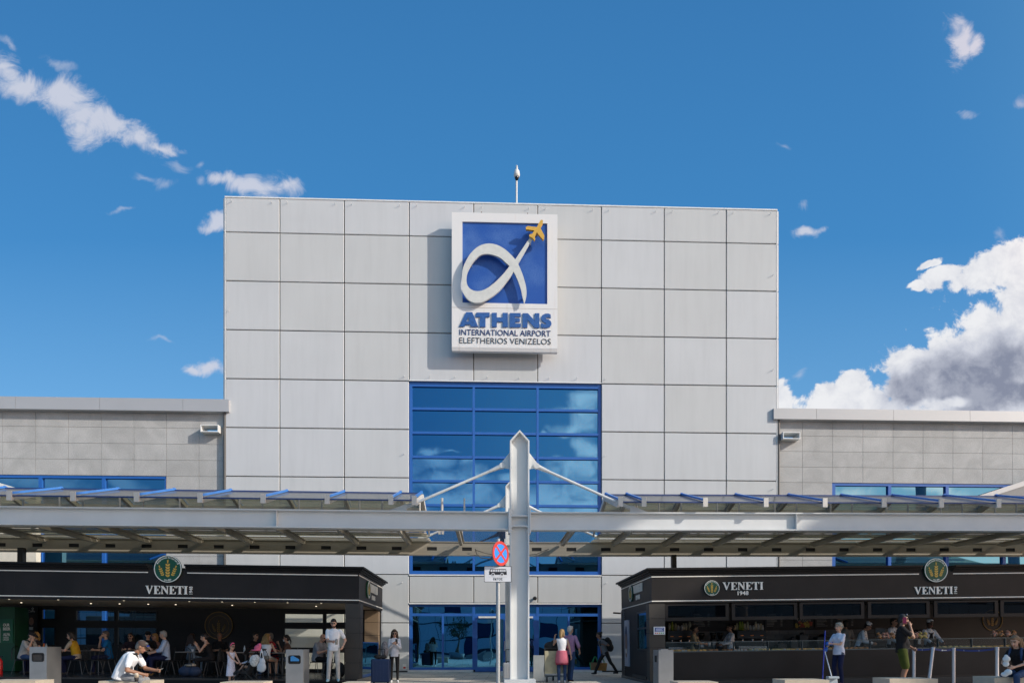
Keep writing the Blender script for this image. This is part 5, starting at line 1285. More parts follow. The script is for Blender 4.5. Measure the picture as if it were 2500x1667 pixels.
        capsule(m, sole + fdir * -.035 * s, sole + fdir * .13 * s + V((0, 0, -.008 * s)), .038 * s, .030 * s, SH, 10, 1.15); capsule(m, an + V((0, 0, .0)), sole + fdir * .03, .040 * s, .040 * s, SH if legs != 'bare' else SH, 8)
        if socks: capsule(m, an + V((0, 0, .02 * s)), an + V((0, 0, .07 * s)), .044 * s, .044 * s, SO, 10)
        jt['knee_r' if sd > 0 else 'knee_l'] = kn
    if legs in ('long', 'shorts', 'tight'):
        loft(m, [(P - d1 * .10 * s, .138 * s * B, .100 * s * B, tp), (P - d1 * .03 * s, .142 * s * B, .102 * s * B, tp), (P + d1 * .03 * s, .125 * s * B, .085 * s * B, tp)], BT)
    if skirt:
        L_, fl = skirt
        if seat is None: loft(m, [(P + d1 * .10 * s, .140 * s, .108 * s, tp), (P - V((0, 0, .05 * s)), .172 * s, .140 * s, tp), (P - V((0, 0, L_ * s)), fl * s, fl * .82 * s, tp)], BT)
        else:
            kz = (jt['knee_r'] + jt['knee_l']) / 2
            loft(m, [(P + d1 * .10 * s, .145 * s, .115 * s, tp), (P, .175 * s, .135 * s, tp), (P + V((0, .10 * s, .0)), .185 * s, .105 * s, R(60)), (P.lerp(kz, .75) + V((0, 0, .0)), .19 * s, .10 * s, R(88))], BT)
    if straps:
        for sd in ((1, -1) if straps == 'both' else (1,)):
            a_ = nb + V((sd * .10 * s, -.03 * s, .03 * s)); pts = [chest + V((sd * .12 * s, .125 * s, -.08 * s)), chest + V((sd * .115 * s, .125 * s, .06 * s)), nb + V((sd * .105 * s, .04 * s, .02 * s)), nb + V((sd * .105 * s, -.06 * s, -.01 * s)), chest + V((sd * .10 * s, -.125 * s, .0))]
            if straps == 'sling': pts = [P + V((-.13 * s, .10 * s, .05)), chest + V((-.03 * s, .135 * s, 0)), nb + V((.10 * s, .05 * s, .01)), nb + V((.10 * s, -.06 * s, 0)), chest + V((.0, -.14 * s, -.05)), P + V((-.15 * s, -.08 * s, .06))]
            for p_, q_ in zip(pts, pts[1:]): capsule(m, p_, q_, .02 * s, .02 * s, EX, 8)
    me = fuse(m, vox); me.name = 'person'
    for q in MS: me.materials.append(q)
    o = bpy.data.objects.new('person', me); COL.objects.link(o); rz = R(face) + math.pi
    o.location = W(u, v, z); o.rotation_euler = (0, 0, TH + rz); ORG[o.name] = (0, 0, 0); tag(o, label, 'person', group)
    # hair, hats, glasses: children
    def child(mb, name, ms, fz=True, vx=.010):
        if not isinstance(ms, (list, tuple)): ms = [ms]
        if fz:
            q = fuse(mb, vx, 2)
            for x in ms: q.materials.append(x)
            c = bpy.data.objects.new(name, q); COL.objects.link(c)
        else: c = mb.build(name, ms)
        c.parent = o; ORG[c.name] = (0, 0, 0); return c
    hm = MB(); Mh = MS[HR]
    if hair:
        if hair == 'bald_side':
            for sx_ in (-1, 1): hm.ball(T(sx_ * .060, -.045, -.005), (.024 * hs, .050 * hs, .045 * hs), 0, 10, 8, Rh)
            hm.ball(T(0, -.088, -.01), (.055 * hs, .022 * hs, .045 * hs), 0, 10, 8, Rh)
        else:
            hm.ball(T(0, -.024, .040), (.085 * hs, .097 * hs, .098 * hs), 0, 16, 12, Rh); hm.ball(T(0, -.055, -.01), (.076 * hs, .062 * hs, .085 * hs), 0, 12, 10, Rh)
            hm.ball(T(0, .050, .098), (.060 * hs, .045 * hs, .028 * hs), 0, 10, 8, Rh)
        if hair in ('long', 'straight'):
            n_ = 5
            for i in range(n_):
                x = (i - (n_ - 1) / 2) * .034
                capsule(hm, T(x * 1.1, -.085, .02), nb + V((x * 1.9, -.105 * s, -.13 * s if hair == 'long' else -.02)), .036 * hs, .024 * hs, 0, 8)
            for sx_ in (-1, 1): capsule(hm, T(sx_ * .078, -.025, .03), T(sx_ * .088, -.02, -.15), .026 * hs, .020 * hs, 0, 8)
        if hair == 'bob':
            for sx_ in (-1, 1): capsule(hm, T(sx_ * .076, -.03, .03), T(sx_ * .080, -.035, -.095), .032 * hs, .030 * hs, 0, 8)
            capsule(hm, T(0, -.085, .02), T(0, -.095, -.12), .055 * hs, .050 * hs, 0, 8)
        if hair == 'bun': hm.ball(T(0, -.10, .095), .046 * hs, 0, 10, 8)
        if hair == 'lowbun': hm.ball(T(0, -.135, .0), .050 * hs, 0, 10, 8)
        if hair == 'tail':
            capsule(hm, T(0, -.11, .03), T(0, -.15, -.10), .032 * hs, .024 * hs, 0, 8); capsule(hm, T(0, -.15, -.10), T(0, -.14, -.2), .024 * hs, .012 * hs, 0, 8)
        if hair == 'curly':
            q = random.Random(3)
            for i in range(110):
                a_, b_ = q.uniform(0, 6.283), q.uniform(-.5, 1.3); c_ = V((math.cos(a_) * math.cos(b_) * .10, -.025 + math.sin(a_) * math.cos(b_) * .105, .03 + math.sin(b_) * .105))
                if c_.y > .045 and c_.z < .09: continue
                hm.ball(T(*c_), q.uniform(.014, .024) * hs, 0, 8, 6)
        child(hm, 'hair', Mh, vx=.007 if hair == 'curly' else .010)
    if cap:
        cmb = MB(); cmb.ball(T(0, -.012, .055), (.090 * hs, .106 * hs, .082 * hs), 0, 16, 10, Rh); 
        capsule(cmb, T(-.03, .085, .058), T(-.02, .165, .036), .045 * hs, .036 * hs, 0, 10, .42); capsule(cmb, T(.03, .085, .058), T(.02, .165, .036), .045 * hs, .036 * hs, 0, 10, .42)
        child(cmb, 'cap', cap, vx=.009)
    if hat_white:
        cmb = MB(); cmb.cyl(T(0, -.015, .055), T(0, -.03, .125), .088 * hs, .094 * hs, 20, 0); cmb.ball(T(0, -.03, .125), (.097 * hs, .097 * hs, .035 * hs), 0, 16, 8, Rh); child(cmb, 'hat', cloth('hat_white', (.72, .72, .72)), False)
    if glasses:
        gm2 = MB()
        for sx_ in (-1, 1):
            gm2.ball(T(sx_ * .034, .096, .014), (.028 * hs, .008 * hs, .020 * hs), 0, 10, 6, Rh); gm2.cyl(T(sx_ * .060, .090, .02), T(sx_ * .082, -.0, .015), .004, .004, 6)
        gm2.cyl(T(-.012, .100, .018), T(.012, .100, .018), .004, .004, 6)
        child(gm2, 'sunglasses' if glasses != 'top' else 'sunglasses', mat('lens_black', (.01, .01, .012), .15, var=0), False)
    if mask:
        q = MB(); q.ball(T(0, .066, -.062), (.05 * hs, .042 * hs, .042 * hs), 0, 10, 8, Rh); child(q, 'face_mask', cloth('mask', (.6, .65, .68)), False)
    Mw = Matrix.Translation(o.location) @ Matrix.Rotation(TH + rz, 4, 'Z')
    jt['M'] = Mw; jt['head'] = hc; jt['nb'] = nb; jt['chest'] = chest; jt['P'] = P; jt['o'] = o; jt['T'] = T
    return jt
def at_joint(J, p, mb, name, mats, label, cat, group=None, bevel=0):
    """a thing held by or worn on a person, modelled round point p of the person's own frame"""
    o = mb.build(name, mats, None, (0, 0, 0), bevel); o.matrix_world = J['M'] @ Matrix.Translation(Vector(p)); return tag(o, label, cat, group)
# ======================= what stands behind the camera: added shade decks, opposite building, trees ==========
Bz = 28.0; du, dvv = 1.80 / 1.06 * Bz, 1.0 / 1.06 * Bz
def gv(Y): return (Y - D0) / CS
def deck(label, ua, ub, Ya, Yb, slits):  # out-of-view slab added only to keep sun off the kiosks
    t = thing('added_shade_deck', label, 'shade deck', (ua + ub) / 2 + du, gv((Ya + Yb) / 2) - dvv, Bz)
    a, b = gv(Ya) - dvv, gv(Yb) - dvv; m = MB(); x = ua
    if slits:  # gaps cut to throw sun streaks on the kiosk front
        q = random.Random(9)
        while x < ub - .5:
            w_ = q.choice([1.3, 1.7, 2.6]); m.box(x + du, min(ub, x + w_) + du, a, b, Bz, Bz + .3); x += w_ + q.choice([.16, .22, .30])
    else: m.box(ua + du, ub + du, a, b, Bz, Bz + .3)
    m.build('shade_slab', M_fascia, t)
    r = MB()
    for vv in (a, b): r.box(ua + du, ub + du, vv - .02, vv + .02, Bz + 1.2, Bz + 1.28)
    x = ua
    while x < ub: 
        for vv in (a, b): r.box(x + du, x + .05 + du, vv - .02, vv + .02, Bz + .3, Bz + 1.2)
        x += 1.5
    r.build('railing', M_white, t)
    p = MB()
    for x in (ua + 2, ub - 2): p.cyl((x + du, (a + b) / 2, -.15), (x + du, (a + b) / 2, Bz), .5, .5, 14)
    p.build('pier', M_fascia, t)
deck('long grey slab on round piers, added out of view to shade the cafe side', -34, -4.9, 19.3, 25.5, False)
deck('slatted grey slab on round piers, added out of view to shade the counter side', .9, 26, 19.1, 25.5, True)
# opposite terminal building seen in the window glass
ob_v = gv(-44)
ob = thing('opposite_building', 'long pale building across the road with wavy panel bands', 'building', 0, ob_v)
m = MB(); q = random.Random(8)
m.box(-90, 90, ob_v - 20, ob_v - .3, -.15, 12.0, 1)
for r_ in range(6):
    z0 = .4 + r_ * 2.0
    for c_ in range(72):
        u0 = -90 + c_ * 2.5; dz = lambda uu: .25 * math.sin(uu * .22 + r_)
        mi = 2 if q.random() < .22 and c_ % 2 == r_ % 2 else 0
        m.add([(u0 + .03, ob_v, z0 + dz(u0)), (u0 + 2.47, ob_v, z0 + dz(u0 + 2.5)), (u0 + 2.47, ob_v + .15, z0 + 1.94 + dz(u0 + 2.5)), (u0 + .03, ob_v + .15, z0 + 1.94 + dz(u0))], [(0, 1, 2, 3)], mi)
m.build('facade_panel', [mat('panel_pale_blue', (.55, .60, .64), .5), mat('gap_dark', (.05, .06, .08), .8), mat('window_navy', (.02, .04, .10), .1)], ob)
def tree(u, v, label):
    t = thing('tree', label, 'tree', u, v); q = random.Random(int(u * 10))
    m = MB().cyl((u, v, -.15), (u + .05, v, 1.5), .09, .07).cyl((u + .05, v, 1.5), (u - .1, v + .05, 2.3), .07, .05)
    for k in range(7):
        a = k * .9; m.cyl((u - .05, v, 1.7 + .08 * k), (u + math.cos(a) * .8, v + math.sin(a) * .8, 2.6 + .1 * k), .04, .015, 6)
    m.build('trunk', mat('bark', (.10, .075, .05), .9), t)
    l = MB()
    cl = [(q.gauss(0, .55), q.gauss(0, .55), 2.9 + q.gauss(0, .35)) for _ in range(22)]
    for cx_, cy_, cz2 in cl:
        for _ in range(60):
            p = Vector((u + cx_ + q.gauss(0, .2), v + cy_ + q.gauss(0, .2), cz2 + q.gauss(0, .16))); s_ = q.uniform(.05, .09)
            d = Vector((q.gauss(0, 1), q.gauss(0, 1), q.gauss(0, .6))).normalized(); e = d.orthogonal().normalized()
            l.add([p - d * s_, p + e * s_ * .45, p + d * s_, p - e * s_ * .45], [(0, 1, 2, 3)])
    l.build('crown', mat('leaf', (.05, .085, .03), .7, var=.3, scale=3), t)
    MB().lathe((u, v, -.15), [(0, 0), (.55, 0), (.72, .8), (.64, .8), (.6, .7), (0, .7)], 20).build('planter', mat('planter_grey', (.30, .30, .30), .8), t)
tree(-9.8, gv(-6), 'round leafy tree in a grey planter across the road, nearer the cafe'); tree(-4.2, gv(-8), 'round leafy tree in a grey planter across the road, facing the doors')
for i, (x, y) in enumerate(((-7.5, -3.0), (-2.2, -3.2))):
    solo(MB().prismx([(-.45, 0), (.45, 0), (.55, .6), (-.55, .6)], -.9, .9), 'planter', mat('planter_grey', (.30, .30, .30), .8), ('low grey concrete planter across the road, nearer the round trees', 'low grey concrete planter across the road, facing the doors')[i], 'planter', x, gv(y), -.15, local=True)

# ======================= foreground: blocks, bins, stanchions, luggage ===============================
M_conc = mat('concrete_warm', (.50, .42, .32), .85, var=.14, scale=5, bump=.25)
def block(px0, px1, py, Y, label, d=.62):
    u0, v0 = UV(px0, Y); u1, _ = UV(px1, Y); zt = zat(py, Y); uc = (u0 + u1) / 2; hw = (u1 - u0) / 2
    m = MB().box(-hw, hw, 0, d, -.0, zt).box(-hw + .08, hw - .08, .06, d - .06, zt + .0005, zt + .004)
    o = solo(m, 'concrete_block', M_conc, label, 'seat block', uc, v0, 0, 'concrete seat blocks along the kerb', local=True, bevel=.03); return uc, v0, zt
block(-40, 83, 1660.5, 14.2, 'concrete seat block cut by the left frame edge beside the steel bin')
ub_, vb2, zb2 = block(240, 364, 1661.5, 14.2, 'concrete seat block the man in the white shirt sits on')
block(537, 642, 1664.3, 14.6, 'concrete seat block in front of the little girl and the pushchair')
block(835, 892, 1665.6, 14.6, 'concrete seat block just showing below the cafe corner pillar')
block(1397, 1468, 1666, 14.6, 'concrete seat block just showing below the woman in the pink skirt')
block(1655, 1755, 1664, 14.6, 'concrete seat block below the charcoal counter beside the plain steel bin')
block(1916, 2027, 1659, 14.3, 'concrete seat block below the cleaner with the broom')
block(2172, 2293, 1656, 14.0, 'concrete seat block below the man on the phone')
ug_, vg_, zg_ = block(2428, 2560, 1652.5, 13.8, 'concrete seat block under the girl in dungarees')
M_ss = mat('brushed_steel', (.43, .42, .41), .36, metal=.85, var=.12, scale=3)
M_ssd = mat('bin_side', (.22, .22, .22), .3, metal=.8)
def bin_(px0, px1, py, Y, label, slot=True, yaw=0.):
    u0, v = UV(px0, Y); u1, _ = UV(px1, Y); h = zat(py, Y); w_ = (u1 - u0) / 2; dp = .30
    t = thing('litter_bin', label, 'bin', (u0 + u1) / 2, v, 0, 'steel litter bins along the kerb', rz=yaw); ORG[t.name] = (0, 0, 0)
    m = MB()
    if slot:
        sw2, z0, z1 = w_ * .66, h - .37, h - .165
        for a, b, c, d in rects_minus(-w_, w_, .05, h, [(-sw2, sw2, z0, z1)]): m.box(a, b, 0, .02, c, d)
        m.box(-w_, w_, .021, dp * 2, .05, h, 0); 
    else: m.box(-w_, w_, 0, dp * 2, .05, h)
    m.box(-w_ + .03, w_ - .03, .03, dp * 2 - .03, 0, .049, 1)
    b = m.build('body', [M_ss, M_dark], t)
    if slot:
        fr_ = MB(); r = .012
        def rr(x0, x1, a0, a1, rad, n=5):
            pts = []
            for cx_, cz2, s0 in ((x1 - rad, a1 - rad, 0), (x0 + rad, a1 - rad, 90), (x0 + rad, a0 + rad, 180), (x1 - rad, a0 + rad, 270)):
                for i in range(n + 1): t_ = R(s0 + 90 * i / n); pts.append((cx_ + rad * math.cos(t_), cz2 + rad * math.sin(t_)))
            return pts
        fr_.flat([rr(-sw2 - .012, sw2 + .012, z0 - .012, z1 + .012, .05), rr(-sw2 + .006, sw2 - .006, z0 + .006, z1 - .006, .042)], -.008, .019, 0)
        fr_.box(-sw2, sw2, .0195, .0205, z0, z1, 1); fr_.build('slot', [M_blk, M_dark], t)
    else:
        MB().box(-w_ - .012, -w_ - .0005, dp * .7, dp * 1.3, h - .33, h - .15).build('slot', M_dark, t)
        MB().box(-w_ + .1, w_ - .1, .15, .4, h + .001, h + .03).build('ash_tray', M_ss, t)
    return t
bin_(72, 113, 1578, 17.5, 'steel litter bin with a dark slot beside the man in the flat cap'); bin_(697.7, 740, 1584.5, 18.0, 'steel litter bin with a blue cloth showing in its slot, before the cream window'); bin_(1608, 1644.5, 1586, 18.5, 'plain backed steel litter bin before the bakery counter corner', False)
u_, v_ = UV(719, 18.0)
solo(MB().prism([(-.10, .0), (.12, .0), (.12, .05), (-.04, .14), (-.10, .12)], 0, .01), 'cloth_wad', mat('bag_blue', (.02, .14, .35), .5), 'crumpled blue cloth in the slot of the steel bin', 'rubbish', u_, v_ - .012, zat(1613, 18.0), local=True)
# belt barrier posts
st_pts = [(2231, 1579, 19.5, 0), (2278, 1578, 19.3, R(7)), (2328, 1580, 19.4, 0), (2434, 1578, 18.9, 0)]
M_post = mat('post_aluminium', (.58, .58, .60), .32, metal=.6)
sp = []
stl = ['slim barrier post nearest the man on the phone', 'leaning barrier post, second along the blue belt', 'upright barrier post in the middle of the belt run', 'barrier post beside the girl in dungarees']
for i, (px, py, Y, tl) in enumerate(st_pts):
    u_, v_ = UV(px, Y); h = zat(py, Y) 
    t = thing('barrier_post', stl[i], 'barrier post', u_ - (h - .0) * math.tan(tl) * 0, v_, 0.0, 'belt barrier posts before the counter', roll=tl)
    if tl: t.location = W(u_ - math.sin(tl) * h, v_, 0)
    ORG[t.name] = (0, 0, 0)
    MB().cyl((0, 0, .03), (0, 0, h - .10), .045, .045, 14).build('post', M_post, t); MB().cyl((0, 0, h - .099), (0, 0, h), .05, .05, 14).build('belt_head', M_post, t); MB().lathe((0, 0, 0), [(0, 0), (.17, 0), (.17, .015), (.05, .035), (0, .035)], 20).build('foot', M_blk, t)
    sp.append((u_, v_, h - .05))
M_belt = mat('belt_blue', (.02, .035, .16), .6)
for i in range(3):
    (ua, va, za), (ub, vb3, zb3) = sp[i], sp[i + 1]; m = MB(); n = 10; hh = .026
    pt = lambda t: (ua + (ub - ua) * t, va + (vb3 - va) * t, za + (zb3 - za) * t - .03 * math.sin(math.pi * t) * (1 + .3 * i))
    e0 = .055 / (ub - ua)
    for k in range(n):
        a = pt(e0 + (1 - 2 * e0) * k / n); b = pt(e0 + (1 - 2 * e0) * (k + 1) / n)
        m.add([(a[0], a[1] - .002, a[2] - hh), (b[0], b[1] - .002, b[2] - hh), (b[0], b[1] - .002, b[2] + hh), (a[0], a[1] - .002, a[2] + hh), (a[0], a[1] + .002, a[2] - hh), (b[0], b[1] + .002, b[2] - hh), (b[0], b[1] + .002, b[2] + hh), (a[0], a[1] + .002, a[2] + hh)], [(0, 1, 2, 3), (7, 6, 5, 4), (0, 4, 5, 1), (3, 2, 6, 7)])
        if (k in (4,) and i < 2) or (i == 2 and k in (2, 6)):
            m.box(a[0], a[0] + .035, a[1] - .006, a[1] - .003, a[2] - .018, a[2] + .018, 1); m.box(a[0] + .045, a[0] + .14, a[1] - .006, a[1] - .003, a[2] - .006, a[2] + .008, 1)
    solo(m, 'barrier_belt', [M_belt, M_cream], ('blue belt from the phone man\'s post to the leaning post', 'blue belt between the leaning post and the middle post', 'longest blue belt ending at the dungarees girl\'s post')[i], 'belt', ua, va, za, 'blue barrier belts')
# suitcases and bags
def suitcase(px, Y, w_, h, d, m_, label, handle=.45, yaw=0.):
    u_, v_ = UV(px, Y); t = thing('suitcase', label, 'suitcase', u_, v_, 0, rz=yaw); ORG[t.name] = (0, 0, 0)
    m = MB().box(-w_ / 2, w_ / 2, -d / 2, d / 2, .05, h)
    m.build('shell', m_, t, bevel=.035)
    g = MB()
    for k in range(5): x = -w_ / 2 + w_ * (k + .7) / 5.4; g.box(x - .006, x + .006, -d / 2 - .006, -d / 2 + .004, .12, h - .08)
    g.build('shell_rib', m_, t)
    for sx_ in (-1, 1):
        for sy in (-1, 1): MB().cyl((sx_ * w_ * .38 - .012, sy * d * .3, .03), (sx_ * w_ * .38 + .012, sy * d * .3, .03), .03).build('wheel', M_blk, t)
    hm = MB()
    if handle: hm.tube([(-.10, d * .3, h - .02), (-.10, d * .3, h + handle), (.10, d * .3, h + handle), (.10, d * .3, h - .02)], .012)
    hm.tube([(-.08, 0, h), (-.08, 0, h + .04), (.08, 0, h + .04), (.08, 0, h)], .012); hm.build('handle', M_blk, t); return u_, v_
M_navy = mat('suitcase_navy', (.010, .030, .095), .4, var=.1)
us, vs_ = suitcase(930, 20.9, .56, .76, .32, M_navy, 'big navy hard suitcase beside the woman on her phone', .30)
M_bk = mat('bag_black', (.015, .014, .014), .7, var=.2)
def bag_blob(name, label, cat, u_, v_, z, parts, m_, vox=.014, group=None, straps=None):
    m = MB()
    for c, r in parts: m.ball(c, r, 0, 14, 10)
    if straps:
        for pts, r in straps:
            for a, b in zip(pts, pts[1:]): capsule(m, a, b, r, r, 0, 8)
    q = fuse(m, vox, 3); q.name = name; q.materials.append(m_); o = bpy.data.objects.new(name, q); COL.objects.link(o); o.location = W(u_, v_, z); o.rotation_euler = (0, 0, TH); ORG[o.name] = (0, 0, 0); return tag(o, label, cat, group)
bag_blob('handbag', 'black handbag lying on top of the navy suitcase', 'bag', us, vs_, .76, [((-.08, -.05, .07), (.13, .09, .07)), ((.08, -.03, .06), (.12, .09, .06))], M_bk)
bag_blob('backpack', 'patterned grey backpack behind the navy suitcase', 'bag', us + .05, vs_ + .45, .75, [((0, 0, .30), (.12, .11, .26)), ((0, -.06, .2), (.10, .09, .12))], mat('bag_grey_pattern', (.22, .21, .22), .8, var=.7, scale=30))
suitcase(1243, 21.9, .40, .62, .28, mat('suitcase_silver', (.42, .43, .44), .35, metal=.3), 'pale silver suitcase standing behind the white column', .42)
# luggage trolley
tu, tv = UV(1355, 22.0)
tr = thing('luggage_trolley', 'steel luggage trolley with cream advert panel pushed by the couple', 'trolley', tu, tv); ORG[tr.name] = (0, 0, 0)
MB().box(-.36, .36, -.30, -.27, .28, 1.0).build('advert_panel', mat('advert_cream', (.38, .34, .22), .5, var=.2), tr, bevel=.01)
MB().box(-.72, -.37, -.29, -.26, .05, .86).build('side_panel', mat('trolley_grey', (.30, .32, .32), .4), tr, bevel=.006)
fm = MB().tube([(-.36, -.25, .2), (-.36, -.25, 1.08), (.36, -.25, 1.08), (.36, -.25, .2)], .018).tube([(-.36, -.25, .2), (-.30, .7, .16), (.30, .7, .16), (.36, -.25, .2)], .02).tube([(-.36, -.25, .55), (.36, -.25, .55)], .014)
fm.build('frame', mat('trolley_dark', (.05, .05, .05), .4, .6), tr)
for x, y in ((-.28, -.2), (.28, -.2), (0, .65)): MB().cyl((x - .025, y, .09), (x + .025, y, .09), .085, .085, 16).build('wheel', M_blk, tr)
bag_blob('duffel_bag', 'black duffel bag with trailing strap on the luggage trolley', 'bag', tu - .02, tv - .05, 1.0, [((-.12, 0, .14), (.22, .17, .16)), ((.10, 0, .12), (.20, .16, .14)), ((0, 0, .26), (.12, .12, .10))], M_bk, straps=[([(.18, -.2, .1), (.30, -.32, -.05), (.30, -.33, -.5)], .018)])
bag_blob('garment', 'folded pink garment lying on the luggage trolley', 'clothing', tu + .34, tv - .05, 1.02, [((0, 0, .06), (.12, .14, .06)), ((.04, -.04, .1), (.08, .08, .05))], cloth('rose', (.45, .12, .15)))
# ======================= the people ===================================================================
W_ = cloth('white', (.76, .76, .78)); Wd = cloth('offwhite', (.62, .60, .58)); Gy = cloth('grey', (.22, .22, .22)); Bl = cloth('black', (.014, .013, .014)); Dn = cloth('denim', (.035, .065, .14)); DnL = cloth('denim_light', (.22, .32, .45)); Nv = cloth('navy', (.012, .016, .05))
Kh = cloth('beige', (.38, .31, .23)); LB = cloth('pale_blue', (.40, .48, .62)); SW = mat('shoe_white', (.7, .7, .7), .6); Gt = cloth('light_grey', (.45, .44, .43))
Gap = Bl
LGR = 'guests seated in the open cafe'
SEAT = .45
def uvz(px, Y, fz): u_, v_ = UV(px, Y); return u_, v_, fz(u_)
def G(px, Y, f=fzL): return uvz(px, Y, f)
J = {}
# foreground
u_, v_ = UV(296, 14.35)
J['sit'] = person('man in a white shirt and brown cap sitting on a concrete block with a cigarette', u_, v_, zb2 - .45 + .002, 97, 1.84, .45, lean=16, hunch=30, look=(8, 0), hand_r=(.20, .46, .60), hand_l=(-.16, .62, .66), foot_r=(.16, .48, .02), foot_l=(-.14, .52, .02),
  skin='tan', top=W_, bottom=cloth('grey_jeans', (.24, .24, .25)), build=1.26, hair='short', hcol=(.09, .085, .08), cap=cloth('cap_brown', (.075, .052, .045)), belt=M_bk, straps='sling', vox=.009, beard=False)
u_, v_ = UV(2490, 14.0)
J['dun'] = person('girl in dark dungarees and black tee eating from a white paper wrap', u_, v_, zg_ - .45 + .002, -62, 1.64, .45, lean=10, hunch=10, look=(14, 0), hand_r=(.10, .46, .74), hand_l=(-.10, .44, .66), skin='light', top=Bl, bottom=Dn, female=True, hair='long', hcol=(.20, .11, .05), belt=Dn, straps='both', vox=.009)
# left cafe
P_ = lambda key, label, px, Y, face, H=1.72, z=None, **k: J.__setitem__(key, person(label, *(UV(px, Y)), fzL(UV(px, Y)[0]) if z is None else z, face, H, vox=.0135, **k))
P_('a', 'man in dark cap and grey shirt resting his forehead on his hand', 58, 21.3, 82, 1.76, seat=SEAT, lean=14, hunch=14, look=(14, 0), hand_r=(.12, .36, 1.0), hand_l=(-.12, .42, .82), skin='light', top=cloth('shirt_grey', (.36, .35, .33)), bottom=Dn, cap=cloth('cap_dark', (.02, .02, .022)), hair='short', build=1.15, belt=M_bk, straps='sling', shoes=cloth('trainer', (.12, .12, .12)), group=LGR)
P_('b', 'blond guest leaning in behind the man with the dark cap', 100, 22.1, -80, 1.68, seat=SEAT, lean=14, hand_r=(.1, .36, .84), top=cloth('dark_top', (.05, .045, .05)), sleeve='long', bottom=Nv, hair='bob', hcol=(.36, .19, .05), female=True, skin='light', group=LGR)
P_('c', 'guest in a mustard vest over a beige tee', 188, 21.6, -84, 1.70, seat=SEAT, lean=12, hunch=6, look=(6, 0), hand_r=(.14, .42, .74), hand_l=(-.12, .46, .78), top=Kh, vest=cloth('mustard', (.48, .27, .02)), bottom=Nv, hair='bob', glasses=True, skin='light', group=LGR)
P_('d', 'man in a blue polo shirt bringing food to his mouth', 266, 22.5, -60, 1.78, seat=SEAT, lean=8, hand_r=(.02, .24, 1.10), hand_l=(-.12, .40, .76), top=cloth('polo_blue', (.01, .13, .33)), bottom=Nv, hair='short', hcol=(.10, .08, .07), beard=True, build=1.1, skin='light', group=LGR)
P_('e', 'dark haired woman in light jeans behind the man on the block', 320, 22.9, 12, 1.66, seat=SEAT, lean=6, hand_r=(.12, .35, .78), hand_l=(-.12, .35, .78), top=cloth('plum', (.03, .02, .03)), bottom=DnL, hair='long', glasses=True, female=True, skin='light', group=LGR)
P_('f', 'man in dark cap and sunglasses wearing black at the middle table', 361, 22.7, 30, 1.78, seat=SEAT, lean=4, hand_r=(.12, .36, .78), hand_l=(-.14, .34, .76), top=Bl, bottom=Nv, hair='short', cap=cloth('cap_black', (.012, .012, .013)), glasses=True, skin='light', group=LGR)
P_('g', 'blond guest in a checked shirt at the middle table', 384, 23.3, -30, 1.66, seat=SEAT, lean=8, hand_r=(.12, .36, .80), top=mat('cloth_check', (.30, .16, .13), .9, var=.8, scale=22), sleeve='long', bottom=Nv, hair='bob', hcol=(.40, .22, .07), female=True, skin='light', group=LGR)
P_('h', 'grey haired man in a pale blue shirt with rolled sleeves', 406, 21.8, -62, 1.80, seat=SEAT, lean=2, hunch=6, look=(4, 25), hand_r=(.10, .42, .72), hand_l=(-.10, .40, .70), foot_r=(.05, .60, .30), top=LB, sleeve='cuff', bottom=Nv, hair='short', hcol=(.30, .28, .26), shoes=cloth('shoe_tan', (.24, .13, .04)), skin='light', build=1.05, group=LGR)
P_('i', 'woman with long dark curls in pale denim seen from behind', 466, 22.9, 172, 1.68, seat=SEAT, lean=6, hand_r=(.14, .36, .80), hand_l=(-.14, .36, .80), top=cloth('pale_denim', (.20, .27, .36)), sleeve='long', bottom=DnL, hair='long', hcol=(.03, .014, .01), female=True, group=LGR)
P_('j', 'woman in a black strap top and trousers holding up her phone', 516, 21.5, -80, 1.70, seat=SEAT, lean=14, hunch=6, look=(8, 0), hand_r=(.04, .44, .98), hand_l=(-.06, .42, .94), top=Bl, tank=True, sleeve='none', bottom=Bl, hair='lowbun', hcol=(.02, .012, .01), female=True, skin='light', shoes=mat('shoe_black_white', (.08, .08, .08), .6), group=LGR)
P_('k', 'grey haired man in black sitting below the wall medallion', 537, 23.2, 10, 1.76, seat=SEAT, lean=4, hand_r=(.12, .34, .78), hand_l=(-.12, .34, .78), top=Bl, bottom=Bl, hair='bald_side', hcol=(.15, .14, .13), skin='tan', group=LGR)
P_('l', 'dark haired man in black facing the blond woman', 620, 22.9, 60, 1.78, seat=SEAT, lean=6, hand_r=(.14, .40, .80), hand_l=(-.12, .38, .78), top=Bl, bottom=Nv, hair='short', skin='mid', group=LGR)
P_('m', 'blond woman in a white strap top and spotted skirt seen from behind', 650, 21.7, 168, 1.68, seat=SEAT, lean=4, look=(0, 25), hand_r=(.14, .34, .80), hand_l=(-.18, .30, .80), top=W_, tank=True, sleeve='none', bottom=mat('cloth_spots', (.30, .28, .24), .9, var=1.2, scale=36), legs='bare', skirt=(.3, .2), hair='straight', hcol=(.26, .15, .05), female=True, skin='light', group=LGR)
P_('n', 'man in a red and navy striped polo shirt', 670, 22.3, -70, 1.78, seat=SEAT, lean=12, hand_r=(.12, .42, .80), hand_l=(-.10, .40, .80), top=cloth('polo_red', (.32, .02, .03)), stripes=cloth('stripe_navy', (.02, .02, .05)), bottom=Dn, hair='short', hcol=(.10, .09, .08), build=1.15, skin='tan', group=LGR)
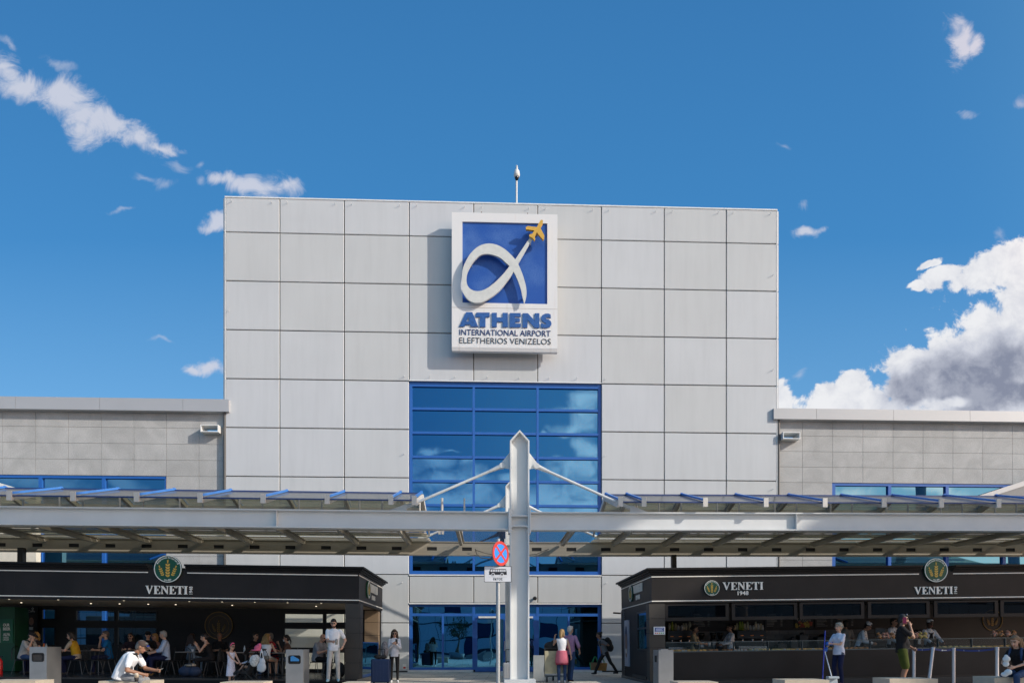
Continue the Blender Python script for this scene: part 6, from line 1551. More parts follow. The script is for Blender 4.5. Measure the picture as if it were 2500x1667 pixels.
P_('o', 'dark haired woman with her mask pulled down and a hand raised', 706, 22.7, -78, 1.64, seat=SEAT, lean=8, hand_r=(.10, .34, 1.02), hand_l=(-.12, .36, .80), top=cloth('brown_top', (.16, .09, .07)), bottom=DnL, hair='tail', female=True, mask=True, skin='light', group=LGR)
P_('p', 'bald man in a grey tee with glasses looking at his phone', 774, 22.3, 68, 1.80, seat=SEAT, lean=6, hunch=16, look=(16, 0), hand_r=(.08, .42, .82), hand_l=(-.08, .42, .80), top=cloth('tee_grey', (.25, .26, .28)), bottom=Bl, build=1.28, skin='light', glasses=True, group=LGR)
P_('q', 'young man in white tee and grey joggers standing by the cafe pillar', 815, 19.85, 6, 1.80, z=.13, hand_r=(.02, .30, 1.16), hand_l=(-.27, .12, 1.02), look=(20, 0), top=W_, bottom=cloth('jogger', (.46, .45, .43)), shoes=mat('shoe_ice', (.36, .58, .66), .6), hair='short', beard=True, foot_r=(.15, .10, .085), foot_l=(-.12, -.04, .085), skin='light')
P_('girl', 'little girl in white patterned dress with pink hairband', 564, 19.4, 62, 1.18, z=0.02, hand_r=(.06, .30, .66), hand_l=(-.10, .26, .62), look=(14, 0), top=mat('cloth_floral', (.62, .60, .68), .9, var=.35, scale=45), tank=True, sleeve='none', bottom=mat('cloth_floral', (.62, .60, .68), .9, var=.35, scale=45), legs='bare', skirt=(.52, .22), hair='bun', female=False, glasses=True, skin='light')
# centre
P_('phone', 'woman in a loose white shirt and black leggings looking at her phone', 963, 21.5, 8, 1.66, z=0, hand_r=(.05, .27, 1.22), hand_l=(-.05, .27, 1.20), look=(22, 0), top=cloth('shirt_white', (.66, .66, .70)), sleeve='long', bottom=Bl, legs='tight', shoes=SW, hair='long', hcol=(.06, .035, .02), female=True, glasses=True, skirt=None, skin='light')
P_('pink', 'blond woman in a white top with a pink wrap skirt over jeans', 1372, 21.6, 176, 1.66, z=0, hand_l=(-.22, .26, 1.42), hand_r=(.30, -.06, .78), look=(0, 35), top=W_, sleeve='none', bottom=Dn, shoes=SW, hair='bob', hcol=(.30, .19, .08), female=True, skin='light')
P_('purple', 'white haired man in a lilac shirt and jeans beside the blond woman', 1392, 22.0, 150, 1.78, z=0, hand_r=(.28, .10, .98), hand_l=(-.2, .3, 1.1), look=(0, 20), top=cloth('lilac', (.38, .22, .36)), sleeve='cuff', bottom=Dn, shoes=cloth('shoe_brown', (.05, .025, .015)), hair='short', hcol=(.5, .48, .45), foot_r=(.12, -.22, .085), foot_l=(-.1, .12, .085), skin='light')
P_('walk', 'walker in a grey tee bent under a black rucksack, carrying shopping bags', 1478, 25.9, -82, 1.70, z=0, lean=20, hunch=6, look=(-4, 20), hand_r=(.26, .06, .80), hand_l=(-.14, .16, 1.22), foot_r=(.08, .42, .085), foot_l=(-.08, -.46, .12), top=cloth('tee_mid_grey', (.20, .20, .21)), bottom=cloth('charcoal_trousers', (.03, .028, .026)), hair='bun', hcol=(.02, .015, .012), skin='tan', shoes=mat('shoe_dark', (.03, .028, .028), .6))
# bakery side
FR = fzR
PR = lambda key, label, px, Y, face, H=1.72, z=None, **k: J.__setitem__(key, person(label, *(UV(px, Y)), fzR(UV(px, Y)[0]) if z is None else z, face, H, vox=.0135, **k))
SG = 'bakery staff behind the counter'
PR('b1', 'barista in a beige shirt and dark apron with a paper cup', 1694, 22.2, 62, 1.68, hand_r=(.1, .34, 1.10), hand_l=(-.1, .36, 1.08), look=(12, 0), top=cloth('shirt_sand', (.36, .29, .18)), sleeve='cuff', bottom=Bl, apron=Bl, hair='lowbun', female=True, group=SG)
PR('b2', 'barista in a white blouse between the coffee machines', 1784, 22.4, -82, 1.70, hand_r=(.1, .36, 1.06), hand_l=(-.1, .34, 1.06), look=(8, 0), top=W_, sleeve='long', bottom=Bl, hair='lowbun', female=True, group=SG)
PR('b3', 'worker in a beige shirt turned to the back wall behind the cleaner', 2064, 22.5, 170, 1.78, hand_r=(.2, .3, 1.05), hand_l=(-.2, .3, 1.05), top=cloth('shirt_stone', (.30, .28, .25)), bottom=Bl, hair='short', group=SG)
PR('b4', 'server in white with a white cap and dark apron bending over the till', 2096, 22.0, 50, 1.74, lean=14, hunch=10, look=(22, 0), hand_r=(.1, .42, 1.04), hand_l=(-.12, .40, 1.04), top=W_, sleeve='long', bottom=Bl, apron=Bl, hair='short', hat_white=True, group=SG)
PR('b5', 'server in a white shirt half hidden by the man on the phone', 2176, 22.2, 30, 1.82, lean=6, hand_r=(.2, .34, 1.04), hand_l=(-.3, .3, 1.02), top=W_, sleeve='long', bottom=Bl, apron=Bl, hair='short', group=SG)
PR('b6', 'server in white with a white cap facing out behind the bread bags', 2268, 22.2, 4, 1.74, look=(14, 0), hand_r=(.2, .36, 1.04), hand_l=(-.2, .36, 1.04), top=W_, sleeve='long', bottom=Bl, apron=Bl, hair='short', hat_white=True, skin='dark', group=SG)
PR('clean', 'cleaner with grey curls in a white shirt and blue gloves holding a broom', 2048, 19.2, -66, 1.72, z=.06, hand_r=(.16, .34, 1.02), hand_l=(-.04, .36, 1.16), look=(0, 0), top=cloth('blouse_white', (.66, .66, .74)), bottom=Nv, hair='curly', hcol=(.30, .26, .20), female=True, build=1.08, shoes=mat('shoe_pink', (.35, .1, .2), .6), skin='light')
PR('call', 'man in a black tee and olive shorts talking on a red phone', 2202, 17.0, 62, 1.86, z=.07, hand_r=(.12, .17, 1.56), hand_l=(-.20, .22, 1.05), look=(6, 0), top=Bl, bottom=cloth('olive', (.050, .062, .010)), legs='shorts', hair='short', hcol=(.014, .011, .01), build=1.12, skin='tan', vest=None, shoes=mat('shoe_dark', (.03, .028, .028), .6))
# gloves of the cleaner, recoloured hands
def wear(key, mb, name, ms, fz=False, vx=.01):
    j = J[key]
    if fz:
        q = fuse(mb, vx, 2)
        for x in (ms if isinstance(ms, list) else [ms]): q.materials.append(x)
        c = bpy.data.objects.new(name, q); COL.objects.link(c)
    else: c = mb.build(name, ms)
    c.parent = j['o']; ORG[c.name] = (0, 0, 0); return c
Mgl = mat('glove_blue', (.01, .10, .42), .5)
for h_ in ('hand_r', 'hand_l'):
    p = J['clean'][h_]; m = MB(); m.ball(p, (.055, .06, .055)); e_ = J['clean']['el' + h_[4:]]; d_ = (e_ - p).normalized(); capsule(m, p, p + d_ * .12, .045, .042, 0); wear('clean', m, 'glove', Mgl)
# wrap skirt of the blond woman, hairband of the girl, glasses pushed up on the caller's hair
pk = J['pink']; m = MB(); Pp = pk['P']
loft(m, [(Pp + Vector((0, 0, .12)), .165, .13, 0), (Pp, .19, .155, 0), (Pp + Vector((0, 0, -.20)), .215, .175, .05), (Pp + Vector((0, 0, -.27)), .21, .17, .12)], 0); loft(m, [(Pp + Vector((0, 0, -.20)), .195, .155, -.2), (Pp + Vector((0, 0, -.33)), .20, .16, -.15)], 1)
wear('pink', m, 'wrap_skirt', [cloth('pink_knit', (.52, .14, .19)), cloth('pink_deep', (.48, .07, .13))])
gj = J['girl']; m = MB(); hs_ = .79; m.tube([gj['T'](.088 * math.cos(a), .015, .035 + .088 * math.sin(a)) for a in [i * .314 for i in range(11)]], .012); m.ball(gj['T'](0, .02, .13), (.05, .02, .022)); wear('girl', m, 'hairband', cloth('pink_hot', (.60, .10, .20)))
cj = J['call']; m = MB()
for s_ in (-1, 1): m.ball(cj['T'](s_ * .035, .055, .125), (.026, .018, .018))
wear('call', m, 'sunglasses', mat('lens_mirror', (.4, .4, .42), .08, .8))
sj = J['sit']; m = MB()
for s_ in (-1, 1): m.ball(sj['T'](s_ * .04, .105, .070), (.032, .014, .020))
wear('sit', m, 'sunglasses', mat('lens_blue', (.02, .06, .35), .1, .5))
# ---- things they hold or carry
def phone(key, h_, label, m_=M_blk, off=(0, .02, .03)):
    p = J[key][h_]; at_joint(J[key], p + Vector(off), MB().box(-.036, .036, -.005, .005, -.07, .07), 'phone', m_, label, 'phone', bevel=.004)
phone('phone', 'hand_r', 'phone held up by the woman in the loose white shirt', off=(-.04, .02, .04)); phone('j', 'hand_r', 'phone held by the woman in the black strap top', off=(-.04, .03, .05)); phone('p', 'hand_r', 'phone in the hands of the bald man', off=(-.06, .03, .03))
at_joint(J['call'], J['call']['T'](.100, .020, -.02), MB().box(-.006, .006, -.04, .04, -.075, .075), 'phone', mat('phone_red', (.35, .03, .08), .4), 'red phone at the ear of the man in olive shorts', 'phone', bevel=.004)
m = MB().cyl((0, 0, 0), (.02, .07, .03), .004, .004, 8).cyl((.02, .07, .03), (.024, .082, .035), .0042, .004, 8, 1)
at_joint(J['sit'], J['sit']['hand_l'] + Vector((.0, .03, .02)), m, 'cigarette', [mat('cig_white', (.7, .68, .62), .7), mat('cig_ash', (.2, .2, .2), .9)], 'cigarette between the fingers of the seated man in white', 'cigarette')
wj = J['sit']; m = MB()
for c, r in (((0, 0, 0), (.07, .05, .06)), ((.03, .01, -.05), (.06, .045, .05))): m.ball(c, r)
q = fuse(m, .009, 2); q.materials.append(mat('pouch_grey', (.06, .06, .06), .6, var=.6, scale=40)); o = bpy.data.objects.new('waist_pouch', q); COL.objects.link(o); o.matrix_world = wj['M'] @ Matrix.Translation(wj['P'] + Vector((.12, .22, .16))); tag(o, 'small dark pouch worn at the waist of the seated man in white', 'pouch')
# iced coffee on the block
u_, v_ = UV(333, 14.05); g = thing('iced_coffee', 'clear cup of iced coffee with foam on the block beside the seated man', 'drink', u_, v_, zb2 + .003); ORG[g.name] = (0, 0, 0)
MB().lathe((0, 0, 0), [(0, 0), (.034, 0), (.043, .08), (0, .08)], 18).build('coffee', mat('coffee', (.03, .014, .007), .3), g)
MB().lathe((0, 0, .0801), [(0, 0), (.0435, 0), (.048, .055), (.03, .085), (0, .09)], 18).build('foam', mat('foam', (.62, .52, .40), .7), g)
MB().lathe((0, 0, 0), [(.036, 0), (.050, .15)], 18).build('cup', glass_clear('cup_clear', (.92, .92, .92), .6), g)
# drink and straw of the young man
p = J['q']['hand_r']; at_joint(J['q'], p + Vector((-.06, .03, -.02)), MB().lathe((0, 0, 0), [(0, -.07), (.036, -.07), (.045, .06), (.046, .065), (.03, .09), (0, .095)], 14), 'takeaway_cup', mat('cup_grey', (.30, .30, .28), .5, var=.5, scale=30), 'takeaway cup held by the young man in the white tee', 'cup')
# paper wrap of the girl in dungarees
p = J['dun']['hand_r']; m = MB()
for c, r in (((0, .02, .06), (.07, .06, .06)), ((.02, 0, -.04), (.06, .05, .06)), ((-.03, .02, -.2), (.07, .06, .06)), ((.03, .03, -.25), (.07, .05, .05)), ((0, .04, .12), (.035, .03, .03))): m.ball(c, r)
q = fuse(m, .012, 1); q.materials.append(mat('paper_white', (.72, .72, .70), .8, var=.1, bump=.6, bscale=12)); o = bpy.data.objects.new('paper_wrap', q); COL.objects.link(o); o.matrix_world = J['dun']['M'] @ Matrix.Translation(p + Vector((-.05, .03, .02))); tag(o, 'crumpled white paper food wrap held by the girl in dungarees', 'food')
# broom and dustpan
cj = J['clean']; hb = cj['hand_l']; hp_ = cj['hand_r']
bt = cj['M']; b0 = bt @ (hb + Vector((.03, .05, .36))); 
bl = thing('broom', 'broom with a blue handle and orange bristles held by the cleaner', 'broom', 0, 0); ORG[bl.name] = (0, 0, 0)
ubt, vbt = UV(2008, 18.9); bl.location = W(ubt, vbt, .0)
inv = bl.matrix_basis.inverted() if False else (Matrix.Translation(bl.location) @ Matrix.Rotation(TH, 4, 'Z')).inverted()
tp_ = inv @ b0; MB().cyl((0, 0, .18), tp_, .014).build('handle', mat('broom_blue', (.02, .05, .42), .4), bl)
MB().prism([(-.20, .0), (.14, .0), (.08, .13), (-.06, .13)], -.04, .05).build('bristles', mat('bristle_orange', (.42, .14, .015), .9, var=.3, scale=60), bl); MB().box(-.06, .08, -.03, .04, .131, .18).build('head', mat('broom_brown', (.10, .03, .01), .6), bl)
dp_ = thing('dustpan', 'long handled grey dustpan held by the cleaner', 'dustpan', 0, 0); udp, vdp = UV(2030, 18.75); dp_.location = W(udp, vdp, .07); ORG[dp_.name] = (0, 0, 0)
inv2 = (Matrix.Translation(dp_.location) @ Matrix.Rotation(TH, 4, 'Z')).inverted(); tq = inv2 @ (bt @ (hp_ + Vector((0, .03, .0))))
MB().cyl((0, 0, .26), tq, .014).build('handle', mat('pan_white', (.60, .64, .68), .4), dp_)
MB().prism([(-.15, .05), (-.10, .0), (.12, .0), (.17, .06), (.15, .26), (-.15, .26)], -.02, .02).box(-.15, .15, -.14, -.021, .20, .26).build('pan', mat('pan_grey', (.36, .42, .46), .45), dp_, bevel=.012)
# rucksack and shopping bags of the walker
wk = J['walk']; d_ = wk['chest']
m = MB()
for c, r in (((0, -.26, -.06), (.16, .15, .25)), ((0, -.34, -.16), (.14, .12, .16)), ((0, -.22, .12), (.13, .11, .12))): m.ball(d_ + Vector(c), r)
for s_ in (-1, 1): m.tube([d_ + Vector(x) for x in ((s_ * .11, -.16, .12), (s_ * .12, .0, .17), (s_ * .125, .13, .06), (s_ * .13, .10, -.10))], .024)
q = fuse(m, .014, 2); q.materials.append(M_bk); o = bpy.data.objects.new('rucksack', q); COL.objects.link(o); o.matrix_world = wk['M']; tag(o, 'bulging black rucksack on the back of the bent walker', 'bag')
def shopper(key, p, label, ca, cb_):
    m = MB(); m.add([(-.20, -.07, -.62), (.20, -.07, -.62), (.20, .07, -.62), (-.20, .07, -.62), (-.24, -.09, -.28), (.24, -.09, -.28), (.24, .09, -.28), (-.24, .09, -.28)], [(0, 3, 2, 1), (0, 1, 5, 4), (2, 3, 7, 6)], 0)
    m.add([(-.20, -.07, -.62), (.20, -.07, -.62), (.20, .07, -.62), (-.20, .07, -.62), (-.24, -.09, -.28), (.24, -.09, -.28), (.24, .09, -.28), (-.24, .09, -.28)], [(1, 2, 6, 5), (3, 0, 4, 7)], 1)
    for y in (-.09, .09): m.tube([(-.14, y, -.29), (-.03, y * .3, -.02), (.03, y * .3, -.02), (.14, y, -.29)], .014, 8, 1)
    m.flat([circ(.05, 16, (.02, -.46))], -.093, -.088, 2)
    o = at_joint(wk, p, m, 'shopping_bag', [ca, cb_, mat('bag_print', (.02, .20, .25), .6)], label, 'bag'); o.rotation_euler[2] += R(90); o.scale = (.85, .85, .85); return o
shopper('walk', wk['hand_r'] + Vector((0, .02, 0)), 'orange and green shopping bag nearer the walker\'s leg', mat('jute', (.46, .22, .06), .8, var=.2), mat('bag_green', (.04, .30, .10), .6)); shopper('walk', wk['hand_r'] + Vector((.0, .28, .02)), 'brown and green shopping bag swinging ahead of the walker', mat('jute_brown', (.30, .18, .09), .8, var=.2), mat('bag_green', (.04, .30, .10), .6))
p = J['b1']['hand_l']; at_joint(J['b1'], p + Vector((.05, .06, .02)), MB().lathe((0, 0, 0), [(0, -.07), (.035, -.07), (.045, .07), (0, .07)], 14), 'paper_cup', mat('cup_white', (.6, .6, .6), .6), 'white paper cup held by the barista in beige', 'cup')
# ======================= cafe furniture ===============================================================
M_chair = mat('chair_black', (.012, .012, .012), .4, var=0); M_leg = mat('chair_leg', (.10, .10, .10), .3, .8)
def make_chair(label):
    t = thing('cafe_chair', label, 'chair', 0, 0, 0, 'black cafe chairs'); ORG[t.name] = (0, 0, 0)
    MB().lathe((0, .0, 0), [(0, .425), (.20, .425), (.215, .435), (.21, .45), (0, .452)], 20).build('seat', M_chair, t)
    pts = []
    for i in range(13): a = math.pi * i / 12; pts.append(Vector((.205 * math.cos(a), -.20 - .05 * math.sin(a), .45 + .42 * math.sin(a) ** .7)))
    b = MB().tube(pts, .011, 6)
    for k in range(-3, 4): b.cyl((k * .045, -.19, .45), (k * .052, -.235, .45 + .36 * math.sqrt(max(.05, 1 - (k / 4.2) ** 2))), .005, .005, 5)
    b.build('backrest', M_chair, t)
    for sx_, sy in ((-1, 1), (1, 1), (-1, -1), (1, -1)): MB().cyl((sx_ * .15, sy * .13, .43), (sx_ * .21, sy * .22, 0), .010, .009, 6).build('leg', M_leg, t)
    return t
SEATS = [('a', 62, 'chair of the man with the dark cap'), ('b', 0, 'chair of the blond guest leaning in'), ('c', 0, 'black chair under the guest in the mustard vest'), ('d', 0, 'black chair under the man in the blue polo'), ('e', 0, 'black chair of the dark haired woman in jeans'),
         ('f', 0, 'black chair of the man in cap and sunglasses'), ('g', 0, 'black chair of the guest in the checked shirt'), ('h', 0, 'black hoop backed chair of the man in pale blue'), ('i', 0, 'black chair of the woman in pale denim'), ('j', 0, 'black chair under the woman in the black strap top'),
         ('k', 0, 'black chair of the man below the medallion'), ('l', 0, 'black chair of the dark haired man in black'), ('m', 0, 'black chair of the woman in the spotted skirt'), ('n', 0, 'black chair under the man in the striped polo'), ('o', 0, 'black chair of the woman with the lowered mask'), ('p', 0, 'black chair under the bald man')]
proto = None
def put_chair(u, v, z, rz, label):
    global proto
    if proto is None:
        proto = make_chair(label); o = proto
        o.location = W(u, v, z); o.rotation_euler = (0, 0, TH + rz)
    else: o = dup(proto, u, v, z, rz, label)
    return o
for key, _, lab in SEATS:
    o = J[key]['o']; e = o.rotation_euler[2] - TH; X, Y_ = o.location.x, o.location.y - D0
    u_, v_ = X * CS + Y_ * SN, -X * SN + Y_ * CS
    put_chair(u_ + .02 * math.sin(e), v_ - .02 * math.cos(e), o.location.z, e, lab if lab.startswith('black') else 'black ' + lab)
for px, Y, a, lab in ((228, 22.0, 150, 'empty black chair between the mustard vest and the blue polo'), (246, 21.4, -120, 'empty black chair turned sideways before the blue polo man'), (560, 22.0, 95, 'empty black chair behind the little girl'), (425, 22.4, 100, 'empty black chair beside the man in pale blue'), (802, 21.8, -70, 'empty black chair behind the young man in joggers')):
    u_, v_ = UV(px, Y); put_chair(u_, v_, fzL(u_), R(a) + math.pi, lab)
def make_table(label, u, v):
    t = thing('cafe_table', label, 'table', u, v, fzL(u), 'square cafe tables'); ORG[t.name] = (0, 0, 0)
    MB().box(-.33, .33, -.33, .33, .72, .745).build('tabletop', mat('table_top', (.22, .20, .18), .35), t, bevel=.006); MB().cyl((0, 0, .03), (0, 0, .72), .032, .032, 10).build('leg', M_leg, t); MB().lathe((0, 0, 0), [(0, 0), (.22, 0), (.22, .012), (.04, .035), (0, .035)], 18).build('base', M_chair, t); return t
TB = [(122, 21.7, 'cafe table with drinks between the dark cap and the mustard vest'), (232, 22.5, 'cafe table before the man in the blue polo'), (335, 22.0, 'cafe table behind the man on the block'), (463, 21.9, 'cafe table of the woman holding up her phone'), (600, 22.0, 'cafe table beside the pushchair with a red drink'), (690, 22.0, 'cafe table of the striped polo and the lowered mask'), (800, 22.7, 'cafe table of the bald man')]
tp0 = None
for px, Y, lab in TB:
    u_, v_ = UV(px, Y)
    if tp0 is None: tp0 = make_table(lab, u_, v_)
    else: dup(tp0, u_, v_, fzL(u_), R(5 * (px % 7)), lab)
def prof(name, label, cat, px, Y, z, p, m_, group=None, off=(0, 0), extra=None):
    u_, v_ = UV(px, Y); o = solo(MB().lathe((0, 0, 0), p, 14), name, m_, label, cat, u_ + off[0], v_ + off[1], z, group, local=True); return o
zt_ = lambda px: fzL(UV(px, 22)[0]) + .747
BOT = [(0, 0), (.032, 0), (.033, .12), (.014, .17), (.013, .21), (0, .21)]
CUP = [(0, 0), (.028, 0), (.040, .075), (.034, .075), (0, .07)]
prof('drink_bottle', 'orange soft drink bottle on the cap man\'s table', 'bottle', 107, 21.7, zt_(107), BOT, mat('orange_drink', (.60, .16, .01), .25)); prof('drink_bottle', 'clear water bottle beside the orange drink', 'bottle', 113, 21.8, zt_(113), BOT, mat('clear_bottle', (.45, .5, .52), .15)); prof('cup', 'small white cup near the orange drink', 'cup', 119, 21.6, zt_(119), CUP, W_); prof('cup', 'white cup near the hands of the mustard vest guest', 'cup', 137, 21.6, zt_(137), CUP, W_)
prof('water_bottle', 'clear water bottle on the table beside the pushchair', 'bottle', 597, 22.0, zt_(597), BOT, mat('clear_bottle', (.45, .5, .52), .15)); prof('glass', 'glass of red drink on the table beside the pushchair', 'drink', 608, 21.9, zt_(608), [(0, 0), (.03, 0), (.036, .13), (0, .13)], mat('red_drink', (.55, .02, .02), .2))
prof('cup', 'white cup before the woman holding up her phone', 'cup', 470, 21.9, zt_(470), CUP, W_); prof('cup', 'white cup on the table behind the man on the block', 'cup', 345, 21.9, zt_(345), CUP, W_)
u_, v_ = UV(347, 22.2); solo(MB().box(-.12, .12, -.012, .012, 0, .30).box(-.10, .10, -.016, -.0125, .03, .27, 1), 'menu_stand', [M_chair, mat('menu_card', (.40, .40, .40), .5)], 'dark framed menu stand on the table behind the seated man', 'menu', u_, v_, zt_(347), local=True)
u_, v_ = UV(465, 20.9); bag_blob('duffel_bag', 'navy duffel bag with a pale garment on top on the cafe floor', 'bag', u_, v_, fzL(u_), [((-.12, 0, .16), (.24, .17, .17)), ((.12, 0, .15), (.22, .17, .16))], mat('duffel_navy', (.02, .035, .075), .8, var=.2), straps=[([(-.1, -.15, .2), (-.08, -.12, .38), (.08, -.12, .38), (.1, -.15, .2)], .014)])
bag_blob('garment', 'pale jacket folded on the navy duffel bag', 'clothing', u_, v_ - .02, fzL(u_) + .30, [((0, 0, .04), (.18, .12, .05)), ((.06, .02, .06), (.10, .10, .04))], Kh)
u_, v_ = UV(830, 21.0); bag_blob('backpack', 'black backpack on the floor behind the young man in joggers', 'bag', u_, v_, fzL(u_), [((0, 0, .24), (.16, .12, .25)), ((0, -.08, .16), (.13, .08, .14))], M_bk)
# beer fridge at the far end
fa, fb_ = UV(-45, 22.9)[0], UV(36, 22.9)[0]; fv = UV(36, 22.9)[1]; fz0 = fzL(fa)
M_fg = mat('fridge_green', (.006, .075, .028), .35)
fr = thing('drinks_fridge', 'green beer fridge with white lettering at the end of the cafe', 'fridge', (fa + fb_) / 2, fv, fz0)
MB().box(fa, fb_, fv, fv + .7, fz0, fz0 + 2.15).build('cabinet', M_fg, fr, bevel=.01); MB().box(fa + .04, fb_ - .04, fv - .03, fv - .001, fz0 + .95, fz0 + 1.75).build('door_panel', mat('fridge_panel', (.008, .11, .045), .3), fr)
lt = MB(); x0, x1 = UV(10, 22.9)[0], UV(27, 22.9)[0]
for body, za, zb3, xx in (('OUR', 1.40, 1.50, .9), ('BEER', 1.27, 1.37, 1.0), ('ALFA', 1.08, 1.18, .96)): lt.text(body, x0, x0 + (x1 - x0) * xx, fz0 + za + .1, fz0 + zb3 + .1, fv - .036, fv - .0305, 0, .02)
for body, za, xx in (('GREEK', 1.02, .8), ('LAGER', .95, .8)): lt.text(body, x0, x0 + (x1 - x0) * xx, fz0 + za + .08, fz0 + za + .14, fv - .036, fv - .0305, 0)
lt.build('lettering', M_cream, fr); bt_ = MB(); bx0 = UV(-2, 22.9)[0]; bt_.flat([[(bx0 - .15, fz0 + .96), (bx0 + .08, fz0 + .96), (bx0 + .08, fz0 + 1.4), (bx0 + .02, fz0 + 1.6), (bx0 + .02, fz0 + 1.74), (bx0 - .1, fz0 + 1.74), (bx0 - .1, fz0 + 1.6), (bx0 - .15, fz0 + 1.4)]], fv - .036, fv - .0305, 0); bt_.flat([circ(.05, 14, (bx0, fz0 + 1.15))], fv - .04, fv - .0365, 1); bt_.build('bottle_print', [mat('print_grey', (.35, .36, .33), .5), M_sr], fr)
u_, v_ = UV(-1, 20.8); fx = thing('fire_extinguisher', 'red fire extinguisher at the left edge of the cafe floor', 'fire extinguisher', u_, v_, fzL(u_)); ORG[fx.name] = (0, 0, 0)
MB().lathe((0, 0, 0), [(0, 0), (.075, 0), (.08, .02), (.08, .40), (.05, .47), (.025, .49), (.025, .53), (0, .53)], 18).build('cylinder_body', mat('extinguisher_red', (.50, .015, .015), .3), fx); MB().box(-.02, .09, -.015, .015, .53, .56).tube([(-.02, 0, .54), (-.10, 0, .48), (-.10, 0, .2)], .012).build('nozzle', M_blk, fx)
# pushchair
us3, vs3 = UV(602, 19.5); pc = thing('pushchair', 'black folding pushchair hung with bags beside the little girl', 'pushchair', us3, vs3, 0); ORG[pc.name] = (0, 0, 0)
fm = MB()
for y in (-.22, .22): fm.tube([(-.40, y, .10), (.36, y, 1.02), (.48, y, 1.06)], .016).tube([(.34, y, .10), (-.06, y, .52)], .016)
fm.cyl((.48, -.22, 1.06), (.48, .22, 1.06), .018).cyl((.34, -.22, .12), (.34, .22, .12), .012); fm.build('frame', mat('pram_frame', (.03, .03, .03), .35, .5), pc)
sm_ = MB(); sm_.prismx([(0, 0), (0, 0.001), (0.001, 0)], 0, .001)
sm_ = MB().prism([(-.22, .40), (.06, .34), (.30, .78), (.34, .92), (.26, .90), (.02, .44), (-.22, .47)], -.20, .20); sm_.build('seat', mat('pram_fabric', (.012, .012, .014), .8), pc, bevel=.02)
MB().prism([(-.42, .22), (-.22, .40), (-.20, .47), (-.26, .46), (-.46, .26)], -.16, .16).build('footrest', mat('pram_fabric', (.012, .012, .014), .8), pc, bevel=.01)
hd_ = MB(); n = 9
for i in range(n):
    a0 = R(20 + 85 * i / n); a1 = R(20 + 85 * (i + 1) / n); c0 = (.30, .80)
    q = lambda a, y: (c0[0] - .36 * math.cos(a), y, c0[1] + .34 * math.sin(a))
    hd_.add([q(a0, -.21), q(a1, -.21), q(a1, .21), q(a0, .21)], [(0, 1, 2, 3)])
hd_.build('hood', mat('pram_fabric', (.012, .012, .014), .8), pc)
for x, y in ((-.40, -.2), (-.40, .2), (.34, -.2), (.34, .2)): MB().cyl((x, y - .02, .075), (x, y + .02, .075), .075, .075, 16).build('wheel', M_blk, pc)
J['baby'] = person('baby in a pale top sitting in the pushchair', us3 + .10, vs3, .14, -90, .80, .36, lean=-22, hunch=18, hand_r=(.10, .26, .50), hand_l=(-.10, .26, .50), foot_r=(.06, .32, .30), foot_l=(-.06, .32, .30), skin='light', top=LB, sleeve='long', bottom=Gt, legs='bare', hair='short', hcol=(.08, .04, .02), vox=.010)
bag_blob('carrier_bag', 'white plastic carrier bag hanging from the pushchair handle', 'bag', us3 + .50, vs3 - .24, .44, [((0, 0, .12), (.13, .08, .15)), ((.02, 0, .26), (.09, .06, .12)), ((-.02, 0, .05), (.11, .07, .06))], mat('plastic_white', (.55, .57, .60), .4, var=.1, bump=.8, bscale=10), straps=[([(-.05, 0, .34), (-.02, .02, .62)], .015), ([(.06, 0, .34), (.0, .02, .62)], .015)])
bag_blob('changing_bag', 'pale printed changing bag hanging from the pushchair', 'bag', us3 + .30, vs3 - .26, .60, [((0, 0, .14), (.13, .08, .17)), ((.06, 0, .2), (.09, .07, .12))], mat('bag_print_pale', (.50, .50, .48), .7, var=.5, scale=18))
bag_blob('hat', 'pink child\'s sun hat hung on the pushchair handle', 'hat', us3 + .38, vs3 - .2, 1.02, [((0, 0, .08), (.10, .09, .09)), ((-.04, 0, .02), (.15, .12, .025)), ((.05, 0, .16), (.06, .06, .06))], cloth('hat_pink', (.62, .12, .20)))
# ======================= goods on and behind the bakery counter =======================================
def rz2(px, py, Y): return zat(py, Y)
vWk = vKR + 2.35; YW = 22.6
M_mach = mat('machine_black', (.012, .012, .013), .3, var=0); M_chrome = mat('machine_steel', (.40, .40, .40), .25, .9)
def espresso(px0, px1, label):
    u0, u1 = U(px0, vWk), U(px1, vWk); z0 = 1.0 + (fzR((u0 + u1) / 2) - .10); z1 = rz2(px0, 1538, Yd(u0, vWk)); t = thing('espresso_machine', label, 'coffee machine', (u0 + u1) / 2, vWk, z0)
    MB().box(u0, u1, vWk, vWk + .45, z0 + .34, z1).box(u0, u1, vWk + .2, vWk + .45, z0 + .1, z0 + .339).build('body', M_mach, t, bevel=.01); MB().box(u0, u1, vWk - .12, vWk + .45, z0, z0 + .099).build('drip_tray', M_chrome, t, bevel=.005)
    n = 3
    for k in range(n):
        c = u0 + (u1 - u0) * (k + .5) / n; MB().cyl((c, vWk - .02, z0 + .33), (c, vWk - .02, z0 + .24), .035).cyl((c, vWk - .03, z0 + .255), (c, vWk - .22, z0 + .24), .014, .012, 8).build('group_head', M_chrome, t)
        MB().box(c - .05, c + .05, vWk - .006, vWk - .001, z0 + .44, z0 + .455).build('button_row', mat('button_amber', (.8, .25, .05), .4, emit=.12), t)
espresso(1630, 1692, 'black espresso machine with bottles on top, nearest the kiosk corner'); espresso(1800, 1872, 'black espresso machine with bottles on top, right of the barista in white')
q = random.Random(21); M_bot = [mat('bottle_lime', (.22, .30, .03), .3), mat('bottle_ivory', (.50, .45, .32), .4), mat('bottle_cream', (.42, .36, .22), .4), mat('bottle_white', (.5, .5, .48), .4)]
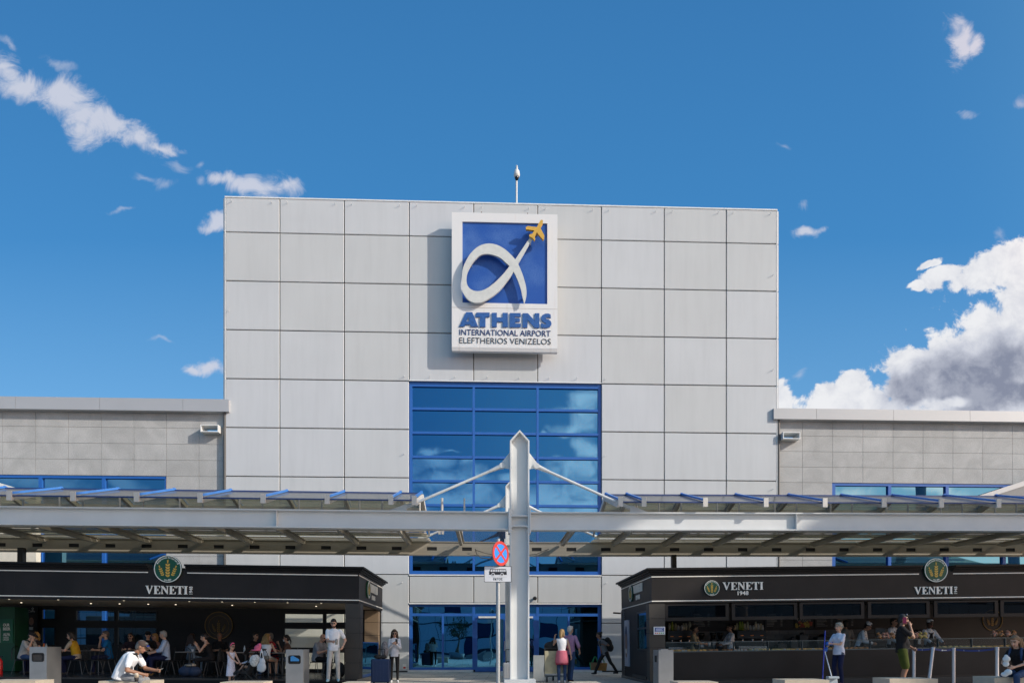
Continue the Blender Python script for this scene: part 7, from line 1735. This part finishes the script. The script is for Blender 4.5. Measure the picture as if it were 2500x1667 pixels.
bp = [MB().lathe((0, 0, 0), [(0, 0), (.042, 0), (.044, h * .72), (.03, h * .82), (.03, h), (0, h)], 12) for h in (.30, .24, .18)]
protos = {}
def bottle(px, hi, mi, lab):
    u_ = U(px, vWk + .2); z = rz2(px, 1538, Yd(u_, vWk)) + .002
    if (hi, mi) not in protos:
        o = solo(bp[hi], 'syrup_bottle', M_bot[mi], lab, 'bottle', u_, vWk + .2, z, 'syrup bottles on the coffee machines', local=True); protos[(hi, mi)] = o
    else: o = dup(protos[(hi, mi)], u_, vWk + .2 + q.uniform(-.04, .04), z, 0, lab)
LB1, LB2 = 'pale syrup bottle among those on the nearer coffee machine', 'pale syrup bottle among those on the farther coffee machine'
for px, hi, mi in ((1634, 1, 1), (1641, 0, 0), (1649, 1, 2), (1656, 2, 3), (1664, 2, 3), (1669, 1, 1), (1675, 1, 1), (1684, 0, 1)): bottle(px, hi, mi, LB1)
for px, hi, mi in ((1794, 2, 2), (1799, 1, 2), (1806, 0, 0), (1813, 0, 0), (1819, 1, 1), (1825, 0, 1), (1832, 2, 3), (1839, 2, 3), (1844, 0, 1), (1851, 1, 3), (1857, 1, 1), (1862, 2, 3)): bottle(px, hi, mi, LB2)
gp_ = None
for px, lab in ((1712, 'coffee grinder beside the barista in beige'), (1741, 'coffee grinder in the middle of the three'), (1758, 'coffee grinder beside the barista in white'), (2198, 'coffee grinder behind the man on the phone'), (2240, 'coffee grinder beside the server facing out')):
    u_ = U(px, vWk); z = 1.0 + fzR(u_) - .10
    if gp_ is None:
        gp_ = thing('coffee_grinder', lab, 'coffee grinder', u_, vWk, z, 'coffee grinders'); ORG[gp_.name] = (0, 0, 0)
        MB().box(-.08, .08, -.1, .1, 0, .34).box(-.09, .09, -.16, .1, 0, .03).build('body', M_mach, gp_, bevel=.01); MB().lathe((0, 0, 0), [(0, .34), (.05, .34), (.10, .50), (.10, .56), (0, .56)], 14).build('hopper', mat('hopper_smoke', (.03, .025, .02), .15), gp_); MB().box(-.05, .05, -.106, -.101, .08, .26).build('front_plate', M_chrome, gp_)
    else: dup(gp_, u_, vWk, z, 0, lab)
# pots, till, jars on the worktop
for px, w_, h, lab, m_ in ((1905, .28, .16, 'squat black warming pot right of the coffee machine', M_mach), (1935, .24, .30, 'tall black blender base on the worktop', M_mach), (1958, .30, .44, 'black bean roaster with a hood on the worktop', M_mach), (2008, .5, .36, 'dark glass oven behind the broom', M_mach)):
    u_ = U(px, vWk); solo(MB().box(-w_ / 2, w_ / 2, -.15, .15, 0, h).lathe((0, 0, h), [(0, 0), (w_ * .3, 0), (w_ * .22, .08), (0, .1)], 14), 'kitchen_appliance', m_, lab, 'appliance', u_, vWk, 1.0 + fzR(u_) - .10, local=True, bevel=.01)
u_ = U(2150, vKR + .75); solo(MB().box(-.16, .16, -.02, .02, .08, .36).box(-.03, .03, .0, .06, 0, .1).box(-.14, .14, -.024, -.0205, .10, .34, 1), 'till_screen', [M_mach, mat('till_dark', (.02, .025, .03), .2)], 'dark till screen beside the server with the white cap', 'till', u_, vKR + .78, zg + .0 + fzR(u_) - .10, local=True)
# pastry on trays in the display
zc_ = lambda u: zc + (fzR(u) - .10)
M_past = [mat('pastry_gold', (.62, .32, .08), .6, var=.3, scale=30), mat('pastry_dark', (.36, .15, .05), .6, var=.3, scale=30), mat('pastry_pale', (.66, .46, .18), .6, var=.3, scale=30)]
pm = [MB().ball((0, 0, .03), (.075, .05, .035), 0, 12, 8).ball((.03, 0, .045), (.04, .045, .03), 0, 10, 6), MB().ball((0, 0, .03), (.05, .05, .035), 0, 12, 8), MB().ball((0, 0, .025), (.10, .04, .03), 0, 12, 8)]
pp0 = {}; x = U(1640, vKR + .4); k = 0; labs = ('golden pastry lying behind the counter glass', 'dark brown pastry lying behind the counter glass', 'pale pastry lying behind the counter glass')
while x < U(2120, vKR + .4):
    for row in range(2):
        sh_, mi = (k // 9) % 3, (k // 7) % 3
        uu, vv = x + q.uniform(-.02, .02), vKR + .32 + row * .18 + q.uniform(-.02, .02)
        if (sh_, mi) not in pp0: pp0[(sh_, mi)] = solo(pm[sh_], 'pastry', M_past[mi], labs[mi], 'pastry', uu, vv, zc_(uu) + .012, 'pastries in the display', local=True)
        else: dup(pp0[(sh_, mi)], uu, vv, zc_(uu) + .012, q.uniform(-.5, .5))
    x += .165; k += 1
    if k % 9 == 0: x += .12
x = U(2285, vKR + .4)
while x < U(2480, vKR + .4):
    for row in range(2): dup(pp0[list(pp0)[(k // 4) % len(pp0)]], x, vKR + .32 + row * .18, zc_(x) + .012, q.uniform(-.5, .5))
    x += .18; k += 1
tg = None
for px in (1667, 1674, 1705, 1795, 1803, 1811, 1820, 1838, 1848, 1915, 1947, 1985):
    u_ = U(px, vKR + .25)
    if tg is None: tg = solo(MB().box(-.035, .035, -.003, .003, 0, .05), 'price_card', mat('card_grey', (.34, .36, .36), .6), 'small pale price card standing behind the counter glass', 'price card', u_, vKR + .235, zc_(u_) + .012, 'price cards', local=True, pitch=-.2)
    else: dup(tg, u_, vKR + .235, zc_(u_) + .012, q.uniform(-.1, .1))
# bags of bread standing on the counter either side of the man on the phone
M_film = glass_clear('bag_film', (.92, .90, .86), .35)
bb0 = None; wares = [mat('bread_brown', (.42, .20, .08), .7, var=.4, scale=40), mat('bread_yellow', (.60, .46, .14), .7, var=.4, scale=40), mat('bread_pink', (.50, .26, .20), .7, var=.4, scale=40)]
def bread_bag(px, mi, lab, zoff=0., vv=.45):
    u_ = U(px, vKR + vv); t = thing('bread_bag', lab, 'bread bag', u_, vKR + vv, zg + .012 + zoff + fzR(u_) - .10, 'clear bags of bread'); ORG[t.name] = (0, 0, 0)
    m = MB(); qq = random.Random(px)
    for i in range(7): m.ball((qq.uniform(-.05, .05), qq.uniform(-.03, .03), .04 + .022 * i), (.05, .04, .035), 0, 8, 6)
    m.build('loaf', wares[mi], t)
    MB().lathe((0, 0, 0), [(.0, 0), (.09, .01), (.10, .09), (.07, .17), (.025, .20), (.03, .22)], 10).build('film', M_film, t)
for px, mi in ((2146, 0), (2157, 2), (2168, 2), (2178, 0)): bread_bag(px, mi, 'clear bag of brown buns on the counter left of the phone man')
for px, mi in ((2216, 1), (2226, 1), (2236, 2), (2246, 1), (2256, 1)): bread_bag(px, mi, 'clear bag of yellow biscuits on the counter right of the phone man')
for px, mi in ((2428, 2), (2442, 0), (2458, 2), (2475, 0)): bread_bag(px, mi, 'red and white wrapped bread above the dungarees girl', .02, .6)
# cups at the side service window
for px, h, lab in ((1552, .22, 'stack of pale cups in the side service window, rearmost'), (1560, .26, 'stack of pale cups in the middle of the side window'), (1570, .16, 'short stack of pale cups in the side window, nearest the corner')):
    v_ = vKR + 1.75 - (px - 1552) * .06; solo(MB().lathe((0, 0, 0), [(0, 0), (.035, 0), (.045, h), (0, h)], 12), 'cup_stack', mat('cup_white', (.6, .6, .6), .6), lab, 'cups', uKR + .2, v_, 1.05, local=True)
